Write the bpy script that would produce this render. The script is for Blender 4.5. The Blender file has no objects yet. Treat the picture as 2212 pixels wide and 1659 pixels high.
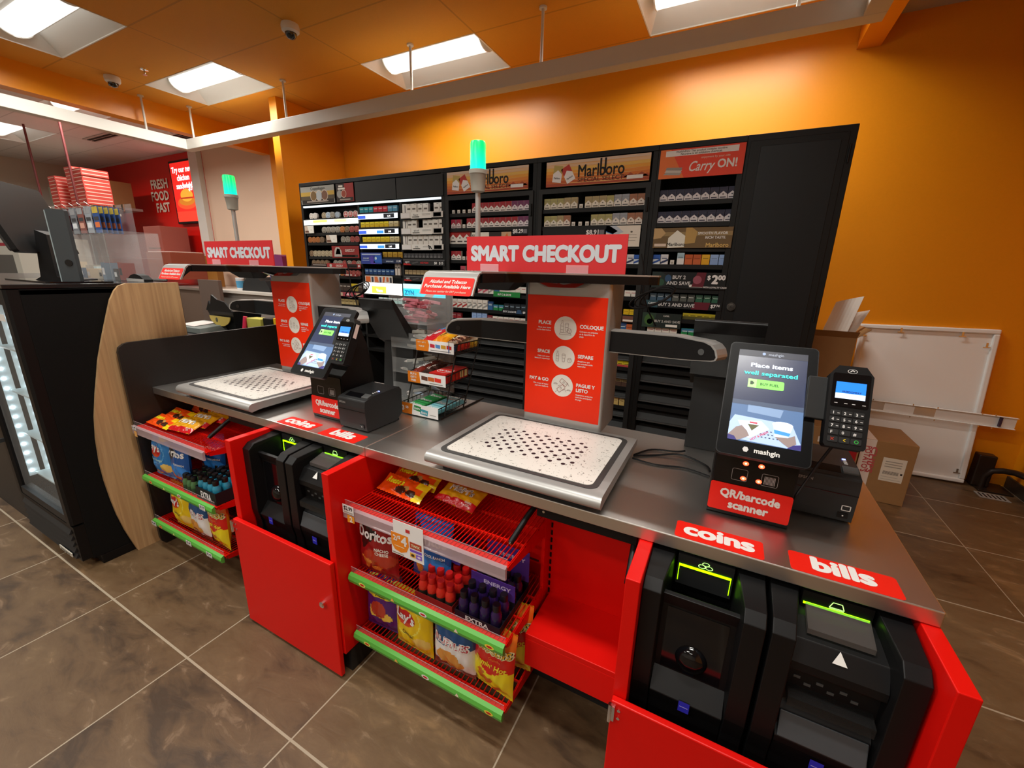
import bpy, bmesh, math, random
from mathutils import Matrix, Vector
random.seed(7)
S = bpy.context.scene
COL = S.collection
PI = math.pi
# ---------------------------------------------------------------- camera, world, exposure
RW = [[0.886966, 0.4612401, 0.0234281], [0.1412897, -0.2227053, -0.964593], [-0.4396914, 0.8588713, -0.2627005]]
cam = bpy.data.cameras.new('camera')
cam.sensor_width = 36.0
cam.sensor_fit = 'HORIZONTAL'
cam.lens = 14.59285
cam.clip_start = 0.02
co = bpy.data.objects.new('camera', cam)
COL.objects.link(co)
_x, _y, _z = Vector(RW[0]), -Vector(RW[1]), -Vector(RW[2])
_m = Matrix((_x, _y, _z)).transposed().to_4x4()
_m.translation = Vector((0, 0, 1.5))
co.matrix_world = _m
S.camera = co
w = bpy.data.worlds.new('world')
S.world = w
w.use_nodes = True
w.node_tree.nodes['Background'].inputs[0].default_value = (1.0, 0.97, 0.92, 1)
w.node_tree.nodes['Background'].inputs[1].default_value = 0.25
S.view_settings.view_transform = 'Standard'
S.view_settings.look = 'None'
S.view_settings.gamma = 1.0
S.view_settings.use_curve_mapping = False
S.view_settings.exposure = EXPO = 0.0
LAMP_W = 33.0          # watts of each fluorescent lamp in the ceiling troffers

# ---------------------------------------------------------------- materials
def lin(h):
    if not isinstance(h, str):
        return tuple(h)
    o = []
    for i in (0, 2, 4):
        c = int(h[i:i + 2], 16) / 255
        o.append(c / 12.92 if c <= 0.04045 else ((c + 0.055) / 1.055) ** 2.4)
    return tuple(o)

_mats = {}
def mat(name, col, rough=0.5, metal=0.0, emit=0.0, spec=0.5, noise=0.0, nscale=40.0, bump=0.0, coat=0.0, alpha=1.0, trans=0.0, ecol=None):
    if name in _mats:
        return _mats[name]
    m = bpy.data.materials.new(name)
    m.use_nodes = True
    nt = m.node_tree
    b = nt.nodes['Principled BSDF']
    c = lin(col)
    b.inputs['Base Color'].default_value = (*c, 1)
    b.inputs['Roughness'].default_value = rough
    b.inputs['Metallic'].default_value = metal
    b.inputs['Specular IOR Level'].default_value = spec
    if coat:
        b.inputs['Coat Weight'].default_value = coat
        b.inputs['Coat Roughness'].default_value = 0.1
    if alpha < 1:
        b.inputs['Alpha'].default_value = alpha
    if trans:
        b.inputs['Transmission Weight'].default_value = trans
    if emit:
        b.inputs['Emission Color'].default_value = (*(lin(ecol) if ecol else c), 1)
        b.inputs['Emission Strength'].default_value = emit
    if noise or bump:
        tc = nt.nodes.new('ShaderNodeTexCoord')
        n = nt.nodes.new('ShaderNodeTexNoise')
        n.inputs['Scale'].default_value = nscale
        n.inputs['Detail'].default_value = 4
        nt.links.new(tc.outputs['Object'], n.inputs['Vector'])
        if noise:
            mx = nt.nodes.new('ShaderNodeMix')
            mx.data_type = 'RGBA'
            mx.inputs['A'].default_value = (*[x * (1 - noise) for x in c], 1)
            mx.inputs['B'].default_value = (*[min(1, x * (1 + noise)) for x in c], 1)
            nt.links.new(n.outputs['Fac'], mx.inputs['Factor'])
            nt.links.new(mx.outputs['Result'], b.inputs['Base Color'])
        if bump:
            bp = nt.nodes.new('ShaderNodeBump')
            bp.inputs['Strength'].default_value = bump
            bp.inputs['Distance'].default_value = 0.002
            nt.links.new(n.outputs['Fac'], bp.inputs['Height'])
            nt.links.new(bp.outputs['Normal'], b.inputs['Normal'])
    _mats[name] = m
    return m

def P(h, rough=0.55):           # plain printed colour
    return mat('print_' + h, tuple(min(0.86, c * 1.32) for c in lin(h)), rough, spec=0.3)

def nodes(m):
    nt = m.node_tree
    return nt, nt.nodes, nt.links, nt.nodes['Principled BSDF']

def math_node(nt, op, a, b=None):
    n = nt.nodes.new('ShaderNodeMath')
    n.operation = op
    for i, s in enumerate((a, b)):
        if s is None:
            continue
        if isinstance(s, (int, float)):
            n.inputs[i].default_value = s
        else:
            nt.links.new(s, n.inputs[i])
    return n.outputs[0]

def mix_node(nt, fac, a, b):
    n = nt.nodes.new('ShaderNodeMix')
    n.data_type = 'RGBA'
    for k, s in (('Factor', fac), ('A', a), ('B', b)):
        if isinstance(s, tuple):
            n.inputs[k].default_value = (*s, 1)
        elif isinstance(s, (int, float)):
            n.inputs[k].default_value = s
        else:
            nt.links.new(s, n.inputs[k])
    return n.outputs['Result']

def floor_material():
    m = mat('floor_tile', '6b543c', 0.42)
    nt, N, L, b = nodes(m)
    tc = N.new('ShaderNodeTexCoord')
    sep = N.new('ShaderNodeSeparateXYZ')
    L.new(tc.outputs['Object'], sep.inputs[0])
    u = math_node(nt, 'DIVIDE', math_node(nt, 'ADD', sep.outputs[0], 1.077), 0.6245)
    v = math_node(nt, 'DIVIDE', math_node(nt, 'SUBTRACT', sep.outputs[1], 0.574), 0.6325)
    fu, fv = math_node(nt, 'FLOOR', u), math_node(nt, 'FLOOR', v)
    def edge(t, f):
        d = math_node(nt, 'SUBTRACT', t, f)
        return math_node(nt, 'MINIMUM', d, math_node(nt, 'SUBTRACT', 1.0, d))
    du, dv = edge(u, fu), edge(v, fv)
    gu = math_node(nt, 'LESS_THAN', du, 0.0042)
    gv = math_node(nt, 'LESS_THAN', dv, 0.0062)
    grout = math_node(nt, 'MAXIMUM', gu, gv)
    cb = N.new('ShaderNodeCombineXYZ')
    L.new(fu, cb.inputs[0]); L.new(fv, cb.inputs[1])
    wn = N.new('ShaderNodeTexWhiteNoise')
    wn.noise_dimensions = '3D'
    L.new(cb.outputs[0], wn.inputs['Vector'])
    off = N.new('ShaderNodeVectorMath'); off.operation = 'MULTIPLY_ADD'
    L.new(wn.outputs['Color'], off.inputs[0])
    off.inputs[1].default_value = (7, 9, 5)
    L.new(tc.outputs['Object'], off.inputs[2])
    mp = N.new('ShaderNodeMapping')
    mp.inputs['Scale'].default_value = (1.0, 2.1, 1)
    L.new(off.outputs[0], mp.inputs['Vector'])
    def noise(sc, det, dist):
        n = N.new('ShaderNodeTexNoise')
        n.inputs['Scale'].default_value = sc
        n.inputs['Detail'].default_value = det
        n.inputs['Roughness'].default_value = 0.62
        n.inputs['Distortion'].default_value = dist
        L.new(mp.outputs[0], n.inputs['Vector'])
        return n.outputs['Fac']
    n1, n2, n3 = noise(2.4, 7, 0.7), noise(8, 9, 0.8), noise(60, 4, 0)
    r1 = N.new('ShaderNodeValToRGB')
    e = r1.color_ramp.elements
    e[0].position, e[0].color = 0.34, (*lin('42301f'), 1)
    e[1].position, e[1].color = 0.68, (*lin('8c6e4a'), 1)
    k = r1.color_ramp.elements.new(0.45); k.color = (*lin('644c32'), 1)
    k = r1.color_ramp.elements.new(0.58); k.color = (*lin('70583c'), 1)
    mix = math_node(nt, 'ADD', math_node(nt, 'MULTIPLY', n1, 0.62), math_node(nt, 'MULTIPLY', n2, 0.38))
    mix = math_node(nt, 'ADD', mix, math_node(nt, 'MULTIPLY', math_node(nt, 'SUBTRACT', wn.outputs['Value'], 0.5), 0.16))
    L.new(mix, r1.inputs['Fac'])
    vein = N.new('ShaderNodeValToRGB')
    q = vein.color_ramp.elements
    q[0].position, q[0].color = 0.60, (0, 0, 0, 1)
    q[1].position, q[1].color = 0.72, (1, 1, 1, 1)
    L.new(n2, vein.inputs['Fac'])
    c1 = mix_node(nt, math_node(nt, 'MULTIPLY', vein.outputs['Color'], 0.32), r1.outputs['Color'], lin('b89c80'))
    c2 = mix_node(nt, math_node(nt, 'MULTIPLY', n3, 0.35), c1, lin('4b3a2b'))
    c3 = mix_node(nt, grout, c2, lin('a79a85'))
    L.new(c3, b.inputs['Base Color'])
    L.new(math_node(nt, 'ADD', 0.33, math_node(nt, 'MULTIPLY', n2, 0.25)), b.inputs['Roughness'])
    bp = N.new('ShaderNodeBump')
    bp.inputs['Strength'].default_value = 0.25
    bp.inputs['Distance'].default_value = 0.004
    L.new(n2, bp.inputs['Height'])
    L.new(bp.outputs[0], b.inputs['Normal'])
    return m

def ceiling_material(name, col, x0, y0):
    m = mat(name, col, 0.8)
    nt, N, L, b = nodes(m)
    tc = N.new('ShaderNodeTexCoord')
    sep = N.new('ShaderNodeSeparateXYZ')
    L.new(tc.outputs['Object'], sep.inputs[0])
    g = None
    for k, (o0, per, wd) in enumerate(((x0, 1.22, 0.006), (y0, 0.61, 0.012))):
        t = math_node(nt, 'DIVIDE', math_node(nt, 'SUBTRACT', sep.outputs[k], o0), per)
        d = math_node(nt, 'SUBTRACT', t, math_node(nt, 'FLOOR', t))
        d = math_node(nt, 'MINIMUM', d, math_node(nt, 'SUBTRACT', 1.0, d))
        e = math_node(nt, 'LESS_THAN', d, wd)
        g = e if g is None else math_node(nt, 'MAXIMUM', g, e)
    n = N.new('ShaderNodeTexNoise')
    n.inputs['Scale'].default_value = 180
    L.new(tc.outputs['Object'], n.inputs['Vector'])
    c = lin(col)
    base = mix_node(nt, math_node(nt, 'MULTIPLY', n.outputs['Fac'], 0.5), c, tuple(x * 0.72 for x in c))
    L.new(mix_node(nt, math_node(nt, 'MULTIPLY', g, 0.5), base, tuple(x * 0.45 for x in c)), b.inputs['Base Color'])
    return m

def wood_material(name, a, bcol, scale=(28, 28, 1.2)):
    m = mat(name, a, 0.5)
    nt, N, L, b = nodes(m)
    tc = N.new('ShaderNodeTexCoord')
    mp = N.new('ShaderNodeMapping')
    mp.inputs['Scale'].default_value = scale
    L.new(tc.outputs['Object'], mp.inputs['Vector'])
    n = N.new('ShaderNodeTexNoise')
    n.inputs['Scale'].default_value = 2.2
    n.inputs['Detail'].default_value = 7
    n.inputs['Distortion'].default_value = 0.6
    L.new(mp.outputs[0], n.inputs['Vector'])
    r = N.new('ShaderNodeValToRGB')
    r.color_ramp.elements[0].position = 0.35
    r.color_ramp.elements[1].position = 0.65
    r.color_ramp.elements[0].color = (*lin(bcol), 1)
    r.color_ramp.elements[1].color = (*lin(a), 1)
    L.new(n.outputs['Fac'], r.inputs['Fac'])
    L.new(r.outputs[0], b.inputs['Base Color'])
    return m

def brushed(name, col, rough, axis):
    m = mat(name, col, rough, 1.0)
    nt, N, L, b = nodes(m)
    tc = N.new('ShaderNodeTexCoord')
    mp = N.new('ShaderNodeMapping')
    mp.inputs['Scale'].default_value = axis
    L.new(tc.outputs['Object'], mp.inputs['Vector'])
    n = N.new('ShaderNodeTexNoise')
    n.inputs['Scale'].default_value = 6
    n.inputs['Detail'].default_value = 5
    L.new(mp.outputs[0], n.inputs['Vector'])
    L.new(math_node(nt, 'ADD', rough - 0.03, math_node(nt, 'MULTIPLY', n.outputs['Fac'], 0.06)), b.inputs['Roughness'])
    return m

def terrazzo():
    m = mat('speckled_plate', 'dedbd4', 0.3)
    nt, N, L, b = nodes(m)
    tc = N.new('ShaderNodeTexCoord')
    vo = N.new('ShaderNodeTexVoronoi')
    vo.inputs['Scale'].default_value = 165
    n = N.new('ShaderNodeTexNoise'); n.inputs['Scale'].default_value = 60
    L.new(tc.outputs['Object'], n.inputs['Vector'])
    a = N.new('ShaderNodeVectorMath'); a.operation = 'MULTIPLY_ADD'
    L.new(n.outputs['Color'], a.inputs[0]); a.inputs[1].default_value = (0.03, 0.03, 0); L.new(tc.outputs['Object'], a.inputs[2])
    L.new(a.outputs[0], vo.inputs['Vector'])
    rgb = N.new('ShaderNodeSeparateColor')
    L.new(vo.outputs['Color'], rgb.inputs[0])
    thr = math_node(nt, 'MULTIPLY', rgb.outputs[0], 0.40)
    k = math_node(nt, 'LESS_THAN', vo.outputs['Distance'], thr)
    k = math_node(nt, 'MULTIPLY', k, math_node(nt, 'GREATER_THAN', rgb.outputs[1], 0.5))
    L.new(mix_node(nt, k, lin('e6e3dc'), lin('77746c')), b.inputs['Base Color'])
    return m

# ---------------------------------------------------------------- mesh builder
_tcache = {}
def text_mesh(s, shear=0.0, align='CENTER', res=2):
    key = (s, shear, align, res)
    if key not in _tcache:
        cu = bpy.data.curves.new('lettering', 'FONT')
        cu.body = s
        cu.size = 1.0
        cu.shear = shear
        cu.align_x = align
        cu.space_line = 0.9
        cu.resolution_u = res
        ob = bpy.data.objects.new('lettering', cu)
        me = bpy.data.meshes.new_from_object(ob)
        _tcache[key] = ([v.co[:2] for v in me.vertices], [tuple(p.vertices) for p in me.polygons])
        bpy.data.objects.remove(ob)
        bpy.data.curves.remove(cu)
        bpy.data.meshes.remove(me)
    return _tcache[key]

class MB:
    def __init__(self, M=None):
        self.v, self.f, self.k, self.ms, self.M = [], [], [], [], M
        self.wrap = None
    def add(self, vs, fs, m):
        n = len(self.v)
        if m not in self.ms:
            self.ms.append(m)
        i = self.ms.index(m)
        for p in vs:
            p = Vector(p)
            self.v.append(self.M @ p if self.M is not None else p)
        for q in fs:
            self.f.append(tuple(n + a for a in q))
            self.k.append(i)
    def box(self, x0, x1, y0, y1, z0, z1, m):
        self.add([(x, y, z) for z in (z0, z1) for y in (y0, y1) for x in (x0, x1)],
                 [(0, 2, 3, 1), (4, 5, 7, 6), (0, 1, 5, 4), (2, 6, 7, 3), (0, 4, 6, 2), (1, 3, 7, 5)], m)
    def prism(self, pts, ax, lo, hi, m, m_cap=None):
        n = len(pts)
        def q(p, t):
            return {'x': (t, p[0], p[1]), 'y': (p[0], t, p[1]), 'z': (p[0], p[1], t)}[ax]
        vs = [q(p, lo) for p in pts] + [q(p, hi) for p in pts]
        self.add(vs, [(i, (i + 1) % n, n + (i + 1) % n, n + i) for i in range(n)], m)
        self.add(vs, [tuple(range(n)), tuple(range(2 * n - 1, n - 1, -1))], m_cap or m)
    def hexa(self, a, b, m):        # two quads a, b (4 points each) joined
        self.add(list(a) + list(b), [(0, 1, 2, 3), (7, 6, 5, 4)] + [(i, (i + 1) % 4, 4 + (i + 1) % 4, 4 + i) for i in range(4)], m)
    def poly(self, pts, m):
        self.add(pts, [tuple(range(len(pts)))], m)
    def cyl(self, a, b, r, m, n=12, r2=None, cap=True):
        a, b = Vector(a), Vector(b)
        d = (b - a).normalized()
        u = d.orthogonal().normalized()
        w_ = d.cross(u)
        r2 = r if r2 is None else r2
        vs = []
        for c, rr in ((a, r), (b, r2)):
            vs += [c + (u * math.cos(2 * PI * i / n) + w_ * math.sin(2 * PI * i / n)) * rr for i in range(n)]
        fs = [(i, (i + 1) % n, n + (i + 1) % n, n + i) for i in range(n)]
        if cap:
            fs += [tuple(range(n - 1, -1, -1)), tuple(range(n, 2 * n))]
        self.add(vs, fs, m)
    def tube(self, path, r, m, n=8):
        path = [Vector(p) for p in path]
        vs, fs = [], []
        u = None
        for i, p in enumerate(path):
            d = (path[min(i + 1, len(path) - 1)] - path[max(i - 1, 0)]).normalized()
            u = d.orthogonal().normalized() if u is None else (u - d * u.dot(d)).normalized()
            w_ = d.cross(u)
            vs += [p + (u * math.cos(2 * PI * k / n) + w_ * math.sin(2 * PI * k / n)) * r for k in range(n)]
        for i in range(len(path) - 1):
            for k in range(n):
                fs.append((i * n + k, i * n + (k + 1) % n, (i + 1) * n + (k + 1) % n, (i + 1) * n + k))
        fs += [tuple(range(n - 1, -1, -1)), tuple(range((len(path) - 1) * n, len(path) * n))]
        self.add(vs, fs, m)
    def lathe(self, prof, c, m, n=20):
        c = Vector(c)
        vs, fs = [], []
        for r, z in prof:
            vs += [c + Vector((r * math.cos(2 * PI * i / n), r * math.sin(2 * PI * i / n), z)) for i in range(n)]
        for j in range(len(prof) - 1):
            for i in range(n):
                fs.append((j * n + i, j * n + (i + 1) % n, (j + 1) * n + (i + 1) % n, (j + 1) * n + i))
        fs += [tuple(range(n - 1, -1, -1)), tuple(range((len(prof) - 1) * n, len(prof) * n))]
        self.add(vs, fs, m)
    def face(self, pts, y, m):      # flat xz polygon facing -y
        self.add([(p[0], y, p[1]) for p in pts], [tuple(range(len(pts)))], m)
    def rect(self, x0, x1, z0, z1, y, m):
        self.face([(x0, z0), (x1, z0), (x1, z1), (x0, z1)], y, m)
    def ell(self, cx, cz, rx, rz, y, m, n=28, a0=0.0):
        self.face([(cx + rx * math.cos(2 * PI * i / n + a0), cz + rz * math.sin(2 * PI * i / n + a0)) for i in range(n)], y, m)
    def ring(self, cx, cz, r, wd, y, m, n=24, sq=1.0):
        vs = [(cx + rr * math.cos(2 * PI * i / n), y, cz + sq * rr * math.sin(2 * PI * i / n)) for rr in (r, r - wd) for i in range(n)]
        self.add(vs, [(i, (i + 1) % n, n + (i + 1) % n, n + i) for i in range(n)], m)
    def line(self, pts, wd, y, m):  # stroke in the xz plane
        for a, b in zip(pts, pts[1:]):
            dx, dz = b[0] - a[0], b[1] - a[1]
            l = math.hypot(dx, dz) or 1
            nx, nz = -dz / l * wd / 2, dx / l * wd / 2
            self.face([(a[0] - nx, a[1] - nz), (b[0] - nx, b[1] - nz), (b[0] + nx, b[1] + nz), (a[0] + nx, a[1] + nz)], y, m)
    def text(self, s, size, x, z, y, m, bold=0.0, align='CENTER', shear=0.0, sx=1.0, rot=0.0, fn=None, res=2, width=None):
        vs, fs = text_mesh(s, shear, align, res)
        if width:
            xs = [p[0] for p in vs]
            sx = width / ((max(xs) - min(xs)) * size)
        offs = [(0, 0)]
        if bold:
            offs = [(bold * math.cos(k * PI / 4), bold * math.sin(k * PI / 4)) for k in range(8)]
        ca, sa = math.cos(rot), math.sin(rot)
        for k, (ox, oz) in enumerate(offs):
            e = k * 4e-5
            out = []
            for p in vs:
                a, b = (p[0] + ox) * size * sx, (p[1] + oz) * size
                a, b = x + a * ca - b * sa, z + a * sa + b * ca
                out.append(Vector(fn(a, b)) - Vector((0, e, 0)) if fn else (a, y - e, b))
            self.add(out, fs, m)
    def build(self, name, parent=None, smooth=False, bevel=0.0, seg=2, loc=None, recalc=True):
        me = bpy.data.meshes.new(name)
        me.from_pydata([tuple(p) for p in self.v], [], self.f)
        for m in self.ms:
            me.materials.append(m)
        me.polygons.foreach_set('material_index', self.k)
        if recalc:
            bm = bmesh.new()
            bm.from_mesh(me)
            bmesh.ops.recalc_face_normals(bm, faces=bm.faces)
            bm.to_mesh(me)
            bm.free()
        if smooth:
            me.polygons.foreach_set('use_smooth', [True] * len(me.polygons))
            me.set_sharp_from_angle(angle=math.radians(40))
        ob = bpy.data.objects.new(name, me)
        COL.objects.link(ob)
        if parent is not None:
            ob.parent = parent
        if loc is not None:
            ob.location = loc
        if bevel:
            md = ob.modifiers.new('edge', 'BEVEL')
            md.width = bevel
            md.segments = seg
            md.limit_method = 'ANGLE'
            md.angle_limit = math.radians(40)
        return ob

def tag(o, label, cat, group=None, kind=None):
    o['label'] = label
    o['category'] = cat
    if group:
        o['group'] = group
    if kind:
        o['kind'] = kind
    return o

def thing(name, label, cat, loc=(0, 0, 0), rz=0.0, group=None):
    o = bpy.data.objects.new(name, None)
    o.empty_display_size = 0.05
    COL.objects.link(o)
    o.location = loc
    o.rotation_euler = (0, 0, rz)
    return tag(o, label, cat, group)

def struct(name, mb, **k):
    o = mb.build(name, **k)
    o['kind'] = 'structure'
    return o

def copy_tree(o, parent=None):
    c = o.copy()
    COL.objects.link(c)
    c.parent = parent
    for ch in o.children:
        copy_tree(ch, c)
    return c

def dup(root, loc, rz=None, label=None, group=None):
    r = copy_tree(root)
    r.location = loc
    if rz is not None:
        r.rotation_euler = (0, 0, rz)
    if label:
        r['label'] = label
    if group:
        r['group'] = group
    return r

ORD = ['first', 'second', 'third', 'fourth', 'fifth', 'sixth', 'seventh', 'eighth', 'ninth', 'tenth', 'eleventh', 'twelfth',
       'thirteenth', 'fourteenth', 'fifteenth', 'sixteenth']

def rrect(x0, x1, z0, z1, r, n=6):
    p = []
    for cx, cz, a in ((x1 - r, z0 + r, -PI / 2), (x1 - r, z1 - r, 0), (x0 + r, z1 - r, PI / 2), (x0 + r, z0 + r, PI)):
        for i in range(n + 1):
            t = a + PI / 2 * i / n
            p.append((cx + r * math.cos(t), cz + r * math.sin(t)))
    return p

# common materials
BLACK = mat('black_plastic', (0.0045, 0.0045, 0.005), 0.45, spec=0.28)
BLACKM = mat('black_metal', (0.014, 0.014, 0.015), 0.5, noise=0.2, nscale=300)
BLACKG = mat('black_gloss', (0.004, 0.004, 0.005), 0.08)
CHAR = mat('charcoal_plastic', (0.017, 0.018, 0.019), 0.5, spec=0.35)
CHAR2 = mat('charcoal_grey_plastic', (0.07, 0.073, 0.074), 0.5)
RED = mat('red_laminate', (0.72, 0.0045, 0.002), 0.42, spec=0.25)
REDW = mat('red_wire', (0.72, 0.008, 0.003), 0.35, spec=0.3)
WHITE = mat('white_print', (0.82, 0.82, 0.80), 0.5)
REDP = mat('red_poster', (0.90, 0.030, 0.003), 0.35, spec=0.25)
REDS = mat('red_sticker', (0.80, 0.016, 0.007), 0.45, spec=0.25)
SILVER = mat('silver_paint', (0.46, 0.46, 0.45), 0.38, 0.55)
STEEL = brushed('brushed_steel', (0.72, 0.70, 0.67), 0.36, (3, 400, 400))
CHROME = mat('chrome', (0.8, 0.8, 0.8), 0.12, 1.0)
CLEAR = mat('clear_acrylic', (0.9, 0.93, 0.93), 0.05, alpha=0.09)
GUARD = mat('clear_guard', (0.8, 0.8, 0.8), 0.1, alpha=0.05)
SMOKE = mat('smoked_acrylic', (0.02, 0.02, 0.02), 0.1, alpha=0.5)
GREEN_LED = mat('green_light_bar', (0.3, 1.0, 0.0), 0.5, emit=3.5)
WPAINT = mat('white_painted_metal', (0.66, 0.65, 0.60), 0.45)

# ---------------------------------------------------------------- the room
ORANGE = mat('orange_wall_paint', (0.80, 0.285, 0.004), 0.38, noise=0.03, nscale=60)
ORANGE_C = ceiling_material('orange_ceiling_tile', (0.74, 0.305, 0.016), -0.845, 3.25)
WHITE_C = ceiling_material('white_ceiling_tile', (0.80, 0.77, 0.74), -7.86, 2.35)
GREY_C = ceiling_material('grey_ceiling_tile', (0.55, 0.54, 0.50), -0.845, 3.25)
REDWALL = mat('red_wall_paint', (0.70, 0.008, 0.004), 0.35)
CREAM = mat('cream_wall_paint', (0.74, 0.54, 0.40), 0.6)
BEIGE = mat('beige_wall_paint', (0.60, 0.55, 0.47), 0.6)
H = 3.28
mb = MB(); mb.box(-12, 2.2, -4.2, 4.45, -0.1, 0, floor_material()); struct('floor', mb)
mb = MB(); mb.box(-6.22, 2.06, 4.28, 4.40, 0, H, ORANGE); struct('wall_back', mb)
mb = MB(); mb.box(-7.94, -6.22, 4.28, 4.40, 0, H, CREAM); struct('wall_back_hall', mb)
mb = MB(); mb.box(-12, -7.94, 4.28, 4.40, 0, H, REDWALL); struct('wall_back_kitchen', mb)
mb = MB(); mb.box(-8.19, -7.95, 4.20, 4.279, 0, H, WPAINT); struct('trim_1', mb)
mb = MB(); mb.box(2.06, 2.18, -4.2, 4.40, 0, H, ORANGE); struct('wall_right', mb)
mb = MB(); mb.box(-4.84, -4.72, 3.39, 4.279, 0, H - 0.001, ORANGE); struct('wall_left_stub', mb, bevel=0.004)
mb = MB(); mb.box(-12.1, -12.0, -4.2, 4.40, 0, H, BEIGE); struct('wall_left', mb)
mb = MB(); mb.box(-12, 2.06, -4.3, -4.2, 0, H, BEIGE); struct('wall_front', mb)
mb = MB(); mb.box(-6.37, -6.22, -4.19, 4.279, 3.04, H + 0.05, ORANGE); struct('trim_2', mb)
mb = MB(); mb.box(0.549, 0.687, -4.19, 4.279, 3.105, H + 0.05, ORANGE); struct('trim_3', mb)
mb = MB(); mb.box(2.045, 2.059, -4.19, 4.279, 0, 0.09, mat('dark_base', '3a3026', 0.5)); struct('baseboard_right', mb)

# ceiling tiles with openings where the lamps sit
LIGHTS = [(-5.725, 2.64), (-3.285, 3.25), (-0.845, 3.25), (-5.725, 1.42), (-3.285, 0.20), (-0.845, 0.20), (-5.725, -1.02),
          (-2.065, -1.63), (0.375 - 1.22, -2.85), (-4.505, -2.85)]
KLIGHTS = [(-7.86, 2.35), (-10.30, 2.35), (-9.08, -0.09), (-9.08, -2.53)]
mb = MB()
def cells(x_lo, x_hi, y_lo, y_hi, x0, y0, m, holes, mfn=None):
    i0, i1 = math.floor((x_lo - x0) / 1.22), math.ceil((x_hi - x0) / 1.22)
    j0, j1 = math.floor((y_lo - y0) / 0.61), math.ceil((y_hi - y0) / 0.61)
    for i in range(i0, i1):
        for j in range(j0, j1):
            a, b = x0 + i * 1.22, y0 + j * 0.61
            if any(abs(a - h[0]) < 0.05 and abs(b - h[1]) < 0.05 for h in holes):
                continue
            xa, xb, ya, yb = max(a, x_lo), min(a + 1.22, x_hi), max(b, y_lo), min(b + 0.61, y_hi)
            if xb - xa < 1e-4 or yb - ya < 1e-4:
                continue
            mb.box(xa, xb, ya, yb, H, H + 0.02, mfn(a, b) if mfn else m)
cells(-6.22, 0.549, -4.2, 4.28, -0.845, 3.25, None, LIGHTS, lambda a, b: ORANGE_C if b > 1.3 else GREY_C)
cells(-12, -6.37, -4.2, 4.28, -7.86, 2.35, WHITE_C, KLIGHTS)
cells(0.687, 2.06, -4.2, 4.28, -0.845, 3.25, GREY_C, [])
mb.box(-12.1, 2.2, -4.3, 4.4, H + 0.16, H + 0.2, GREY_C)     # the roof deck over the tiles
struct('ceiling', mb, recalc=True)

# ---------------------------------------------------------------- ceiling lamps
LENS = mat('lamp_lens', (0.9, 0.9, 0.88), 0.5, emit=1.1, ecol=(1.0, 0.985, 0.93))
TROF = mat('white_enamel', (0.84, 0.84, 0.80), 0.4)
def lamp(x, y, label):
    t = thing('ceiling_light', label, 'ceiling light', (x + 0.61, y + 0.305, H), 0, 'recessed fluorescent ceiling lights')
    m = MB()
    a, b, dz = 0.607, 0.302, 0.11
    for s in (-1, 1):
        m.hexa([(-a, s * b, 0.0), (a, s * b, 0.0), (a - 0.07, s * 0.15, dz), (-a + 0.07, s * 0.15, dz)],
               [(-a, s * b, 0.008), (a, s * b, 0.008), (a - 0.07, s * 0.15, dz + 0.008), (-a + 0.07, s * 0.15, dz + 0.008)], TROF)
        m.hexa([(s * a, -b, 0.0), (s * a, b, 0.0), (s * (a - 0.07), 0.15, dz), (s * (a - 0.07), -0.15, dz)],
               [(s * a, -b, 0.008), (s * a, b, 0.008), (s * (a - 0.07), 0.15, dz + 0.008), (s * (a - 0.07), -0.15, dz + 0.008)], TROF)
    m.box(-a + 0.07, a - 0.07, -0.15, 0.15, dz, dz + 0.02, TROF)
    for s in (-1, 1):
        m.box(-a, a, s * b - 0.006, s * b + 0.003, -0.003, 0.01, TROF)
        m.box(s * a - 0.006, s * a + 0.003, -b, b, -0.003, 0.01, TROF)
    m.build('housing', t)
    m = MB()
    m.prism([(0.115 * math.cos(PI + PI * i / 10), dz + 0.085 * math.sin(PI + PI * i / 10)) for i in range(11)], 'x', -a + 0.085, a - 0.085, LENS)
    m.build('lens', t, smooth=True)
    ld = bpy.data.lights.new('lamp_tube', 'AREA')
    ld.shape = 'RECTANGLE'
    ld.size, ld.size_y = 1.03, 0.20
    ld.energy = LAMP_W
    ld.spread = math.radians(160)
    ld.color = (1.0, 0.965, 0.89)
    lo = bpy.data.objects.new('lamp_tube', ld)
    COL.objects.link(lo)
    lo.parent = t
    lo.location = (0, 0, dz - 0.0865)
    for s in (-1, 1):
        m = MB()
        m.prism([(0.122 * math.cos(PI + PI * i / 10), dz + 0.092 * math.sin(PI + PI * i / 10)) for i in range(11)], 'x', s * (a - 0.085), s * (a - 0.076), TROF)
        m.build('end_cap', t)
    return t
lab = ['white recessed ceiling light over the small camera dome, beside the orange wall end', 'white recessed ceiling light above the black shelving, crossed by a white rod',
       'white recessed ceiling light at the top right behind the white rail', 'large bright recessed ceiling light in the top left corner'] + \
      ['white recessed ceiling light over the shop floor in front of the checkout'] * 6
LT = [lamp(x, y, l) for (x, y), l in zip(LIGHTS, lab)]
for (x, y), l in zip(KLIGHTS, ['white recessed kitchen ceiling light partly hidden by the orange beam', 'white recessed kitchen ceiling light at the left picture edge',
                               'white recessed kitchen ceiling light near the shop front', 'white recessed kitchen ceiling light near the shop front']):
    lamp(x, y, l)

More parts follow.
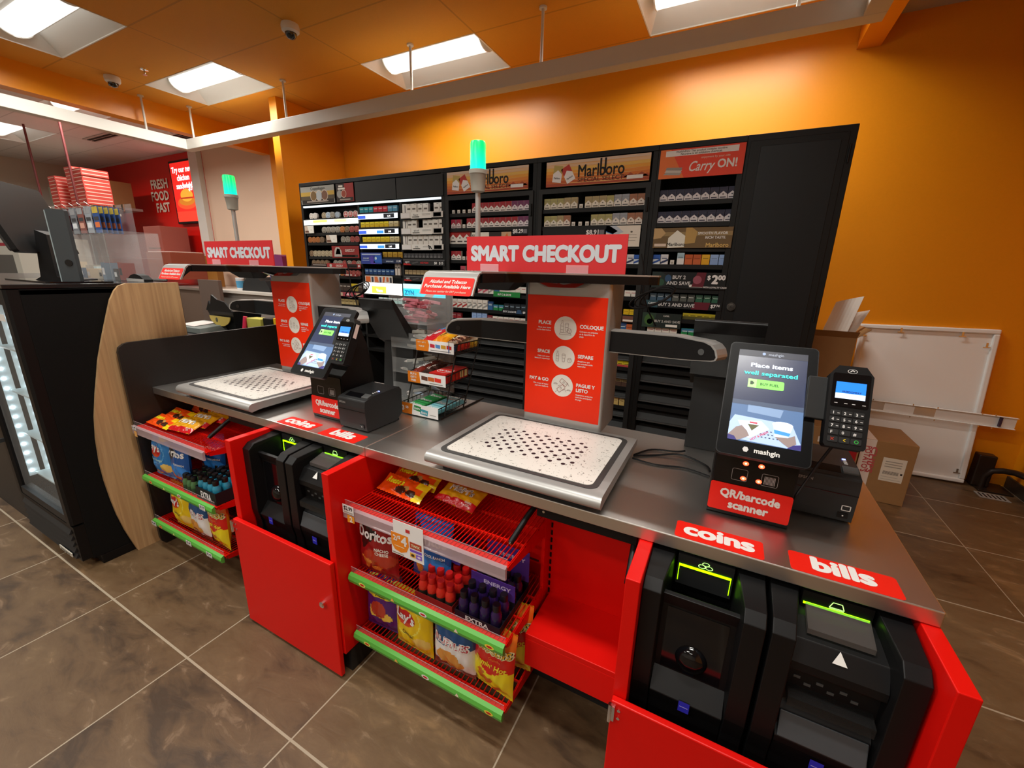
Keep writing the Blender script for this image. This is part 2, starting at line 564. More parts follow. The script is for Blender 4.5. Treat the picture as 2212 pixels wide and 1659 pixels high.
# ---------------------------------------------------------------- hanging white rail
t = thing('hanging_rail', 'white square metal rail hanging on rods around the checkout area', 'rail', (0, 0, 2.82))
m = MB(); m.box(-6.16, 0.50, 3.12, 3.22, 0.0, 0.11, WPAINT); m.build('front_rail', t, bevel=0.003)
m = MB(); m.box(-6.16, -6.06, -1.6, 3.12, 0.0, 0.11, WPAINT); m.build('left_rail', t, bevel=0.003)
m = MB(); m.box(0.40, 0.50, -1.6, 3.12, 0.0, 0.11, WPAINT); m.build('right_rail', t, bevel=0.003)
for x, y in ((-1.45, 3.17), (-2.64, 3.17), (-4.27, 3.17), (-5.98, 3.17), (-6.12, 2.76), (0.10, 3.17), (-6.12, 0.9), (0.45, 1.4)):
    m = MB(); m.cyl((x, y, 0.11), (x, y, H - 2.82), 0.011, WPAINT, 10)
    m.cyl((x, y, H - 2.82 - 0.012), (x, y, H - 2.82), 0.028, WPAINT, 12); m.build('rod', t, smooth=True)

# ---------------------------------------------------------------- things on the ceiling
DOMEW = mat('white_camera_shell', (0.75, 0.74, 0.70), 0.4)
def dome_camera(x, y, label):
    t = thing('dome_camera', label, 'security camera', (x, y, H), 0, 'dome cameras on the ceiling')
    m = MB(); m.lathe([(0.062, -0.001), (0.066, -0.02), (0.062, -0.048), (0.048, -0.06)], (0, 0, 0), DOMEW, 24); m.build('shell', t, smooth=True)
    m = MB(); m.lathe([(0.043, -0.058), (0.040, -0.075), (0.028, -0.092), (0.010, -0.099)], (0, 0, 0), mat('dark_dome', (0.01, 0.01, 0.01), 0.06, coat=1), 20); m.build('dome', t, smooth=True)
    m = MB(); m.cyl((0.02, -0.03, -0.082), (0.024, -0.042, -0.094), 0.012, BLACKG, 12); m.build('camera_lens', t)
dome_camera(-3.29, 2.555, 'white dome camera on the orange ceiling between two ceiling lights')
dome_camera(-5.80, 2.40, 'small white dome camera on the ceiling edge above the orange beam')
t = thing('sprinkler', 'small metal sprinkler head on the orange ceiling left of the dome camera', 'sprinkler', (-5.30, 2.46, H))
m = MB(); m.lathe([(0.035, -0.001), (0.033, -0.008), (0.012, -0.012)], (0, 0, 0), CHROME, 16); m.build('plate', t, smooth=True)
m = MB(); m.cyl((0, 0, -0.01), (0, 0, -0.035), 0.007, CHROME); m.cyl((0, 0, -0.045), (0, 0, -0.048), 0.018, CHROME, 12)
m.tube([(0.012, 0, -0.012), (0.014, 0, -0.03), (0.003, 0, -0.047)], 0.003, CHROME, 6); m.tube([(-0.012, 0, -0.012), (-0.014, 0, -0.03), (-0.003, 0, -0.047)], 0.003, CHROME, 6)
m.build('sprinkler_head', t)
t = thing('ceiling_unit', 'round pinkish ceiling speaker unit with a dark grille beside the orange beam', 'ceiling unit', (-6.98, 3.62, H))
m = MB(); m.lathe([(0.20, -0.001), (0.21, -0.05), (0.17, -0.10)], (0, 0, 0), mat('pink_white_shell', (0.6, 0.5, 0.5), 0.5), 24); m.build('shell', t, smooth=True)
m = MB()
for k in range(6):
    m.box(0.0 - 0.14, 0.14, -0.12 + k * 0.045, -0.10 + k * 0.045, -0.112, -0.1, BLACK)
m.build('grille', t)
t = thing('air_vent', 'long dark air vent slot in the kitchen ceiling before the red wall', 'air vent', (-8.6, 3.3, H))
m = MB(); m.box(-0.45, 0.45, -0.08, 0.08, -0.012, -0.001, mat('vent_frame', (0.5, 0.45, 0.43), 0.5)); m.build('frame', t)
m = MB(); m.box(-0.4, 0.4, -0.045, -0.01, -0.016, -0.011, BLACK); m.box(-0.4, 0.4, 0.01, 0.045, -0.016, -0.011, BLACK); m.build('slot', t)

# ---------------------------------------------------------------- menu screen and lettering on the red wall
t = thing('menu_screen', 'lit red portrait menu screen on the red wall advertising a chicken sandwich', 'screen', (-8.46, 4.275, 2.66))
m = MB(); m.box(-0.40, 0.40, -0.06, 0.0, -0.50, 0.50, BLACK); m.build('bezel', t, bevel=0.006)
m = MB()
def E(h, s=1.0):
    return mat('lit_' + h + '_%.2f' % s, h, 0.4, emit=s)
m.rect(-0.365, 0.365, -0.465, 0.465, -0.0605, E('e8241c', 0.9))
m.rect(-0.365, 0.365, -0.465, -0.30, -0.061, E('f03a28', 0.9))
m.ell(0.0, -0.17, 0.30, 0.10, -0.0615, E('e05028', 0.8)); m.ell(0.0, -0.14, 0.24, 0.07, -0.062, E('c87820', 0.8)); m.ell(0.02, -0.05, 0.19, 0.10, -0.0625, E('e8a030', 0.9)); m.rect(-0.18, 0.20, -0.105, -0.08, -0.063, E('b83a18', 0.7))
m.build('display', t)
m = MB()
for k, s in enumerate(('Try our new', 'chicken', 'sandwich!')):
    m.text(s, 0.125, 0.0, 0.31 - 0.125 * k, -0.064, E('ffffff', 1.2), 0.03)
m.text('$3', 0.12, 0.17, 0.02, -0.064, E('ffffff', 1.2), 0.03); m.text('99', 0.055, 0.28, 0.06, -0.064, E('ffffff', 1.2), 0.03)
m.build('lettering', t)
LETTER = mat('cream_letters', (0.72, 0.62, 0.5), 0.5)
for k, s in enumerate(('FRESH', 'FOOD', 'FAST')):
    m = MB(); m.text(s, 0.215, 0, 0, -0.012, LETTER, 0.03, align='RIGHT')
    tag(m.build('wall_lettering', loc=(-9.09 - 0.03 * k, 4.279, 2.78 - 0.195 * k)), 'cream raised word %s on the red wall left of the menu screen' % s, 'lettering')

# ---------------------------------------------------------------- checkout counters
XR, XL = -1.087, -2.633           # left ends of the right and the left counter unit
TOE = mat('black_plinth', (0.010, 0.010, 0.010), 0.6)
def sticker(m, x0, x1, y0, y1, word, slant=0.0):
    z = 0.8795
    q = [(a, b) for a, b in rrect(x0, x1, y0, y1, 0.007)]
    m.prism([(a + slant * (b - y0), b) for a, b in q], 'z', 0.8792, z, REDS)
    for ln, dy in word:
        m.text(ln, 0.078, (x0 + x1) / 2, 0, 0, WHITE, 0.045, fn=None, sx=1.12)
def counter(x0, label, length=1.545, start=0.0):
    t = thing('checkout_counter', label, 'checkout counter', (x0, 0, 0), 0, 'self checkout counters')
    m = MB(); m.box(start, length - 0.0015, 0.98, 1.66, 0.8435, 0.879, STEEL); m.build('countertop', t, bevel=0.0025)
    for name, a, b, word in (('coins_sticker', 1.044, 1.238, 'coins'), ('bills_sticker', 1.289, 1.486, 'bills')):
        m = MB()
        m.prism(rrect(a, b, 0.984, 1.058, 0.008), 'z', 0.879, 0.8798, REDS)
        s = m.build(name, t)
        m = MB(Matrix(((1, 0, 0, (a + b) / 2), (0, 0, 1, 1.005), (0, -1, 0, 0.8800), (0, 0, 0, 1))))
        m.text(word, 0.068, 0, 0, 0, WHITE, 0.05, sx=1.1, res=3)
        # local (x, y, z) -> world (x, z up the counter, -y height)
        m.build('lettering', s)
    for a, b in ((0.965, 0.998), (1.513, 1.545)):
        m = MB(); m.box(a, b, 0.82, 1.62, 0.104, 0.842, RED); m.build('side_panel', t, bevel=0.002)
    m = MB(); m.box(start, 0.965, 1.20, 1.215, 0.104, 0.842, RED)
    for k in range(20):
        m.box(0.642, 0.648, 1.1975, 1.2, 0.22 + k * 0.03, 0.238 + k * 0.03, BLACK)
    for k in range(3):
        m.box(0.10, 0.60, 1.1985, 1.2, 0.28 + k * 0.2, 0.288 + k * 0.2, mat('dark_red_slot', (0.08, 0.002, 0.002), 0.6))
    m.build('back_panel', t)
    m = MB(); m.box(0.628, 0.640, 1.15, 1.2, 0.104, 0.842, RED); m.build('slotted_upright', t)
    m = MB(); m.box(0.650, 0.964, 0.99, 1.2, 0.357, 0.375, RED); m.box(0.650, 0.964, 0.99, 1.002, 0.25, 0.357, RED); m.build('open_shelf', t, bevel=0.002)
    m = MB(); m.box(start, 0.965, 1.17, 1.19, 0, 0.25, TOE); m.box(start, 0.965, 1.17, 1.2, 0.1, 0.25, TOE); m.build('toe_kick', t)
    m = MB(); m.box(0.968, 1.542, 0.845, 1.60, 0, 0.104, TOE); m.build('plinth', t)
    d = MB(); d.box(0.967, 1.535, 0.80, 0.818, 0.012, 0.507, RED); d = d.build('door', t, bevel=0.003)
    m = MB(); m.cyl((1.483, 0.80, 0.326), (1.483, 0.788, 0.326), 0.012, CHROME, 16); m.cyl((1.483, 0.788, 0.326), (1.483, 0.785, 0.326), 0.008, CHROME, 12); m.build('lock', d, smooth=True)
    m = MB(); m.box(0.9655, 0.978, 0.792, 0.80, 0.455, 0.498, CHROME); m.cyl((0.967, 0.794, 0.45), (0.967, 0.794, 0.503), 0.005, CHROME)
    for z in (0.464, 0.488):
        m.cyl((0.987, 0.7995, z), (0.987, 0.797, z), 0.004, CHROME)
    m.build('hinge', d)
    m = MB(); m.box(0.668, 0.955, 1.0, 1.03, 0.806, 0.843, BLACK); m.cyl((0.69, 1.0, 0.826), (0.69, 0.996, 0.826), 0.004, CHROME); m.build('under_counter_rail', t)
    for xa, xb in ((0.655, 0.618), (0.945, 0.955)):
        m = MB(); m.tube([(xa, 1.06, 0.828), (xa + (xb - xa) * 0.5, 1.0, 0.79), (xb, 0.93, 0.738)], 0.009, BLACK, 10); m.cyl((xb, 0.93, 0.738), (xb, 0.926, 0.735), 0.005, CHROME); m.build('support_arm', t, smooth=True)
    return t
cr = counter(XR, 'right stainless steel checkout counter with an open red shelf, nearest the camera')
cl = counter(XL, 'left stainless steel checkout counter ending at the black side panel', start=0.045)
t = MB()
t.prism([(0.90, 0), (1.70, 0), (1.70, 1.128), (0.925, 1.118)] + [(0.905, 1.113), (0.885, 1.098), (0.878, 1.075), (0.878, 0.045), (0.883, 0.02)], 'x', -2.609, -2.589, mat('black_laminate', (0.011, 0.010, 0.009), 0.5, noise=0.3, nscale=90))
tag(t.build('black_divider', bevel=0.002), 'black rounded upright end panel at the left end of the checkout counters', 'panel')

# ---------------------------------------------------------------- coin and bill machines in the red cabinets
EMBLEM = mat('green_emblem', (0.5, 1.0, 0.25), 0.5, emit=1.6)
BADGE = mat('blue_badge', (0.03, 0.03, 0.55), 0.5)
def machine_body(t, wd=0.249):
    for a, b, c in ((0.0, 0.042, 0.062), (wd, wd - 0.042, wd - 0.062)):       # side shoulders with slanting inner faces
        m = MB()
        prof = [(0.872, 0.30), (0.872, 0.48), (0.862, 0.53), (0.862, 0.798), (0.885, 0.818), (1.05, 0.836), (1.05, 0.30)]
        vs = [(a, y, z) for y, z in prof] + [((b if y < 0.9 else c), y, z) for y, z in prof]
        n = len(prof)
        m.add(vs, [(i, (i + 1) % n, n + (i + 1) % n, n + i) for i in range(n)] + [tuple(range(n)), tuple(range(2 * n - 1, n - 1, -1))], BLACK)
        m.build('shoulder', t, bevel=0.002)
    m = MB(); m.box(0.0, wd, 1.05, 1.45, 0.11, 0.836, BLACK); m.box(0.002, wd - 0.002, 0.885, 1.05, 0.11, 0.30, BLACK); m.build('casing', t)
def badge(t, x):
    m = MB(); m.rect(x - 0.012, x + 0.012, 0.498, 0.528, 0.8602, BADGE); m.rect(x - 0.009, x + 0.009, 0.512, 0.514, 0.8598, mat('pale_blue', (0.4, 0.4, 0.9), 0.5)); m.build('badge', t)
def coin_machine(x0, label):
    t = thing('coin_machine', label, 'coin machine', (x0 + 0.999, 0, 0), 0, 'coin machines under the counters')
    machine_body(t)
    m = MB()
    m.prism([(0.885, 0.30), (0.880, 0.48), (0.868, 0.515), (0.905, 0.56), (0.905, 0.745), (0.893, 0.780), (0.905, 0.783), (0.915, 0.70), (1.05, 0.70), (1.05, 0.30)], 'x', 0.045, 0.204, BLACK)
    m.build('front_body', t, bevel=0.002)
    m = MB(); m.box(0.058, 0.190, 0.9035, 0.905, 0.565, 0.74, BLACKG); m.build('window', t)
    m = MB(); m.lathe([(0.036, 0.0), (0.034, 0.006), (0.026, 0.014), (0.012, 0.019)], (0, 0, 0), BLACKG, 24)
    for v in range(len(m.v)):
        p = m.v[v]; m.v[v] = Vector((0.124 + p.x, 0.9036 - p.z, 0.612 + p.y))
    m.build('coin_cup', t, smooth=True)
    m = MB(); m.box(0.062, 0.187, 0.99, 1.0, 0.745, 0.83, CHAR); m.build('chute_back', t)
    m = MB(); m.box(0.066, 0.183, 0.9885, 0.9898, 0.797, 0.803, GREEN_LED)
    for x in (0.066, 0.1815):
        m.box(x, x + 0.0012, 0.9885, 0.9898, 0.755, 0.797, GREEN_LED)
    m.build('light_bar', t)
    m = MB()
    for cx, cz in ((0.117, 0.812), (0.133, 0.812), (0.125, 0.820)):
        m.ring(cx, cz, 0.0085, 0.0018, 0.9885, EMBLEM, 20, 0.62)
    m.build('coin_emblem', t)
    badge(t, 0.124)
    return t
def bill_machine(x0, label):
    t = thing('bill_machine', label, 'bill machine', (x0 + 1.258, 0, 0), 0, 'bill machines under the counters')
    machine_body(t)
    m = MB()
    m.prism([(0.885, 0.30), (0.878, 0.48), (0.866, 0.53), (0.866, 0.545), (0.885, 0.56), (0.885, 0.60), (0.900, 0.615), (0.900, 0.70), (0.880, 0.715), (0.880, 0.735), (0.905, 0.775), (0.96, 0.79), (1.05, 0.80), (1.05, 0.30)], 'x', 0.045, 0.204, BLACK)
    m.build('front_body', t, bevel=0.002)
    m = MB(); m.box(0.062, 0.187, 0.985, 1.0, 0.79, 0.835, BLACK); m.build('slot_back', t)
    m = MB(); m.box(0.066, 0.183, 0.9835, 0.9848, 0.803, 0.808, GREEN_LED); m.build('light_bar', t)
    m = MB()
    m.line([(0.112, 0.813), (0.117, 0.826), (0.133, 0.826), (0.138, 0.813), (0.112, 0.813)], 0.0016, 0.9835, EMBLEM)
    m.line([(0.112, 0.8105), (0.138, 0.8105)], 0.0012, 0.9835, EMBLEM)
    m.build('banknote_emblem', t)
    m = MB(); m.hexa([(0.068, 0.915, 0.784), (0.181, 0.915, 0.784), (0.181, 0.975, 0.802), (0.068, 0.975, 0.802)], [(0.068, 0.915, 0.796), (0.181, 0.915, 0.796), (0.181, 0.975, 0.814), (0.068, 0.975, 0.814)], mat('smoky_clear', (0.10, 0.09, 0.085), 0.12, alpha=0.55)); m.build('slot_cover', t)
    m = MB(); m.add([(0.112, 0.888, 0.7552), (0.137, 0.888, 0.7552), (0.1245, 0.902, 0.7764)], [(0, 1, 2)], WHITE); m.build('arrow_mark', t)
    m = MB()
    for k in range(6):
        m.box(0.06 + k * 0.02, 0.072 + k * 0.02, 0.8985, 0.90, 0.68 - (k % 2) * 0.012, 0.686 - (k % 2) * 0.012, CHAR2)
    m.build('lock_marks', t)
    m = MB(); m.hexa([(0.052, 0.868, 0.632), (0.198, 0.868, 0.632), (0.198, 0.90, 0.64), (0.052, 0.90, 0.64)], [(0.052, 0.868, 0.655), (0.198, 0.868, 0.655), (0.198, 0.90, 0.66), (0.052, 0.90, 0.66)], SMOKE); m.build('tray_cover', t)
    m = MB(); m.hexa([(0.048, 0.8655, 0.548), (0.200, 0.8655, 0.548), (0.200, 0.885, 0.60), (0.048, 0.885, 0.60)], [(0.048, 0.861, 0.551), (0.200, 0.861, 0.551), (0.200, 0.8805, 0.603), (0.048, 0.8805, 0.603)], mat('grey_flap', (0.05, 0.058, 0.066), 0.4)); m.build('payout_flap', t, bevel=0.002)
    badge(t, 0.124)
    return t
coin_machine(XR, 'black coin machine with green light bar below the nearer coins sticker')
bill_machine(XR, 'black bill machine with white arrow below the nearer bills sticker')
coin_machine(XL, 'black coin machine with green light bar below the farther coins sticker')
bm_l = bill_machine(XL, 'black bill machine with reddish slot cover below the farther bills sticker')

# ---------------------------------------------------------------- wire snack racks on the counter fronts
RAILCL = mat('clear_price_rail', (0.55, 0.42, 0.45), 0.12, alpha=0.55)
GREENR = mat('green_price_rail', (0.10, 0.42, 0.055), 0.4)
def rack(x0, label, marks):
    t = thing('snack_rack', label, 'snack rack', (x0, 0, 0), 0, 'wire snack racks')
    wd = 0.635
    for k, z in enumerate((0.700, 0.428, 0.168)):
        m = MB()
        n = 44 if k < 2 else 36
        for i in range(n + 1):
            x = 0.004 + (wd - 0.008) * i / n
            m.box(x - 0.0013, x + 0.0013, 0.884, 1.196, z - 0.0028, z, REDW)
        for y, hh in ((0.884, 0.012), (0.99, 0.007), (1.09, 0.007), (1.19, 0.012)):
            m.box(0.0, wd, y - 0.003, y + 0.003, z - 0.0028 - hh, z - 0.0028, REDW)
        m.box(0.0, wd, 0.878, 0.905, z - 0.006, z - 0.0032, REDW)
        sh = m.build('wire_shelf', t)
        for x in (0.0, wd - 0.004):
            m = MB(); m.prism([(0.89, z - 0.004), (1.197, z - 0.004), (1.197, z - 0.075), (1.15, z - 0.07), (0.89, z - 0.022)], 'x', x, x + 0.004, RED); m.build('shelf_bracket', sh)
        m = MB()
        m.box(0.0, wd, 0.8735, 0.8745, z - 0.006, z + 0.028, GUARD); m.box(0.0, wd, 0.8734, 0.8746, z + 0.027, z + 0.0285, RAILCL)
        m.build('front_guard', sh)
        m = MB()
        if k == 0:
            m.prism([(0.872, z + 0.008), (0.862, z + 0.002), (0.862, z - 0.034), (0.868, z - 0.036), (0.872, z - 0.034)], 'x', 0, wd, RAILCL)
        else:
            m.prism([(0.872, z + 0.008), (0.860, z + 0.002), (0.856, z - 0.012), (0.860, z - 0.026), (0.872, z - 0.030)], 'x', 0, wd, GREENR)
        r = m.build('price_rail', sh)
        if k:
            for a, (mx, c) in enumerate(marks):
                m = MB()
                yy = 0.8575
                if a % 2 == 0:
                    m.ell(mx, z - 0.010, 0.016, 0.008, yy - 0.002, P(c)); m.ell(mx, z - 0.010, 0.010, 0.004, yy - 0.0024, P('b02020'))
                else:
                    m.face([(mx - 0.008, z - 0.016), (mx + 0.008, z - 0.016), (mx, z - 0.002)], yy - 0.002, P(c))
                m.build('flavour_mark', r)
    return t
rk_r = rack(XR + 0.004, 'red wire snack rack with orange price card on the right counter', [(0.07, 'e8d060'), (0.21, 'e0a050'), (0.34, 'f0e0d0'), (0.47, 'd8c0b0'), (0.59, 'e8c040')])
rk_l = rack(XL + 0.05, 'red wire snack rack on the left counter beside the black end panel', [(0.09, 'e0a050'), (0.22, 'e8d080'), (0.36, 'f0e0d0')])
def price_tag(x, y, z, txt, parent, w=0.046, h=0.026, top=None):
    m = MB()
    m.rect(x - w / 2, x + w / 2, z - h / 2, z + h / 2, y, P('e6e4de'))
    m.text(txt, h * 0.62, x, z - h * 0.10, y - 0.0004, P('181818'), 0.02, width=w * 0.75)
    m.rect(x - w * 0.4, x + w * 0.4, z - h * 0.42, z - h * 0.26, y - 0.0004, P('9a9890'))
    return m.build('price_tag', parent)
for sh in rk_r.children:
    z = sh.data.vertices[0].co.z
    if z > 0.6:
        price_tag(0.028, 0.8600, 0.704, '$2.99', sh, 0.052, 0.034)
        m = MB(); m.face([(0.022, 0.655), (0.055, 0.658), (0.055, 0.682), (0.022, 0.685)], 0.8595, P('d98a20')); m.text('2', 0.028, 0.040, 0.66, 0.8590, P('f0e8d8'), 0.03); m.build('offer_tag', sh)
        # hanging offer card
        m = MB()
        m.box(0.222, 0.352, 0.8575, 0.8585, 0.610, 0.690, P('e4e2da'))
        m.box(0.232, 0.352, 0.8575, 0.8585, 0.690, 0.735, P('dcdcd6'))
        c = m.build('offer_card', sh)
        m = MB()
        m.face([(0.222, 0.690), (0.292, 0.690), (0.294, 0.655), (0.284, 0.632), (0.262, 0.622), (0.235, 0.627), (0.222, 0.645)], 0.8570, P('d97b1c'))
        m.text('2/', 0.026, 0.240, 0.662, 0.8566, WHITE, 0.03); m.text('$', 0.016, 0.256, 0.672, 0.8566, WHITE, 0.03); m.text('4', 0.046, 0.275, 0.652, 0.8566, WHITE, 0.035)
        m.rect(0.235, 0.275, 0.642, 0.644, 0.8566, P('f0d8b0'))
        for a, b, q, h in ((0.298, 0.345, 0.655, 'a04028'), (0.298, 0.345, 0.642, '6a4ab0'), (0.298, 0.320, 0.622, 'd0a040'), (0.322, 0.345, 0.622, '7a58b8')):
            m.rect(a, b, q, q + (0.022 if q > 0.65 else 0.016 if q < 0.63 else 0.009), 0.8568, P(h))
        m.text('TWIX', 0.013, 0.321, 0.661, 0.8564, P('e8d8b0'), 0.03)
        m.ell(0.309, 0.630, 0.007, 0.005, 0.8564, P('3a2a18'), 10); m.ell(0.334, 0.630, 0.007, 0.004, 0.8564, P('c8b8e8'), 10)
        m.rect(0.226, 0.272, 0.614, 0.618, 0.8568, P('888880'))
        m.rect(0.283, 0.300, 0.704, 0.716, 0.8568, P('b03030'))
        m.build('card_print', c)
for sh in rk_l.children:
    z = sh.data.vertices[0].co.z
    if z > 0.6:
        price_tag(0.03, 0.8600, 0.700, '$1.99', sh, 0.04, 0.022)
        m = MB(); m.rect(0.022, 0.050, 0.655, 0.685, 0.8595, P('c89858')); m.build('offer_tag', sh)
    elif z > 0.3:
        price_tag(0.56, 0.8550, 0.416, '$2.79', sh)
    else:
        for x, s_ in ((0.02, '$2.49'), (0.36, '$2.49'), (0.54, '$2.49')):
            price_tag(x, 0.8550, 0.156, s_, sh)

# ---------------------------------------------------------------- self checkout scanners with camera arms
TERR = terrazzo()
DK = mat('dark_grey_trim', (0.045, 0.045, 0.045), 0.45)
LINE = mat('icon_line', '9a8a84', 0.6)
ICON = mat('icon_disc', 'e6e4dc', 0.5)
CZ = 0.879
def scanner(x, label):      # local origin: centre of the tray front on the counter top
    t = thing('checkout_scanner', label, 'checkout scanner', (x, 0.96, CZ), 0, 'self checkout scanners')
    m = MB()
    prof = [(0.012, 0.018), (0.002, 0.026), (0.0, 0.036), (0.004, 0.047), (0.016, 0.055), (0.06, 0.056), (0.47, 0.056), (0.475, 0.05), (0.47, 0.032), (0.05, 0.024)]
    m.prism(prof, 'x', -0.288, 0.288, SILVER)
    m.build('tray', t, smooth=True, bevel=0.003)
    m = MB()
    m.box(-0.24, 0.24, 0.035, 0.44, 0.0, 0.034, BLACK)
    m.build('tray_foot', t)
    m = MB(); m.prism(rrect(-0.264, 0.264, 0.038, 0.446, 0.03), 'z', 0.0562, 0.0572, DK); m.build('plate_border', t)
    m = MB(); m.prism(rrect(-0.247, 0.247, 0.054, 0.43, 0.02), 'z', 0.0572, 0.0585, TERR)
    p = m.build('scan_plate', t)
    m = MB()
    hole = mat('scan_hole', (0.02, 0.006, 0.012), 0.6)
    for j in range(9):
        for i in range(9):
            hx = -0.152 + 0.0435 * i - (0.0 if j % 2 else 0.02175)
            hy = 0.142 + 0.0222 * j
            if abs(hx) < 0.17 and not ((j in (0, 8)) and abs(hx) > 0.155):
                m.add([(hx + 0.0072 * math.cos(PI * k / 7), hy + 0.0072 * math.sin(PI * k / 7), 0.0588) for k in range(14)], [tuple(range(14))], hole)
    h_ = m.build('scan_holes', p)
    h_['kind'] = 'stuff'
    # tower with the instruction poster
    m = MB()
    m.prism(rrect(-0.157, 0.157, 0.455, 0.64, 0.012), 'z', 0.0565, 0.585, SILVER)
    m.build('tower', t, smooth=True)
    m = MB(); m.box(-0.152, 0.147, 0.4535, 0.4549, 0.085, 0.540, REDP); po = m.build('poster', t)
    m = MB()
    Y0 = 0.4530
    for cz, a, sa, b, sb in ((0.427, 'PLACE', ('Place your items', 'on the base below'), ('COLOQUE',), ('Coloque sus artículos', 'en la superficie de', 'abajo')),
                             (0.320, 'SPACE', ('Make sure your', 'items are separated'), ('SEPARE',), ('Asegúrese que', 'sus artículos estén', 'separados')),
                             (0.213, 'PAY & GO', ('We accept all major', 'payment methods'), ('PAGUE Y', 'LISTO'), ('Aceptamos todos los', 'métodos principales', 'de pago'))):
        m.text(a, 0.0175, -0.055, cz + 0.010, Y0, WHITE, 0.04, align='RIGHT', res=3)
        for k, s in enumerate(sa):
            m.text(s, 0.0076, -0.055, cz - 0.005 - 0.009 * k, Y0, WHITE, 0.02, align='RIGHT')
        for k, s in enumerate(b):
            m.text(s, 0.0175, 0.054, cz + 0.004 - 0.019 * k, Y0, WHITE, 0.04, align='LEFT', res=3)
        for k, s in enumerate(sb):
            m.text(s, 0.0076, 0.054, cz - 0.010 - 0.019 * (len(b) - 1) - 0.009 * k, Y0, WHITE, 0.02, align='LEFT')
        m.ell(0, cz, 0.0425, 0.0425, Y0, ICON)
    Y1, q = Y0 - 0.0006, 0.0013
    def bottle(cx, cz, s=1.0):
        m.line([(cx - 0.005 * s, cz - 0.018 * s), (cx - 0.005 * s, cz + 0.006 * s), (cx - 0.002 * s, cz + 0.013 * s), (cx - 0.002 * s, cz + 0.020 * s), (cx + 0.002 * s, cz + 0.020 * s), (cx + 0.002 * s, cz + 0.013 * s), (cx + 0.005 * s, cz + 0.006 * s), (cx + 0.005 * s, cz - 0.018 * s), (cx - 0.005 * s, cz - 0.018 * s)], q, Y1, LINE)
        m.line([(cx - 0.005 * s, cz - 0.010 * s), (cx + 0.005 * s, cz - 0.010 * s)], q, Y1, LINE); m.line([(cx - 0.005 * s, cz + 0.002 * s), (cx + 0.005 * s, cz + 0.002 * s)], q, Y1, LINE)
    def cup(cx, cz):
        m.line([(cx - 0.006, cz + 0.010), (cx - 0.004, cz - 0.014), (cx + 0.004, cz - 0.014), (cx + 0.006, cz + 0.010), (cx - 0.006, cz + 0.010)], q, Y1, LINE)
        m.line([(cx - 0.007, cz + 0.010), (cx - 0.005, cz + 0.015), (cx + 0.005, cz + 0.015), (cx + 0.007, cz + 0.010)], q, Y1, LINE); m.line([(cx - 0.005, cz), (cx + 0.005, cz)], q, Y1, LINE)
    def cookie(cx, cz):
        m.ring(cx, cz, 0.009, q, Y1, LINE, 18)
        for dx, dz in ((-0.003, 0.003), (0.002, -0.002), (0.003, 0.004)):
            m.ring(cx + dx, cz + dz, 0.0018, 0.0009, Y1, LINE, 8)
    bottle(-0.012, 0.432, 1.1); cup(0.006, 0.430); cookie(0.016, 0.418)
    m.line([(-0.022, 0.404), (0.024, 0.404), (0.020, 0.411), (-0.018, 0.411), (-0.022, 0.404)], q, Y1, LINE)
    bottle(-0.024, 0.322, 1.0); cup(0.0, 0.318); cookie(0.023, 0.312)
    for cx, cz, a in ((0.006, 0.226, -0.6), (-0.004, 0.202, 0.7)):
        c_, s_ = math.cos(a), math.sin(a)
        m.line([(cx + u * c_ - v * s_, cz + u * s_ + v * c_) for u, v in ((-0.015, -0.008), (0.015, -0.008), (0.015, 0.008), (-0.015, 0.008), (-0.015, -0.008))], q, Y1, mat('icon_red', 'a05048', 0.6))
        m.ring(cx, cz, 0.004, q, Y1, LINE, 12)
        m.line([(cx + 0.006, cz - 0.006), (cx + 0.016, cz - 0.002), (cx + 0.022, cz - 0.012)], q, Y1, LINE)
        m.line([(cx - 0.012, cz - 0.010), (cx - 0.022, cz - 0.016)], q, Y1, LINE)
    for cx, cz in ((-0.026, 0.217), (0.027, 0.197)):
        m.line([(cx - 0.008, cz), (cx - 0.004, cz + 0.004), (cx + 0.004, cz + 0.004), (cx + 0.008, cz), (cx - 0.008, cz)], q, Y1, LINE)
    m.build('instructions', po)
    # overhead camera head: silver top skin, black body below
    A = [(-0.307, 0.075), (-0.120, 0.075), (-0.120, 0.215), (-0.055, 0.335), (0.265, 0.510), (0.290, 0.535), (0.292, 0.565), (0.275, 0.585), (-0.29, 0.585), (-0.41, 0.46), (-0.40, 0.34), (-0.307, 0.20)]
    m = MB(); m.prism(A, 'z', 0.6125, 0.6175, SILVER); hd = m.build('camera_head', t)
    m = MB(); m.prism([(x * 0.992, y * 0.985 + 0.004) for x, y in A], 'z', 0.586, 0.6124, BLACK); m.build('head_body', hd)
    m = MB()
    a0 = [(-0.307, 0.0755), (-0.120, 0.0755)]
    curve = [(0.0755, 0.615), (0.062, 0.612), (0.052, 0.603), (0.046, 0.590), (0.026, 0.552)]
    for (ya, za), (yb, zb) in zip(curve, curve[1:]):
        m.hexa([(-0.307, ya, za), (-0.120, ya, za), (-0.120, yb, zb), (-0.307, yb, zb)], [(-0.307, ya + 0.004, za - 0.004), (-0.120, ya + 0.004, za - 0.004), (-0.120, yb + 0.006, zb - 0.002), (-0.307, yb + 0.006, zb - 0.002)], SILVER)
    m.build('head_lip', hd)
    m = MB(); m.prism([(0.076, 0.611), (0.057, 0.600), (0.034, 0.553), (0.050, 0.570), (0.072, 0.587), (0.12, 0.587), (0.12, 0.611)], 'x', -0.302, -0.124, BLACK); m.build('lip_body', hd)
    # notice on the drooping lip
    up = Vector((0, 0.020, 0.038)).normalized()
    nrm = Vector((1, 0, 0)).cross(up)
    o = Vector((-0.2135, 0.0355, 0.5705)) + nrm * 0.0008
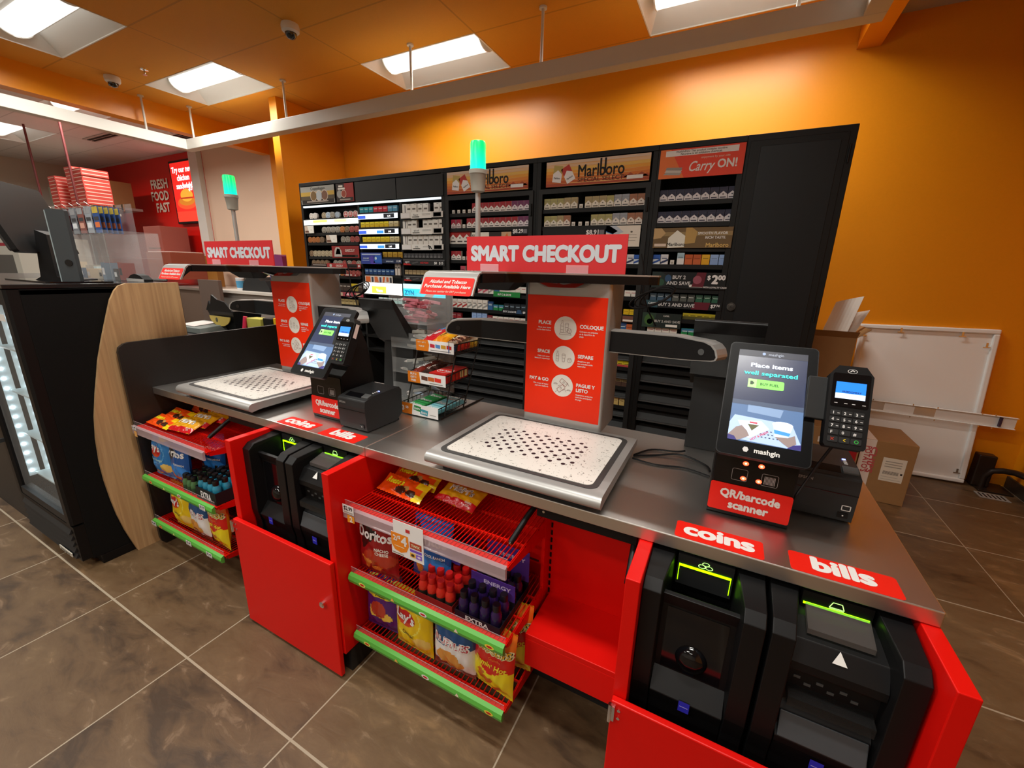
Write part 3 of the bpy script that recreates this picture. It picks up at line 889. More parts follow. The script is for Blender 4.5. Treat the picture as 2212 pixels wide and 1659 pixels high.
    B = Matrix(((1, -nrm.x, up.x, o.x), (0, -nrm.y, up.y, o.y), (0, -nrm.z, up.z, o.z), (0, 0, 0, 1)))
    m = MB(B); m.face(rrect(-0.088, 0.088, -0.0235, 0.031, 0.006), 0.0, REDS); n_ = m.build('notice', hd)
    m = MB(B)
    m.text('Alcohol and Tobacco', 0.0148, 0, 0.013, -0.0005, WHITE, 0.03, shear=0.2)
    m.text('Purchases Available Here', 0.0148, 0, -0.002, -0.0005, WHITE, 0.03, shear=0.2, width=0.160)
    m.text('Please see cashier for EBT purchases', 0.0088, 0, -0.016, -0.0005, P('f0b8a8'), 0.01, shear=0.2, width=0.140)
    m.build('lettering', n_)
    m = MB(); m.hexa([(-0.33, 0.40, 0.552), (-0.21, 0.40, 0.552), (-0.21, 0.46, 0.552), (-0.33, 0.46, 0.552)], [(-0.36, 0.36, 0.587), (-0.16, 0.36, 0.587), (-0.16, 0.48, 0.587), (-0.36, 0.48, 0.587)], BLACK); m.cyl((-0.29, 0.402, 0.562), (-0.29, 0.398, 0.562), 0.004, CHAR2); m.cyl((-0.25, 0.402, 0.562), (-0.25, 0.398, 0.562), 0.004, CHAR2); m.build('camera_bump', hd)
    m = MB(); m.lathe([(0.10, 0.587), (0.07, 0.572), (0.04, 0.570)], (-0.005, 0.43, 0), BLACKG, 20); m.build('reader_dome', hd, smooth=True)
    # side camera arms: silver shell with a black inner face, bent forward near the tip
    for s in (-1, 1):
        za, zb, dp = 0.352, 0.430, 0.056
        (x0, y0), (x1, y1), (x2, y2) = (0.157, 0.485), (0.372, 0.485), (0.50, 0.417)
        nx, ny = 0.469, 0.883
        def shell(m, outline, d0, d1, mt):       # outline in (f, z), f runs 0..1 from the tower to the bend and 1..2 to the tip
            def q(f, z, d):
                if f <= 1:
                    k = max(0, (f - 0.5) * 2)
                    return (s * (x0 + (x1 - x0) * f + nx * d * 0.5 * k), y0 + d, z)
                f -= 1
                bx, by = x1 + (x2 - x1) * f, y1 + (y2 - y1) * f
                k = min(1, 0.5 + f)
                return (s * (bx + nx * d * k), by + d * (1 - (1 - ny) * k), z)
            n = len(outline)
            vs = [q(f, z, d0) for f, z in outline] + [q(f, z, d1) for f, z in outline]
            half = n // 2
            fs = [(i, (i + 1) % n, n + (i + 1) % n, n + i) for i in range(n)]
            for i in range(half - 1):
                fs.append((i, i + 1, n - 2 - i, n - 1 - i)); fs.append((n + i, n + n - 1 - i, n + n - 2 - i, n + i + 1))
            m.add(vs, fs, mt)
        bot = [(0, za), (0.5, za), (1.0, za), (1.4, za + .006), (1.7, za + .012), (1.9, za + .016), (1.98, za + .020), (2.0, za + .026)]
        top = [(2.015, za + .030), (2.005, zb - .040), (1.96, zb - .024), (1.86, zb - .011), (1.7, zb - .004), (1.0, zb), (0.5, zb), (0, zb)]
        m = MB(); shell(m, bot + top, 0.0, dp, SILVER); arm = m.build('camera_arm', t)
        bi = [(0, za + .003), (0.5, za + .003), (1.0, za + .003), (1.4, za + .009), (1.7, za + .015), (1.88, za + .019), (1.95, za + .023), (1.965, za + .028)]
        ti = [(1.975, za + .032), (1.965, zb - .044), (1.925, zb - .028), (1.83, zb - .015), (1.68, zb - .008), (1.0, zb - .004), (0.5, zb - .004), (0, zb - .004)]
        m = MB(); shell(m, bi + ti, -0.0012, 0.004, BLACK); m.build('inner_face', arm)
        m = MB()
        ct = Vector((s * 0.455, 0.4408, 0.392))
        m.cyl(ct, ct + Vector((s * -0.47 * 0.003, -0.003, 0)), 0.010, BLACKG if s < 0 else CHAR2, 16)
        m.build('arm_camera', arm)
    return t
KR, KL = -0.514, -2.016
scanner(KR, 'nearer self checkout scanner with speckled tray and red poster tower on the right counter')
scanner(KL, 'farther self checkout scanner with speckled tray and red poster tower on the left counter')

def topsign(x, label):
    t = thing('counter_sign', label, 'sign', (x - 0.008, 1.18, 1.498), 0, 'red smart checkout signs')
    m = MB(); m.box(-0.256, 0.256, -0.002, 0.002, 0.0, 0.104, mat('red_sign_board', (0.62, 0.022, 0.028), 0.45)); p = m.build('board', t)
    m = MB(); m.text('SMART CHECKOUT', 0.060, 0, 0.033, -0.0024, mat('pale_grey_print', 'ccd2da', 0.5), 0.06, res=4, width=0.475); m.build('lettering', p)
    for a in (-0.17, 0.12):
        m = MB(); m.box(a - 0.033, a + 0.033, -0.006, -0.004, -0.001, 0.022, mat('clear_pink_holder', (0.9, 0.6, 0.65), 0.1, alpha=0.3)); m.box(a - 0.036, a + 0.036, -0.012, 0.012, -0.001, 0.001, CLEAR); m.build('holder', t)
topsign(KR, 'larger red smart checkout sign standing on the nearer scanner head')
topsign(KL, 'smaller red smart checkout sign standing on the farther scanner head')

def beacon(x, label):
    t = thing('signal_light', label, 'signal light', (x, 1.385, 1.4975), 0, 'green signal lights on poles')
    m = MB(); m.cyl((0, 0, 0), (0, 0, 0.28), 0.0095, SILVER, 16); m.cyl((0, 0, 0), (0, 0, 0.008), 0.03, SILVER, 20); m.build('pole', t, smooth=True)
    m = MB(); m.lathe([(0.012, 0.272), (0.024, 0.276), (0.029, 0.33), (0.032, 0.333), (0.032, 0.346)], (0, 0, 0), mat('grey_plastic', '9c9a90', 0.45), 24); m.build('lamp_base', t, smooth=True)
    gl = mat('green_beacon', (0.0, 0.9, 0.22), 0.3, emit=1.0)
    if not gl.get('done'):
        gl['done'] = 1
        nt, N, L, b = nodes(gl)
        tc = N.new('ShaderNodeTexCoord'); sp = N.new('ShaderNodeSeparateXYZ'); L.new(tc.outputs['Object'], sp.inputs[0])
        mr = N.new('ShaderNodeMapRange'); mr.inputs['From Min'].default_value = 0.346; mr.inputs['From Max'].default_value = 0.42; L.new(sp.outputs[2], mr.inputs['Value'])
        L.new(mix_node(nt, mr.outputs[0], (0.0, 0.86, 0.75), (0.0, 0.80, 0.10)), b.inputs['Emission Color'])
    m = MB(); m.lathe([(0.028, 0.346), (0.0275, 0.43), (0.025, 0.437), (0.010, 0.439)], (0, 0, 0), gl, 24); m.build('lens', t, smooth=True)
beacon(KR - 0.352, 'green signal light on a grey pole above the nearer scanner')
beacon(KL - 0.345, 'green signal light on a grey pole above the farther scanner')

# ---------------------------------------------------------------- payment stations
SCR = mat('screen_dark_blue', '2a3350', 0.25, emit=0.55)
def pay_station(x, y, label, sc=1.0):
    t = thing('payment_screen', label, 'payment screen', (x, y, CZ), 0, 'touch screen payment stations')
    m = MB()
    m.prism([(0.0, 0.010), (0.003, 0.0), (0.19, 0.0), (0.19, 0.06), (0.15, 0.30), (0.11, 0.40), (0.09, 0.40), (0.075, 0.28), (0.03, 0.215), (0.003, 0.195)], 'x', 0.0, 0.187, BLACK)
    m.build('base', t, bevel=0.004)
    m = MB(); m.prism(rrect(0.004, 0.183, 0.095, 0.188, 0.006), 'y', -0.0008, 0.004, BLACKG)
    fp = m.build('scanner_window', t)
    m = MB(); Wt = mat('dim_white', (0.35, 0.33, 0.32), 0.5)
    for a, b in ((0.112, 0.148),):
        m.line(rrect(a, b, 0.108, 0.140, 0.004) + [rrect(a, b, 0.108, 0.140, 0.004)[0]], 0.0009, -0.0016, Wt)
        for k in range(9):
            m.rect(a + 0.006 + k * 0.0028, a + 0.0075 + k * 0.0028, 0.112, 0.134, -0.0016, Wt)
    m.line(rrect(0.045, 0.080, 0.108, 0.140, 0.004) + [rrect(0.045, 0.080, 0.108, 0.140, 0.004)[0]], 0.0009, -0.0016, Wt)
    m.build('scan_marks', fp)
    m = MB(); m.prism(rrect(0.0, 0.187, 0.014, 0.093, 0.006), 'y', -0.0026, -0.0002, REDS); p = m.build('scanner_label', t)
    m = MB(); m.text('QR/barcode', 0.031, 0.0935, 0.057, -0.003, WHITE, 0.045, width=0.135); m.text('scanner', 0.031, 0.0935, 0.026, -0.003, WHITE, 0.045, width=0.090); m.build('lettering', p)
    # tilted tablet: local frame u right, v up the glass, -y towards the customer
    b0, b1 = Vector((0.0935, -0.085, 0.208)), Vector((0.0935, 0.108, 0.452))
    up = (b1 - b0).normalized(); nr = Vector((1, 0, 0)).cross(up)
    T = Matrix(((1, -nr.x, up.x, b0.x), (0, -nr.y, up.y, b0.y), (0, -nr.z, up.z, b0.z), (0, 0, 0, 1)))
    Lh = (b1 - b0).length
    m = MB(T); m.prism(rrect(-0.0975, 0.0975, 0.0, Lh, 0.012), 'y', 0.0, 0.016, BLACK); tb = m.build('tablet', t, bevel=0.002)
    m = MB(T); m.prism(rrect(-0.0955, 0.0955, 0.002, Lh - 0.002, 0.011), 'y', -0.0006, 0.0, mat('tablet_glass', (0.003, 0.003, 0.0035), 0.4, spec=0.1)); m.build('glass', tb)
    m = MB(T)
    w_, v0, v1 = 0.0755, 0.038, 0.290
    y_ = -0.0010
    vm = v0 + 0.108
    m.rect(-w_, w_, vm, v1, y_, SCR)
    m.rect(-w_, w_, v1 - 0.018, v1, y_ - 0.0002, E('242838', 0.5))
    m.rect(-w_, w_, v0, vm, y_, E('4a6a96', 0.6))
    m.rect(-w_, w_, vm - 0.012, vm, y_ - 0.0002, E('3a4a66', 0.55))
    m.face([(-0.04, vm - 0.01), (0.035, vm - 0.014), (0.03, vm - 0.035), (-0.04, vm - 0.03)], y_ - 0.0002, E('7a96bc', 0.6))
    m.face([(-w_, v0 + 0.004), (-w_, v0 + 0.045), (-0.066, v0 + 0.066), (0.055, v0 + 0.060), (w_, v0 + 0.012), (w_, v0)], y_ - 0.0003, E('a4bce2', 0.7))
    for i in range(5):
        for j in range(3):
            m.ell(-0.004 + i * 0.008 - j * 0.003, v0 + 0.018 + j * 0.008, 0.0022, 0.0015, y_ - 0.0005, E('3a4a6a', 0.5), 8)
    m.face([(-0.058, v0 + 0.052), (-0.008, v0 + 0.058), (0.010, v0 + 0.040), (-0.030, v0 + 0.010), (-0.036, v0 + 0.012)], y_ - 0.0006, E('ccd8ec', 0.75))
    m.face([(-0.036, v0 + 0.046), (-0.012, v0 + 0.046), (-0.026, v0 + 0.030)], y_ - 0.0008, E('5a5a3a', 0.5))
    m.rect(-0.032, -0.016, v0 + 0.049, v0 + 0.053, y_ - 0.0008, E('c03a50', 0.8))
    m.text('HOT & FRESH', 0.0072, -0.008, v0 + 0.018, y_ - 0.0009, E('c03a50', 0.8), 0.02, rot=0.66)
    m.face([(0.016, v0 + 0.058), (0.056, v0 + 0.052), (0.048, v0 + 0.022), (0.022, v0 + 0.024)], y_ - 0.0006, E('c8dcf6', 0.85)); m.ell(0.036, v0 + 0.056, 0.021, 0.008, y_ - 0.0007, E('e6eefa', 0.85)); m.face([(0.019, v0 + 0.042), (0.053, v0 + 0.038), (0.050, v0 + 0.030), (0.021, v0 + 0.032)], y_ - 0.0008, E('3a8ad8', 0.8))
    for pts in ([(-w_, v0 + 0.012), (-0.060, v0 + 0.034), (-0.048, v0 + 0.040), (-0.036, v0 + 0.028), (-0.030, v0 + 0.016), (-0.044, v0 + 0.006), (-0.055, v0 - 0.0)], [(0.022, v0 + 0.024), (0.048, v0 + 0.026), (0.062, v0 + 0.034), (0.066, v0 + 0.014), (0.052, v0 + 0.002), (0.040, v0 + 0.010)]):
        m.face(pts, y_ - 0.0010, E('8a7a78', 0.6))
    m.face([(-w_, v0), (-w_, v0 + 0.012), (-0.062, v0 + 0.010), (-0.055, v0)], y_ - 0.0012, E('2a2470', 0.6)); m.face([(w_, v0), (w_, v0 + 0.014), (0.060, v0 + 0.010), (0.048, v0)], y_ - 0.0012, E('2a2470', 0.6))
    m.prism(rrect(-0.047, 0.031, v0 + 0.145, v0 + 0.169, 0.004), 'y', y_ - 0.0006, y_, E('7ad85a', 0.9))
    m.rect(-0.047, -0.028, v0 + 0.145, v0 + 0.169, y_ - 0.0007, E('a0e088', 0.9))
    d = m.build('display', tb)
    m = MB(T)
    m.text('mashgin', 0.0105, 0.008, v1 - 0.013, y_ - 0.001, E('9098a8', 0.6), 0.02); m.ell(-0.019, v1 - 0.009, 0.004, 0.0045, y_ - 0.001, E('8aa0c8', 0.6), 6)
    m.text('Place items', 0.0165, 0, v0 + 0.203, y_ - 0.001, E('e6eef8', 1.0), 0.028, width=0.090)
    m.text('well separated', 0.0165, 0, v0 + 0.181, y_ - 0.001, E('30c8c0', 1.0), 0.028, width=0.115)
    m.text('BUY FUEL', 0.0095, 0.0, v0 + 0.1535, y_ - 0.001, E('1c4018', 0.4), 0.02); m.rect(-0.042, -0.036, v0 + 0.153, v0 + 0.163, y_ - 0.001, E('1c4018', 0.4)); m.rect(-0.036, -0.0335, v0 + 0.155, v0 + 0.160, y_ - 0.001, E('1c4018', 0.4))
    m.text('mashgin', 0.0165, 0.010, 0.014, -0.0012, WHITE, 0.03); m.ell(-0.034, 0.019, 0.0065, 0.0072, -0.0012, P('c8c8c8'), 6)
    m.build('screen_text', d)
    return t
ps_r = pay_station(0.021, 1.148, 'nearer black touch screen station with lit red scanner lights and red scanner label')
ps_l = pay_station(-1.528, 1.115, 'farther black touch screen station on the left counter')
m = MB()
for a, b in ((0.072, 0.158), (0.107, 0.158), (0.072, 0.116), (0.107, 0.116)):
    m.ell(a, b, 0.0068, 0.0056, -0.0018, mat('red_scan_light', (1.0, 0.03, 0.01), 0.5, emit=14), 12)
    m.ell(a, b, 0.0022, 0.0020, -0.0022, mat('red_scan_core', (1.0, 0.35, 0.2), 0.5, emit=20), 8)
m.build('scan_lights', ps_r)

KEYW = mat('key_print', (0.75, 0.75, 0.75), 0.5)
def terminal(x, y, z, label, yaw=0.0):
    t = thing('card_terminal', label, 'card terminal', (x, y, z), yaw, 'card payment terminals')
    up = Vector((0, 0.42, 0.91)).normalized(); nr = Vector((1, 0, 0)).cross(up)
    T = Matrix(((1, -nr.x, up.x, 0), (0, -nr.y, up.y, 0), (0, -nr.z, up.z, 0), (0, 0, 0, 1)))
    m = MB(T)
    m.prism([(-0.034, 0.0), (0.034, 0.0), (0.038, 0.006), (0.0395, 0.165), (0.025, 0.186), (-0.025, 0.186), (-0.0395, 0.165), (-0.038, 0.006)], 'y', 0.0, 0.034, BLACK)
    m.build('body', t, bevel=0.003)
    m = MB(T); m.prism(rrect(-0.034, 0.034, 0.092, 0.168, 0.004), 'y', -0.002, 0.0, BLACKG); m.build('screen_surround', t)
    m = MB(T); m.rect(-0.027, 0.027, 0.110, 0.148, -0.0025, E('1f7ae0', 0.9)); m.rect(-0.027, 0.027, 0.110, 0.122, -0.0027, E('d0e4f8', 0.9)); m.text('FREEDOMPAY', 0.0062, 0.002, 0.1235, -0.0029, E('1a3a80', 0.5), 0.03, width=0.034)
    m.build('display', t)
    m = MB(T); m.ring(0, 0.174, 0.009, 0.0012, -0.0004, KEYW, 20, 0.55); m.line([(-0.004, 0.1725), (0.0, 0.1765), (0.004, 0.1735)], 0.002, -0.0006, KEYW); m.build('contactless_mark', t)
    m = MB(T)
    for r, row in enumerate(('123', '456', '789')):
        for c_, ch in enumerate(row):
            kx, kz = -0.026 + c_ * 0.021, 0.076 - r * 0.0145
            m.prism(rrect(kx - 0.006, kx + 0.013, kz - 0.005, kz + 0.0065, 0.002, 2), 'y', -0.002, 0.0, CHAR)
    for kx in (-0.026, -0.005, 0.016):
        m.prism(rrect(kx - 0.006, kx + 0.013, 0.0275, 0.039, 0.002, 2), 'y', -0.002, 0.0, CHAR); m.prism(rrect(kx - 0.006, kx + 0.013, 0.011, 0.0235, 0.002, 2), 'y', -0.002, 0.0, CHAR)
    k = m.build('keypad', t)
    m = MB(T)
    for r, row in enumerate(('123', '456', '789', 'F0#')):
        for c_, ch in enumerate(row):
            m.text(ch, 0.0088, -0.026 + c_ * 0.021, 0.0735 - r * 0.0145, -0.0024, KEYW, 0.03)
            if r < 3:
                m.rect(-0.019 + c_ * 0.021, -0.0145 + c_ * 0.021, 0.0755 - r * 0.0145, 0.0768 - r * 0.0145, -0.0024, KEYW)
    m.line([(-0.026, 0.0145), (-0.020, 0.0205)], 0.0015, -0.0024, P('a03020')); m.line([(-0.020, 0.0145), (-0.026, 0.0205)], 0.0015, -0.0024, P('a03020'))
    m.line([(0.001, 0.0145), (-0.003, 0.0172), (0.001, 0.02)], 0.0016, -0.0024, P('c8b020')); m.ring(0.020, 0.0172, 0.004, 0.0014, -0.0024, P('30a040'), 14)
    for c_ in (-0.024, -0.006, 0.008, 0.026):
        m.rect(c_ - 0.003, c_ + 0.003, 0.0985, 0.0998, -0.0024, KEYW)
    m.build('key_print', k)
    m = MB(T); m.box(-0.030, 0.030, 0.034, 0.046, 0.03, 0.15, BLACK); m.box(-0.075, -0.035, 0.02, 0.04, 0.06, 0.16, CHAR); m.build('bracket', t, bevel=0.002)
    m = MB(T); m.box(0.0401, 0.0408, 0.008, 0.024, 0.11, 0.165, P('c8b8b4')); m.build('side_label', t)
    return t
ter = terminal(0.2645, 1.085, 1.142, 'black card terminal with lit blue display beside the nearer payment screen')
m = MB(); m.tube([(-0.01, 0.03, 0.0), (-0.025, 0.05, -0.06), (-0.05, 0.07, -0.16), (-0.062, 0.10, -0.235), (-0.05, 0.16, -0.258)], 0.0035, BLACK, 8); m.build('cable', ter, smooth=True)
terminal(-1.305, 1.07, 1.142, 'black card terminal in front of the farther payment screen')

def printer(x, y, label, mark=True):
    t = thing('receipt_printer', label, 'receipt printer', (x, y, CZ), 0, 'receipt printers')
    m = MB(); m.prism([(0.008, 0.004), (0.004, 0.03), (0.0, 0.10), (0.004, 0.128), (0.05, 0.140), (0.19, 0.146), (0.205, 0.13), (0.205, 0.03), (0.17, 0.004)], 'x', 0, 0.146, CHAR); m.build('case', t, bevel=0.005)
    m = MB(); m.box(0.006, 0.140, 0.02, 0.19, 0, 0.006, BLACK); m.build('feet', t)
    m = MB(); m.box(0.0, 0.146, -0.0006, 0.002, 0.0835, 0.085, BLACKG); m.build('seam', t)
    m = MB(); m.hexa([(0.02, 0.022, 0.1325), (0.105, 0.022, 0.1325), (0.105, 0.05, 0.1405), (0.02, 0.05, 0.1405)], [(0.02, 0.022, 0.1335), (0.105, 0.022, 0.1335), (0.105, 0.05, 0.1415), (0.02, 0.05, 0.1415)], BLACKG); m.build('paper_slot', t)
    m = MB(); m.hexa([(0.108, 0.022, 0.1325), (0.142, 0.022, 0.1325), (0.142, 0.046, 0.140), (0.108, 0.046, 0.140)], [(0.108, 0.022, 0.138), (0.142, 0.022, 0.138), (0.142, 0.046, 0.146), (0.108, 0.046, 0.146)], CHAR2); m.build('cover_lever', t, bevel=0.001)
    m = MB()
    for k in range(4):
        m.box(0.118, 0.126, 0.07 + k * 0.010, 0.073 + k * 0.010, 0.140, 0.1432 + k * 0.0004, KEYW if k < 3 else mat('blue_led', (0.2, 0.25, 1.0), 0.5, emit=4))
    m.build('status_lights', t)
    m = MB(); m.text('EPSON', 0.011, 0.028, 0.108, -0.0006, P('8a8a86'), 0.02); m.build('lettering', t)
    m = MB(); m.box(0.112, 0.134, 0.0012, 0.004, 0.018, 0.032, BLACKG); m.box(0.122, 0.125, 0.0006, 0.0012, 0.023, 0.026, WHITE); m.build('power_switch', t)
    if mark:
        m = MB(); m.line([(0.118, 0.040), (0.136, 0.040), (0.136, 0.053), (0.118, 0.053), (0.118, 0.040)], 0.002, 0.0012, WHITE); m.build('window_mark', t)
    return t
printer(0.214, 1.252, 'black receipt printer beside the nearer payment screen')
printer(-1.3235, 1.075, 'black receipt printer standing in front of the farther payment screen', False)

def rear(x, y, label):      # cashier side display behind a payment screen
    t = thing('rear_display', label, 'display', (x, y, CZ), 0, 'rear facing cashier displays')
    m = MB(); m.prism([(0.06, 0.0), (0.20, 0.0), (0.20, 0.05), (0.13, 0.33), (0.09, 0.33)], 'x', -0.085, 0.10, CHAR); m.build('stand', t, bevel=0.003)
    m = MB(); m.cyl((-0.088, 0.10, 0.30), (-0.085, 0.10, 0.30), 0.008, BLACKG, 14); m.cyl((0.100, 0.10, 0.30), (0.103, 0.10, 0.30), 0.008, BLACKG, 14); m.build('bolt', t)
    m = MB(); m.prism([(-0.055, 0.480), (-0.045, 0.487), (0.16, 0.235), (0.15, 0.225), (0.06, 0.28), (-0.04, 0.44)], 'x', -0.10, 0.105, BLACK); h = m.build('screen', t, bevel=0.004)
    m = MB(); m.prism([(-0.053, 0.475), (-0.048, 0.462), (-0.036, 0.44), (-0.04, 0.456)], 'x', -0.09, 0.095, CHAR2); m.build('back_band', h)
    return t
rear(0.005, 1.53, 'charcoal rear display stand with black hood behind the nearer payment screen')
rear(-1.44, 1.47, 'charcoal rear display stand with black hood behind the farther payment screen')

# ---------------------------------------------------------------- cables
for lbl, paths in (('black cables on the counter between the nearer tray and display stand', [
        [(-0.226, 1.40, 0.006), (-0.18, 1.48, 0.005), (-0.10, 1.50, 0.008), (-0.07, 1.515, 0.012)],
        [(-0.226, 1.39, 0.006), (-0.16, 1.44, 0.004), (-0.08, 1.47, 0.012), (0.0, 1.44, 0.006), (0.018, 1.40, 0.005)],
        [(-0.226, 1.37, 0.006), (-0.15, 1.36, 0.004), (-0.06, 1.38, 0.005), (0.018, 1.36, 0.004)]]),):
    t = thing('cable_bundle', lbl, 'cables', (0, 0, CZ))
    for p in paths:
        m = MB(); pts = []
        for i in range(len(p) - 1):
            for k in range(6):
                f = k / 6
                a, b = Vector(p[max(i - 1, 0)]), Vector(p[i]); c_, d_ = Vector(p[i + 1]), Vector(p[min(i + 2, len(p) - 1)])
                pts.append(0.5 * ((2 * b) + (c_ - a) * f + (2 * a - 5 * b + 4 * c_ - d_) * f * f + (3 * b - a - 3 * c_ + d_) * f ** 3))
        pts.append(Vector(p[-1]))
        m.tube(pts, 0.0035, BLACK, 8); m.build('cable', t, smooth=True)
def coil(x, y, z, lbl, down):
    t = thing('coiled_cable', lbl, 'cable', (x, y, z), 0, 'coiled cables behind the towers')
    for k in range(3):
        m = MB()
        m.tube([(0.075 * math.cos(a) * (1 - 0.1 * k) + 0.01 * k, 0.012 * k, 0.028 * math.sin(a) + 0.35 * 0.075 * math.cos(a) + 0.006 * k) for a in [2 * PI * i / 28 for i in range(29)]], 0.0032, BLACK, 6)
        m.build('loop', t, smooth=True)
    m = MB(); m.tube([(-0.05, 0, 0.16), (-0.035, 0, 0.10), (-0.03, 0.0, 0.02), (0.0, 0.0, -0.05), (0.03, 0, down)], 0.003, BLACK, 6); m.build('lead', t, smooth=True)
coil(-0.268, 1.64, 1.412, 'black coiled cable hanging beside the nearer tower', -0.10)
coil(-1.80, 1.64, 1.375, 'black coiled cable hanging beside the farther tower', -0.20)

# ---------------------------------------------------------------- black tobacco shelving along the back
SHB = mat('black_shelving', (0.0055, 0.006, 0.006), 0.5, noise=0.25, nscale=220, spec=0.3)
SHD = mat('black_shelf_back', (0.006, 0.006, 0.006), 0.7)
SHP = mat('dark_grey_panel', (0.016, 0.0165, 0.0165), 0.5, noise=0.15, nscale=200, spec=0.3)
YF, YB, ZT = 3.25, 3.72, 2.352
def cabinet(x0, x1, label, cols, shelves, doorframe=False):
    t = thing('tobacco_cabinet', label, 'tobacco cabinet', (0, YF, 0), 0, 'black tobacco cabinets')
    m = MB()
    for x in [x0, x1 - 0.035]:
        m.box(x, x + 0.035, 0, 0.47, 0, ZT - 0.036, SHB)
    m.box(x0, x1, 0, 0.47, ZT - 0.036, ZT, SHB)
    m.box(x0 + 0.035, x1 - 0.035, 0.31, 0.47, 0.0, ZT - 0.036, SHD)
    m.box(x0 + 0.035, x1 - 0.035, 0.0, 0.31, 0.0, 0.12, SHB)
    for c in cols[1:-1]:
        m.box(c - 0.012, c + 0.012, 0.02, 0.31, 0.12, 2.12, SHD)
    m.build('carcass', t, bevel=0.002)
    for a, b, zs in shelves:
        for z in zs:
            m = MB(); m.box(a, b, 0.012, 0.305, z - 0.018, z, SHD); m.box(a, b, 0.004, 0.012, z - 0.022, z + 0.008, SHB); m.build('shelf', t)
    return t
cA = cabinet(-4.297, -2.381, 'wide black cabinet at the left end with round tins, lit strips and white boxes', [-4.27, -3.46, -2.91, -2.40],
             [(-4.25, -3.475, (1.985, 1.84, 1.742, 1.598, 1.50, 1.40, 1.243, 1.098, 0.95, 0.80, 0.65)), (-3.448, -2.925, (2.018, 1.88, 1.74, 1.596, 1.424, 1.245, 1.143, 0.95, 0.80, 0.65)),
              (-2.895, -2.42, (1.962, 1.825, 1.687, 1.594, 1.437, 1.25, 1.10, 0.95, 0.80, 0.65))])
cB = cabinet(-2.381, -1.488, 'black cabinet with sunset header poster and red cigarette packs, behind the sign pole', [-2.35, -1.52],
             [(-2.345, -1.524, (1.970, 1.848, 1.715, 1.578, 1.44, 1.292, 1.150, 1.051, 0.92, 0.78, 0.62, 0.46))])
cC = cabinet(-1.488, -0.580, 'black cabinet with sunset header poster and gold cigarette packs, above the poster tower', [-1.45, -0.60],
             [(-1.452, -0.616, (1.967, 1.840, 1.70, 1.563, 1.44, 1.326, 1.190, 1.05, 0.92, 0.78, 0.62, 0.46))])
cD = cabinet(-0.580, -0.048, 'black cabinet with orange red header poster, left of the tall black door', [-0.55, -0.07],
             [(-0.545, -0.084, (1.984, 1.844, 1.68, 1.564, 1.40, 1.307, 1.185, 1.066, 0.95, 0.80, 0.65, 0.50))])
# sloping black front guards on the empty lower shelves
for c, a, b in ((cB, -2.345, -1.524), (cC, -1.452, -0.616), (cD, -0.545, -0.084)):
    for z in (0.95, 0.80, 0.64, 0.48, 0.32):
        m = MB(); m.hexa([(a, 0.03, z - 0.1), (b, 0.03, z - 0.1), (b, 0.10, z), (a, 0.10, z)], [(a, 0.022, z - 0.098), (b, 0.022, z - 0.098), (b, 0.092, z + 0.002), (a, 0.092, z + 0.002)], SHP); m.box(a, b, 0.018, 0.03, z - 0.112, z - 0.1, CHAR2); m.build('sloped_shelf', c)
t = thing('storage_cabinet', 'tall black locker with round lock at the right end of the shelving', 'cabinet', (0, YF, 0))
m = MB(); m.box(-0.048, 0.506, 0.0, 0.47, 0, 2.352, SHB); m.build('body', t, bevel=0.003)
m = MB(); m.box(-0.030, 0.470, -0.006, 0.0, 0.06, 2.315, SHB); m.box(0.03, 0.435, -0.010, -0.006, 0.11, 2.28, mat('black_door_panel', (0.0085, 0.011, 0.013), 0.45, noise=0.2, nscale=200, spec=0.3)); d = m.build('door', t, bevel=0.002)
m = MB(); m.cyl((0.006, -0.006, 1.30), (0.006, -0.022, 1.30), 0.027, CHROME, 24); m.cyl((0.006, -0.022, 1.30), (0.006, -0.030, 1.30), 0.016, CHROME, 16); m.box(0.0, 0.012, -0.034, -0.030, 1.298, 1.303, BLACK); m.build('lock', d, smooth=True)
for z in (0.35, 1.28, 2.2):
    m = MB(); m.cyl((0.484, -0.004, z - 0.05), (0.484, -0.004, z + 0.05), 0.006, SHB, 8); m.build('hinge', t)

def panel(cab, x0, x1, z0, z1, col, name='advert_panel', y=-0.004, th=0.003, tilt=0.0, em=0.0):
    mt = E(col, em) if em else P(col)
    m = MB()
    m.hexa([(x0, y, z0), (x1, y, z0), (x1, y + tilt, z1), (x0, y + tilt, z1)], [(x0, y - th, z0), (x1, y - th, z0), (x1, y - th + tilt, z1), (x0, y - th + tilt, z1)], mt)
    return m.build(name, cab)
def art(par, name='print'):
    return MB()
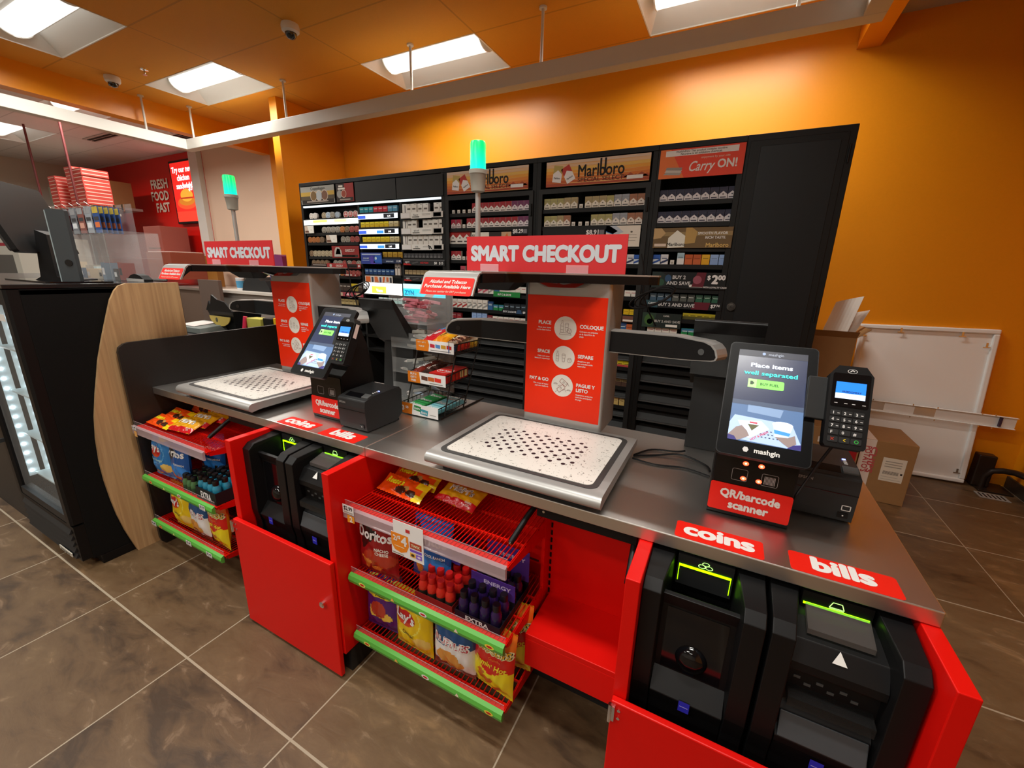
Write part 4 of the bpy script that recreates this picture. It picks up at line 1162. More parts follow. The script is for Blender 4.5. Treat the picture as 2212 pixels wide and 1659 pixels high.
# header posters
def sunset(cab, x0, x1, z0, z1):
    p = panel(cab, x0, x1, z0, z1, 'd8a468', 'header_poster')
    m = MB(); y = -0.0075; w_, h_ = x1 - x0, z1 - z0
    bands = ['9a4630', 'b2582e', 'c06c30', 'cc8036', 'd8963c', 'deac58', 'cfae88', 'c8b4a0']
    for k, c in enumerate(bands):
        a, b = z0 + h_ * k / 8, z0 + h_ * (k + 1) / 8
        m.face([(x0, a), (x1, a + 0.004), (x1, b + 0.004 if k < 7 else b), (x0 + w_ * 0.6, b - 0.006 if k < 7 else b), (x0, b)], y - 0.0001 * k, P(c))
    for i in range(5):
        cx = x0 + w_ * (0.78 + 0.05 * i)
        m.face([(cx - 0.05, z0 + 0.03), (min(cx + 0.05, x1), z0 + 0.03), (min(cx, x1), z0 + 0.05 + 0.01 * (i % 2))], y - 0.001, P('96482c'))
    for cx, cz, rot, c in ((x0 + w_ * 0.12, z0 + h_ * 0.5, -0.12, 'a89858'), (x0 + w_ * 0.23, z0 + h_ * 0.47, 0.5, 'a83830')):
        ca, sa = math.cos(rot), math.sin(rot)
        R_ = lambda pts: [(cx + a * ca - b * sa, cz + a * sa + b * ca) for a, b in pts]
        m.face(R_([(-0.036, -0.058), (0.036, -0.058), (0.036, 0.058), (-0.036, 0.058)]), y - 0.0012, P('e6e2d8'))
        m.face(R_([(-0.036, 0.058), (-0.036, 0.0), (0, 0.028), (0.036, 0.0), (0.036, 0.058)]), y - 0.0014, P(c))
        m.text('Marlboro', 0.018, cx + 0.034 * sa, cz - 0.034 * ca, y - 0.0016, P('303030'), 0.02, rot=rot, width=0.05)
    m.rect(x0 + w_ * 0.80, x0 + w_ * 0.945, z0 + 0.018, z0 + 0.042, y - 0.0012, P('e8dcd0'))
    m.text('Marlboro', 0.115, x0 + w_ * 0.55, z0 + h_ * 0.33, y - 0.0014, P('16120f'), 0.018, width=w_ * 0.44, res=3)
    for dx in (0.012, 0.046):
        m.rect(x0 + w_ * 0.535 + dx - 0.007, x0 + w_ * 0.535 + dx + 0.007, z0 + h_ * 0.4, z1 - 0.004, y - 0.0015, P('16120f'))
    m.text('SPECIAL SELECT', 0.040, x0 + w_ * 0.55, z0 + h_ * 0.13, y - 0.0014, P('4a2016'), 0.012, width=w_ * 0.44)
    m.build('print', p)
sunset(cB, -2.345, -1.559, 2.133, 2.308)
sunset(cC, -1.405, -0.627, 2.133, 2.308)
p = panel(cD, -0.565, -0.052, 2.133, 2.312, 'd8442e', 'header_poster')
m = MB(); y = -0.0075
m.face([(-0.565, 2.133), (-0.40, 2.133), (-0.50, 2.312), (-0.565, 2.312)], y, P('d8703a'))
m.rect(-0.53, -0.09, 2.268, 2.303, y - 0.0003, P('e4e0da'))
m.text('WARNING: This product contains nicotine.', 0.017, -0.31, 2.288, y - 0.0005, P('303030'), 0.015, width=0.31); m.text('Nicotine is an addictive chemical.', 0.017, -0.31, 2.273, y - 0.0005, P('303030'), 0.015, width=0.25)
m.text('enjoyment by your side', 0.018, -0.22, 2.243, y - 0.0005, P('f0c8b8'), 0.0, width=0.17)
m.text('Carry', 0.085, -0.305, 2.170, y - 0.0005, P('f2ece4'), 0.012, shear=0.35, width=0.155, res=3); m.text('ON!', 0.070, -0.145, 2.180, y - 0.0005, P('f2ece4'), 0.03, width=0.11, res=3)
for k in range(3):
    m.face([(-0.535 + 0.006 * k, 2.158 + 0.014 * k), (-0.43 + 0.004 * k, 2.150 + 0.014 * k), (-0.415, 2.168 + 0.014 * k), (-0.515, 2.174 + 0.014 * k)], y - 0.0004 - 0.0002 * k, P(('9a9690', 'b8b4ac', '8a8680')[k]))
m.build('print', p)
p = panel(cA, -4.268, -3.755, 2.138, 2.308, '8a8a84', 'header_poster')
m = MB(); y = -0.0075
m.rect(-4.268, -3.755, 2.215, 2.255, y, P('a88a3c')); m.rect(-4.268, -3.755, 2.178, 2.215, y, P('4a4030')); m.rect(-4.255, -3.765, 2.142, 2.178, y - 0.0002, P('241c18')); m.rect(-4.18, -3.85, 2.153, 2.166, y - 0.0004, P('8a8078'))
for cx, c in ((-4.07, '6a5230'), (-3.985, '9aa0a4'), (-3.90, '6a4a38')):
    m.ell(cx, 2.215, 0.05, 0.052, y - 0.0003, P('b8aca0')); m.ell(cx, 2.215, 0.044, 0.046, y - 0.0005, P(c))
m.text('Copenhagen', 0.040, -4.0, 2.272, y - 0.0004, P('3a3c3a'), 0.01, width=0.22)
m.build('print', p)
p = panel(cA, -3.727, -3.482, 2.138, 2.308, '8a2420', 'header_poster')
m = MB()
m.rect(-3.727, -3.61, 2.138, 2.308, y, P('2a1c1a')); m.rect(-3.715, -3.49, 2.142, 2.176, y - 0.0002, P('241a16')); m.rect(-3.68, -3.53, 2.152, 2.165, y - 0.0004, P('8a8078')); m.rect(-3.69, -3.63, 2.275, 2.292, y - 0.0004, P('d0ccc4')); m.rect(-3.70, -3.60, 2.252, 2.268, y - 0.0004, P('d0ccc4'))
m.ell(-3.68, 2.212, 0.037, 0.037, y - 0.0003, P('8c8c8a')); m.ell(-3.62, 2.212, 0.037, 0.037, y - 0.0005, P('c0a898')); m.ell(-3.62, 2.212, 0.031, 0.031, y - 0.0006, P('8a3a28'))
m.build('print', p)
panel(cA, -3.463, -2.935, 2.130, 2.308, '222323', 'header_panel'); panel(cA, -2.926, -2.39, 2.130, 2.308, '222323', 'header_panel')
LITW = lambda s: mat('lit_strip_%.1f' % s, (0.85, 0.95, 1.0), 0.4, emit=s)
m = MB(); m.box(-4.26, -2.42, 0.0, 0.02, 2.105, 2.122, LITW(0.8)); m.build('strip_lamp', cA)
for c, a, b in ((cB, -2.36, -1.51), (cC, -1.46, -0.606)):
    m = MB(); m.box(a, b, -0.012, 0.0, 2.085, 2.120, SHP); m.box(b - 0.035, b, -0.012, 0.0, 0.15, 2.085, SHP); m.box(a, a + 0.03, -0.012, 0.0, 0.15, 2.085, SHP); m.build('shutter_frame', c)
    m = MB(); m.cyl((b - 0.014, -0.018, 1.93), (b - 0.014, -0.018, 2.02), 0.009, SHB, 8); m.build('hinge', c)

# price strips and shelf signs
def strip(cab, x0, x1, z0, z1, col, prints, em=0.0, name='price_strip', y=-0.006):
    p = panel(cab, x0, x1, z0, z1, col, name, y=y, em=em)
    m = MB(); yy = y - 0.0036
    for q in prints:
        if q[0] == 'r':
            _, a, b, c, d, h = q[:6]
            m.rect(x0 + (x1 - x0) * a, x0 + (x1 - x0) * b, z0 + (z1 - z0) * c, z0 + (z1 - z0) * d, yy, E(h, em) if em else P(h))
        elif q[0] == 't':
            _, s, a, c, hh, h, bold = q
            m.text(s, (z1 - z0) * hh, x0 + (x1 - x0) * a, z0 + (z1 - z0) * c, yy - 0.0006, E(h, em) if em else P(h), bold)
        elif q[0] == 'e':
            _, a, c, rx, rz, h = q
            m.ell(x0 + (x1 - x0) * a, z0 + (z1 - z0) * c, rx, rz, yy - 0.0003, P(h))
        elif q[0] == 'f':
            m.face([(x0 + (x1 - x0) * u, z0 + (z1 - z0) * v) for u, v in q[1]], yy - 0.0002, P(q[2]))
    if prints:
        m.build('print', p)
    return p
strip(cD, -0.554, -0.052, 1.682, 1.815, '6a5638', [('r', 0, 1, .6, .8, '8a7650'), ('f', [(0, .45), (.1, .5), (.16, .75), (.1, 1), (0, 1)], 'b09468'), ('f', [(.42, .2), (.55, .25), (.57, .8), (.5, 1), (.42, 1)], 'a88a50'), ('f', [(.2, 0), (.42, .05), (.42, .6), (.31, .88), (.2, .5)], 'dcd6c8'), ('t', 'Marlboro', .31, .1, .24, '201c18', .02),
      ('t', 'SMOOTH FLAVOR', .76, .66, .17, 'e6e0d0', .03), ('t', 'RICH TASTE.', .80, .45, .17, 'e6e0d0', .03), ('t', 'Marlboro', .83, .05, .28, 'c8a860', .02), ('r', .02, .18, .08, .22, 'c8b8a8')], name='advert_panel')
strip(cD, -0.534, -0.050, 1.408, 1.520, '141618', [('f', [(0, 0), (.2, 0), (.28, .6), (.12, 1), (0, 1)], '1c2a28'), ('e', .13, .35, .024, .024, '2a4a38'), ('e', .23, .60, .022, .026, '2c4868'), ('f', [(.56, .12), (.72, .12), (.74, 1), (.62, 1)], '5a1a26'), ('e', .63, .55, .028, .028, '8a4a58'), ('r', .61, .65, .35, .75, 'd8d4d0'), ('r', .53, .71, .1, .26, 'd8d4ce'),
      ('t', 'BUY 2', .38, .58, .30, 'b8b8b8', .03), ('t', 'AND SAVE', .38, .22, .30, 'b8b8b8', .03), ('t', '$', .78, .58, .36, 'f0f0ee', .04), ('t', '2', .86, .36, .70, 'f0f0ee', .05), ('t', '00', .945, .58, .40, 'f0f0ee', .05), ('t', 'WITH LOYALTY CARD', .87, .08, .13, 'e0e0de', .03)], name='advert_panel')
strip(cD, -0.560, -0.055, 1.266, 1.318, '15181a', [('f', [(0, 0), (.17, 0), (.17, 1), (0, 1)], '274650'), ('t', 'CAMEL', .1, .45, .4, 'c8d0d0', .03), ('t', 'BUY 2 AND SAVE', .42, .28, .62, 'b8b8b8', .03), ('f', [(.62, 0), (.84, 0), (.86, 1), (.66, 1)], '5a1826'), ('r', .68, .83, .08, .36, 'd0b8b8'), ('t', '$7', .90, .35, .6, 'f0f0f0', .04), ('t', '74', .96, .5, .4, 'f0f0f0', .04)])
strip(cD, -0.572, -0.300, 1.119, 1.226, '1a2320', [('f', [(0, 0), (.3, 0), (.36, 1), (0, 1)], '24382c'), ('e', .18, .52, .034, .042, '3a5a2c'), ('e', .2, .4, .02, .02, '8ab070'), ('t', 'BUY 2 AND SAVE', .65, .38, .22, 'a8a8a4', .03), ('t', 'CAMEL', .62, .78, .13, 'b8b8b4', .03), ('r', .62, .92, .10, .26, 'd8d4cc')], name='advert_panel')
strip(cC, -1.416, -1.06, 1.705, 1.829, '141414', [('t', 'Marlboro', .5, .3, .4, '8a8a88', .02)], name='advert_panel')
strip(cC, -1.06, -0.909, 1.766, 1.829, '141418', [('t', '$8.91', .38, .25, .75, 'e8e8e6', .03), ('r', .72, .95, .2, .75, '6a6a70')])
strip(cC, -0.901, -0.650, 1.693, 1.839, 'cfc9bd', [('f', [(0, .75), (.3, .55), (.52, .7), (.3, 1), (0, 1)], 'a8b4c0'), ('f', [(0, .7), (.2, .6), (.35, .75), (.1, 1), (0, 1)], '3a78b8'), ('e', .75, .7, .008, .006, '5a5448'), ('r', .62, .9, .55, .57, '8a8478'), ('r', .6, .92, .42, .44, '8a8478'), ('r', .62, .88, .28, .30, '8a8478')], name='carton_poster')
strip(cC, -0.722, -0.631, 1.143, 1.189, '6a4438', [('r', .05, .9, .1, .4, 'd8ccc0')])
strip(cB, -1.693, -1.549, 1.789, 1.846, '141418', [('t', '$8.29', .38, .25, .75, 'e8e8e6', .03), ('r', .72, .95, .2, .75, '6a6a70')])
strip(cB, -2.09, -1.70, 1.74, 1.815, '2a2624', [('r', 0.0, .45, .0, 1.0, 'd8d2c6'), ('t', '$1.50', .1, .5, .4, '2a2a2a', .03), ('r', .76, 1, 0, 1, 'b89878'), ('f', [(.8, .1), (.95, .1), (.9, .9)], 'c06a30')])
strip(cB, -1.865, -1.603, 1.280, 1.324, '1f7a38', [('t', 'BUY 2 & SAVE', .42, .28, .5, 'e0f0e0', .03)])
strip(cB, -1.776, -1.544, 1.142, 1.176, '15181c', [('t', 'BUY 2 & SAVE', .33, .22, .62, 'c8ccd0', .03), ('f', [(.6, 0), (.85, 0), (.8, 1), (.66, 1)], '2c4868'), ('t', '$8', .93, .2, .7, 'f0f0f0', .03)])
for k, (z0, z1, s) in enumerate(((1.953, 2.003, 'Finance'), (1.813, 1.866, '$10 off'), (1.673, 1.720, 'JUUL'))):
    strip(cA, -2.885, -2.395, z0, z1, 'c4c2bc', [('r', .0, .22, .1, .9, 'dcdad4'), ('r', .25, .74, -.08, 1.02, 'd6d4ce'), ('t', s, .37, .42, .38, '7a7a78', .03), ('r', .52, .72, .6, .66, '8a8a88'), ('r', .52, .72, .44, .48, '8a8a88'), ('r', .28, .45, .12, .26, '6aa888' if k == 1 else 'b0aea8'), ('r', .78, .96, .1, .85, '3a3a3a'), ('r', .79, .95, .2, .75, '9a9a96')] + ([('f', [(.66, .1), (.69, .1), (.67, .9), (.64, .9)], '2a2a2a'), ('f', [(.71, .1), (.74, .1), (.70, .7), (.67, .7)], '2a2a2a')] if k == 2 else []))
for z0, z1, s in ((1.530, 1.582, 'ACE PODS'), (1.382, 1.427, 'MENTHOL')):
    strip(cA, -2.876, -2.386, z0, z1, '2a2a2c', [('f', [(0, 0), (.2, .0), (.16, .3), (0, .35)], 'a02020'), ('t', 'NJOY', .1, .4, .42, 'd8d8d8', .02), ('f', [(.23, .25), (.38, .5), (.36, .7), (.21, .45)], '4a4a4c'), ('t', s, .52, .35, .4, 'c02428', .03), ('t', '$8', .79, .25, .6, 'd8d8d6', .03), ('t', '$15', .92, .25, .6, 'd8d8d6', .03), ('r', 0, 1, .94, 1, '8a8a8a')])
strip(cA, -2.893, -2.383, 1.237, 1.354, '38c8dc', [('r', 0, 1, .62, 1, 'bfeef2'), ('t', 'ZYN', .15, .12, .5, '1478a0', .05), ('f', [(.5, 0), (.7, 0), (.78, .4), (.6, .4)], 'd8f4f8')], em=1.2, name='lit_sign')
strip(cA, -3.428, -2.910, 1.238, 1.350, 'fdfbf4', [('r', .22, .60, .08, .70, 'f2b040'), ('t', 'Vuse', .42, .2, .4, 'fff4d8', .04)], em=1.9, name='lit_sign')
for k, (z0, z1) in enumerate(((1.962, 2.008), (1.821, 1.867), (1.682, 1.727))):
    strip(cA, -3.444, -2.925, z0, z1, 'e8f4ff', [('r', 0, .2, .1, .7, '3458c8'), ('r', .47, .64, .1, .7, '3a8ae0' if k else 'e8f4ff'), ('r', .66, .92, .1, .95, '10141c'), ('t', '1.44', .79, .3, .5, 'ffffff', .04)], em=1.15, name='lit_price_strip')
strip(cA, -4.262, -3.445, 1.927, 1.978, 'fffdf0', [('r', .18, .45, .45, .95, 'f6cc60'), ('r', .58, .80, .4, .95, 'f6d488')], em=1.9, name='lit_price_strip')
strip(cA, -3.440, -3.155, 1.536, 1.645, '2c3c86', [('r', .05, .95, .8, .9, 'a8b4d0'), ('f', [(.48, .0), (.7, .0), (.56, .75), (.4, .6)], '4a3c9a'), ('f', [(.6, .1), (1, .1), (1, .75), (.7, .75)], '2a5ab0'), ('t', 'COOL MINT', .25, .45, .14, 'c8d4f0', .03), ('e', .72, .5, .014, .014, 'b8d0f0'), ('r', .06, .4, .3, .34, 'a8b4d0')], name='advert_panel')
strip(cA, -3.154, -2.897, 1.544, 1.587, '1e2a48', [('t', '2-POD PACK', .4, .3, .4, 'b8c4d8', .03), ('t', '11.99', .84, .3, .6, 'e8e8ea', .04)])
strip(cA, -3.399, -3.027, 1.350, 1.419, 'd2ccc4', [('f', [(.02, .1), (.2, .1), (.2, .9), (.02, .9)], 'c8622c'), ('r', .24, .31, .1, .85, '3a3c4a'), ('f', [(.35, .1), (.5, .1), (.46, .9), (.35, .9)], 'cc7040'), ('r', .53, .6, .1, .85, '4a4466'), ('f', [(.64, .1), (.7, .1), (.74, .9), (.66, .9)], 'c8622c'), ('r', .78, .86, .2, .85, 'b8603a'), ('r', .9, .97, .1, .85, '34363e')], name='price_cards')
strip(cA, -3.860, -3.462, 1.592, 1.711, '7e2624', [('f', [(.08, .1), (.38, .1), (.36, .6), (.28, .9), (.16, .9), (.1, .6)], 'a8a29c'), ('f', [(.13, .3), (.33, .3), (.3, .75), (.2, .8)], '5a5450'), ('r', .1, .95, .06, .26, '2a2420'), ('t', 'GRIZZLY', .67, .52, .30, 'c8c0b8', .02), ('r', .2, .85, .12, .2, 'a8a29a')], name='advert_panel')
strip(cA, -3.958, -3.45, 1.487, 1.535, '8e2a2a', [('r', .62, .9, .1, .9, '241c1a'), ('t', 'GRIZZLY', .38, .3, .55, 'd0c8c0', .02), ('r', .65, .88, .4, .5, '9a948c'), ('t', '$5', .95, .3, .6, 'e0e0e0', .03), ('e', .12, .5, .018, .018, 'a8a29c')])
strip(cA, -4.206, -3.965, 1.503, 1.528, '2a1c1a', [('r', .1, .95, .3, .6, '9a9088')])
strip(cA, -3.70, -3.51, 1.405, 1.432, '7a2a26', [('r', .1, .6, .3, .7, 'c0b8b0'), ('t', '$3', .85, .2, .7, 'e0e0e0', .03)])
strip(cA, -3.855, -3.445, 1.194, 1.237, '96404a', [('r', .1, .26, .1, .9, 'a89880'), ('r', .38, .55, .25, .75, 'd0a8b0'), ('r', .75, .9, .1, .9, 'b09878')])
for x0, x1, z in ((-4.26, -4.115, 1.845), (-3.93, -3.77, 1.746)):
    strip(cA, x0, x1, z, z + 0.075, 'b8a898', [('f', [(.5, .0), (1, .0), (1, 1), (.3, 1)], 'd8d2ca'), ('r', .05, .6, .1, .35, '5a3a2c'), ('e', .72, .45, .004, .004, '6a6460')], name='price_card')

# ---------------------------------------------------------------- packs, boxes and tins on the shelves
def stock(name, w_, d_, h_, fn, key):
    m = MB(); fn(m, w_, d_, h_)
    me = m.build(name, bevel=0.0).data
    o = bpy.data.objects[-1] if False else None
    for ob in list(COL.objects):
        if ob.data is me:
            bpy.data.objects.remove(ob)
    return me
def pack_art(body, top, mark='3a3a3a', chevron=True, band=None):
    def fn(m, w_, d_, h_):
        m.box(-w_ / 2, w_ / 2, 0, d_, 0, h_, P(body))
        y = -0.0004
        if chevron:
            m.face([(-w_ / 2, h_), (-w_ / 2, h_ * .42), (0, h_ * .68), (w_ / 2, h_ * .42), (w_ / 2, h_)], y, P(top))
            m.ell(0, h_ * .44, w_ * .11, h_ * .05, y - .0003, P(mark), 10)
            m.rect(-w_ * .36, w_ * .36, h_ * .16, h_ * .25, y - .0003, P(mark))
        else:
            m.rect(-w_ / 2, w_ / 2, h_ * .55, h_, y, P(top))
            m.rect(-w_ * .35, w_ * .35, h_ * .60, h_ * .68, y - .0003, P(mark))
        m.line([(-w_ / 2, h_ * .78), (w_ / 2, h_ * .78)], h_ * .012, y - .0005, P(mark))
        if band:
            m.face([(-w_ / 2, h_ * .1), (w_ / 2, h_ * .4), (w_ / 2, h_ * .6), (-w_ / 2, h_ * .3)], y - .0002, P(band))
    return fn
_mesh = {}
PK = {   # kind: (name, w, d, h, art, words)
 'nv': ('cigarette_pack', .050, .022, .080, pack_art('c8c8cc', '2a2c40', '4a4a58'), 'white cigarette pack with dark navy top'),
 'gg': ('cigarette_pack', .052, .022, .084, pack_art('cfcabc', '9a9460', '5a564a'), 'white cigarette pack with olive gold top'),
 'gd': ('cigarette_pack', .052, .022, .086, pack_art('d0cabc', '9a8a64', '5a564a'), 'white cigarette pack with gold top'),
 'sv': ('cigarette_pack', .052, .022, .088, pack_art('cfccc4', '8c9098', '5a5a5a'), 'white cigarette pack with silver top'),
 'cp': ('cigarette_pack', .052, .022, .086, pack_art('cfc6bc', '94664e', '5a4a42'), 'white cigarette pack with copper top'),
 'rd': ('cigarette_pack', .052, .022, .083, pack_art('d4cdc8', '93262e', '4a4444'), 'white cigarette pack with red top'),
 'mg': ('cigarette_pack', .052, .022, .083, pack_art('d0c8cc', '6c3458', '4a4450'), 'white cigarette pack with plum top'),
 'rr': ('cigarette_pack', .046, .022, .078, pack_art('c8bcbc', '98203a', '5a3a3a'), 'crimson cigarette pack turned sideways'),
 'bx': ('cigarette_carton', .074, .040, .128, pack_art('d6cfc8', '9c2a28', '3a3434'), 'large display cigarette pack'),
 'tg': ('pack_marker', .026, .010, .036, lambda m, w_, d_, h_: (m.box(-w_ / 2, w_ / 2, 0, d_, 0, h_, P('cfcdc6')), m.rect(-w_ * .3, w_ * .3, h_ * .3, h_ * .7, -.0004, P('9a988e'))), 'small white slot marker'),
 'bl': ('cigarette_pack', .050, .022, .072, pack_art('c8d0da', '2c58a8', '203a70', False, '2a4a90'), 'blue and white cigarette pack'),
 'wn': ('cigarette_pack', .050, .022, .074, pack_art('d0d0d0', 'c4c6ca', '2a3456', False, '2a3456'), 'white cigarette pack with navy wedge'),
 'wb': ('cigarette_pack', .046, .022, .086, pack_art('d2d4d2', '9ab4c0', '6a7a80', False), 'tall white cigarette pack with pale blue top'),
 'or': ('cigarette_pack', .050, .022, .074, pack_art('b85e34', 'b0562c', '8a4020', False), 'terracotta cigarette pack'),
 'yl': ('cigarette_pack', .050, .022, .074, pack_art('cf9a20', 'd8a42a', '8a6a18', False), 'mustard yellow cigarette pack'),
 'lb': ('cigarette_pack', .050, .022, .074, pack_art('7f9bc8', '8aa6d0', '6a80a8', False), 'pale blue cigarette pack'),
 'cb': ('cigarette_pack', .046, .022, .056, pack_art('3c5468', '24323c', 'a8b8c0', False), 'dark blue cigarette pack'),
 'cg': ('cigarette_pack', .046, .022, .056, pack_art('50544f', '2c302c', 'b8bcb8', False), 'dark grey cigarette pack'),
 'ce': ('cigarette_pack', .046, .022, .056, pack_art('2c5a44', '1c3a2c', 'a0c0ac', False), 'dark green cigarette pack'),
 'cy': ('cigarette_pack', .046, .022, .050, pack_art('4c4a20', 'a89a20', '2a2a14', False), 'black and yellow cigarette pack'),
 'gr': ('cigarette_pack', .048, .022, .056, pack_art('1f7a42', '2a6a8a', 'c8e0d0', False), 'bright green cigarette pack'),
 'ws': ('cigarette_pack', .050, .022, .086, pack_art('d2cec6', 'cfcac2', '8a2a2a', False, 'a03030'), 'white cigarette pack with red stripes'),
 'wg': ('cigarette_pack', .050, .022, .090, pack_art('d2cec6', 'cfcac2', '5a5a56', False, '8a8a86'), 'white cigarette pack with grey stripes'),
 'pk': ('cigarette_pack', .050, .022, .091, pack_art('c8bcb8', 'a84858', '5a2a30', False, 'b05060'), 'white cigarette pack with rose bands'),
 'db': ('cigarette_pack', .050, .022, .080, pack_art('2c5a8a', '1c3a68', 'c0d0e0', False), 'royal blue cigarette pack'),
 'dk': ('cigarette_pack', .050, .022, .072, pack_art('20262c', '161a20', '8aa0b0', False), 'black cigarette pack'),
 'dr': ('cigarette_pack', .050, .022, .056, pack_art('8a2028', '6a1820', 'b89090', False), 'dark red cigarette pack'),
 'wp': ('cigarette_pack', .050, .022, .050, pack_art('cfcbc2', 'd4d0c8', 'a04040', False), 'plain white cigarette pack'),
 'yb': ('yellow_box', .042, .03, .045, pack_art('c8a410', 'd0ac18', '8a7010', False), 'small bright yellow box'),
 'jw': ('vapor_box', .058, .030, .118, lambda m, w_, d_, h_: (m.box(-w_ / 2, w_ / 2, 0, d_, 0, h_, P('cfccc6')), m.rect(-w_ * .32, w_ * .32, h_ * .56, h_ * .68, -.0004, P('5c5650')), m.rect(w_ * .05, w_ * .4, h_ * .90, h_ * .94, -.0004, P('6a6660'))), 'white vapor box'),
 'jl': ('vapor_box', .050, .030, .122, lambda m, w_, d_, h_: (m.box(-w_ / 2, w_ / 2, 0, d_, 0, h_, P('d2d0ca')), m.rect(w_ * .1, w_ * .28, h_ * .3, h_ * .9, -.0004, P('4a4650'))), 'white vapor box with upright device picture'),
 'np': ('vapor_box', .040, .022, .046, pack_art('4c4c4e', '3a3a3c', '8a8a8a', True), 'grey vapor pod pack'),
 'nt': ('vapor_box', .042, .022, .047, pack_art('a08c68', '8a7858', '4a4030', False), 'tan vapor pod pack'),
 'vt': ('vapor_box', .056, .022, .058, pack_art('1c7c8c', '2a98a4', 'd8eef0', False), 'teal vapor pod box'),
 'vr': ('vapor_box', .056, .022, .058, pack_art('b02434', 'c03040', 'f0d8d8', False), 'red vapor pod box'),
 'vb': ('vapor_box', .056, .022, .058, pack_art('4c88a8', '5c98b4', 'e0f0f4', False), 'light blue vapor pod box'),
 'vy': ('vapor_box', .056, .022, .056, pack_art('c8a818', 'dcc02c', '8a7010', False), 'yellow vapor pod box'),
 'vn': ('vapor_box', .056, .022, .056, pack_art('b0a070', 'c8bc90', '5a5030', False), 'beige vapor pod box'),
 'vg': ('vapor_box', .056, .022, .054, pack_art('94701c', 'a88428', '5a4410', False), 'dull gold vapor pod box'),
 'vc': ('vapor_box', .050, .022, .059, pack_art('1c3a68', '2a5088', 'b8d0e8', False), 'navy vapor pod box'),
 'vl': ('vapor_pen', .026, .020, .124, pack_art('c8c0b8', '8a8078', '3a3434', False), 'slim upright vapor pen box'),
 'vw': ('vapor_box', .056, .022, .060, pack_art('a8d4dc', 'c8e8ec', '3a6a78', False), 'pale cyan pouch box'),
 'po': ('tobacco_pouch', .060, .020, .084, pack_art('3a2c26', '2a201c', 'b0a49a', False), 'dark brown tobacco pouch'),
 'tp': ('tobacco_pouch', .060, .020, .060, pack_art('a08c60', '8a784e', '3a2c1c', False), 'tan tobacco pouch'),
 'ye': ('tobacco_pouch', .060, .020, .084, pack_art('7a6a30', 'c0a824', '3a2c16', False), 'brown tobacco pouch with yellow top'),
 'rb': ('cigar_pouch', .050, .03, .070, pack_art('a83a3c', 'c8b820', '5a1a1c', False), 'red cigar pouch with yellow lid'),
 'bp': ('cigar_pouch', .050, .03, .070, pack_art('4a342a', '8a7448', '2a1c14', False), 'brown cigar pouch'),
 'cr': ('cigar_box', .042, .03, .060, pack_art('b89a5c', 'c8aa6c', '5a4420', False), 'tan cigar box'),
}
def tin_mesh(rim, face):
    m = MB()
    m.cyl((0, 0, .033), (0, .022, .033), .033, P(rim), 24); m.cyl((0, -.0006, .033), (0, 0, .033), .0275, P(face), 20)
    m.line([(-.016, .033), (.016, .033)], .005, -.001, P(rim)); m.ell(0, .046, .008, .005, -.001, P(rim), 10)
    o = m.build('tobacco_tin'); me = o.data; bpy.data.objects.remove(o); return me
TINS = {'tw': ('d8d4d0', 'b8b0a8', 'white rimmed'), 'tb': ('c0ccd8', '8a98a8', 'pale blue'), 'tr': ('d8ccc8', 'b06060', 'white and red'), 'tn': ('8c7862', '6a5440', 'brown'), 'ty': ('b0a48c', '8a7c64', 'beige'), 'tz': ('a8a49c', '7a7468', 'grey'), 'to': ('b88050', '96582c', 'copper'), 'tm': ('a06058', '8a3c38', 'maroon')}
def pack_mesh(k):
    if k not in _mesh:
        if k in TINS:
            _mesh[k] = tin_mesh(*TINS[k][:2])
        else:
            nm, w_, d_, h_, fn, _ = PK[k]
            m = MB(); fn(m, w_, d_, h_); o = m.build(nm); _mesh[k] = o.data; bpy.data.objects.remove(o)
    return _mesh[k]
def shelf_row(where, group, x0, x1, z, kinds, y=YF + 0.016, jit=0.0, keep=()):
    n = len(kinds)
    seen = {}
    pitch = (x1 - x0) / n
    for i, k in enumerate(kinds):
        if k == '':
            continue
        me = pack_mesh(k)
        nm = 'tobacco_tin' if k in TINS else PK[k][0]
        o = bpy.data.objects.new(nm, me)
        COL.objects.link(o)
        o.location = (x0 + pitch * (i + 0.5), y + random.uniform(-1, 1) * jit, z)
        words = (TINS[k][2] + ' round tobacco tin') if k in TINS else PK[k][5]
        tot = kinds.count(k)
        c = seen.get(k, 0); seen[k] = c + 1
        pre = '' if tot == 1 else ORD[c] + ' '
        tag(o, ('%s%s%s on %s' % (pre, words, '' if tot == 1 else ' from left', where)).strip(), 'cigarettes' if nm.startswith('cig') else nm.replace('_', ' '), group)
G1, G2, G3, G4 = 'packs in the right cabinet', 'packs in the gold pack cabinet', 'packs in the red pack cabinet', 'goods in the wide left cabinet'
shelf_row('top shelf, right cabinet', G1, -0.547, -0.065, 1.986, ['nv'] * 9)
shelf_row('second shelf, right cabinet', G1, -0.546, -0.066, 1.846, ['nv'] * 9)
shelf_row('shelf below the brown advert', G1, -0.548, -0.061, 1.566, ['bl', 'wn', 'tg', 'wb', 'or', 'or', 'yl', 'lb', 'lb'])
shelf_row('shelf behind the camel strip', G1, -0.542, -0.072, 1.310, ['cb', 'cb', 'cb', 'cg', 'cg', 'cg', 'ce', 'ce', 'ce'])
shelf_row('shelf right of the dark green advert', G1, -0.295, -0.070, 1.187, ['cy'] * 5)
shelf_row('low shelf beside the dark green advert', G1, -0.290, -0.205, 1.070, ['gr', 'gr'])
shelf_row('lowest filled shelf, right cabinet', G1, -0.535, -0.32, 1.068, ['wp'] * 4)
shelf_row('top shelf, gold pack cabinet', G2, -1.425, -0.643, 1.969, ['gg', 'gg', 'gg', 'gd', 'gd', 'tg', 'gd', 'gd', 'gd', 'gg', 'sv', 'sv', 'cp', 'cp'])
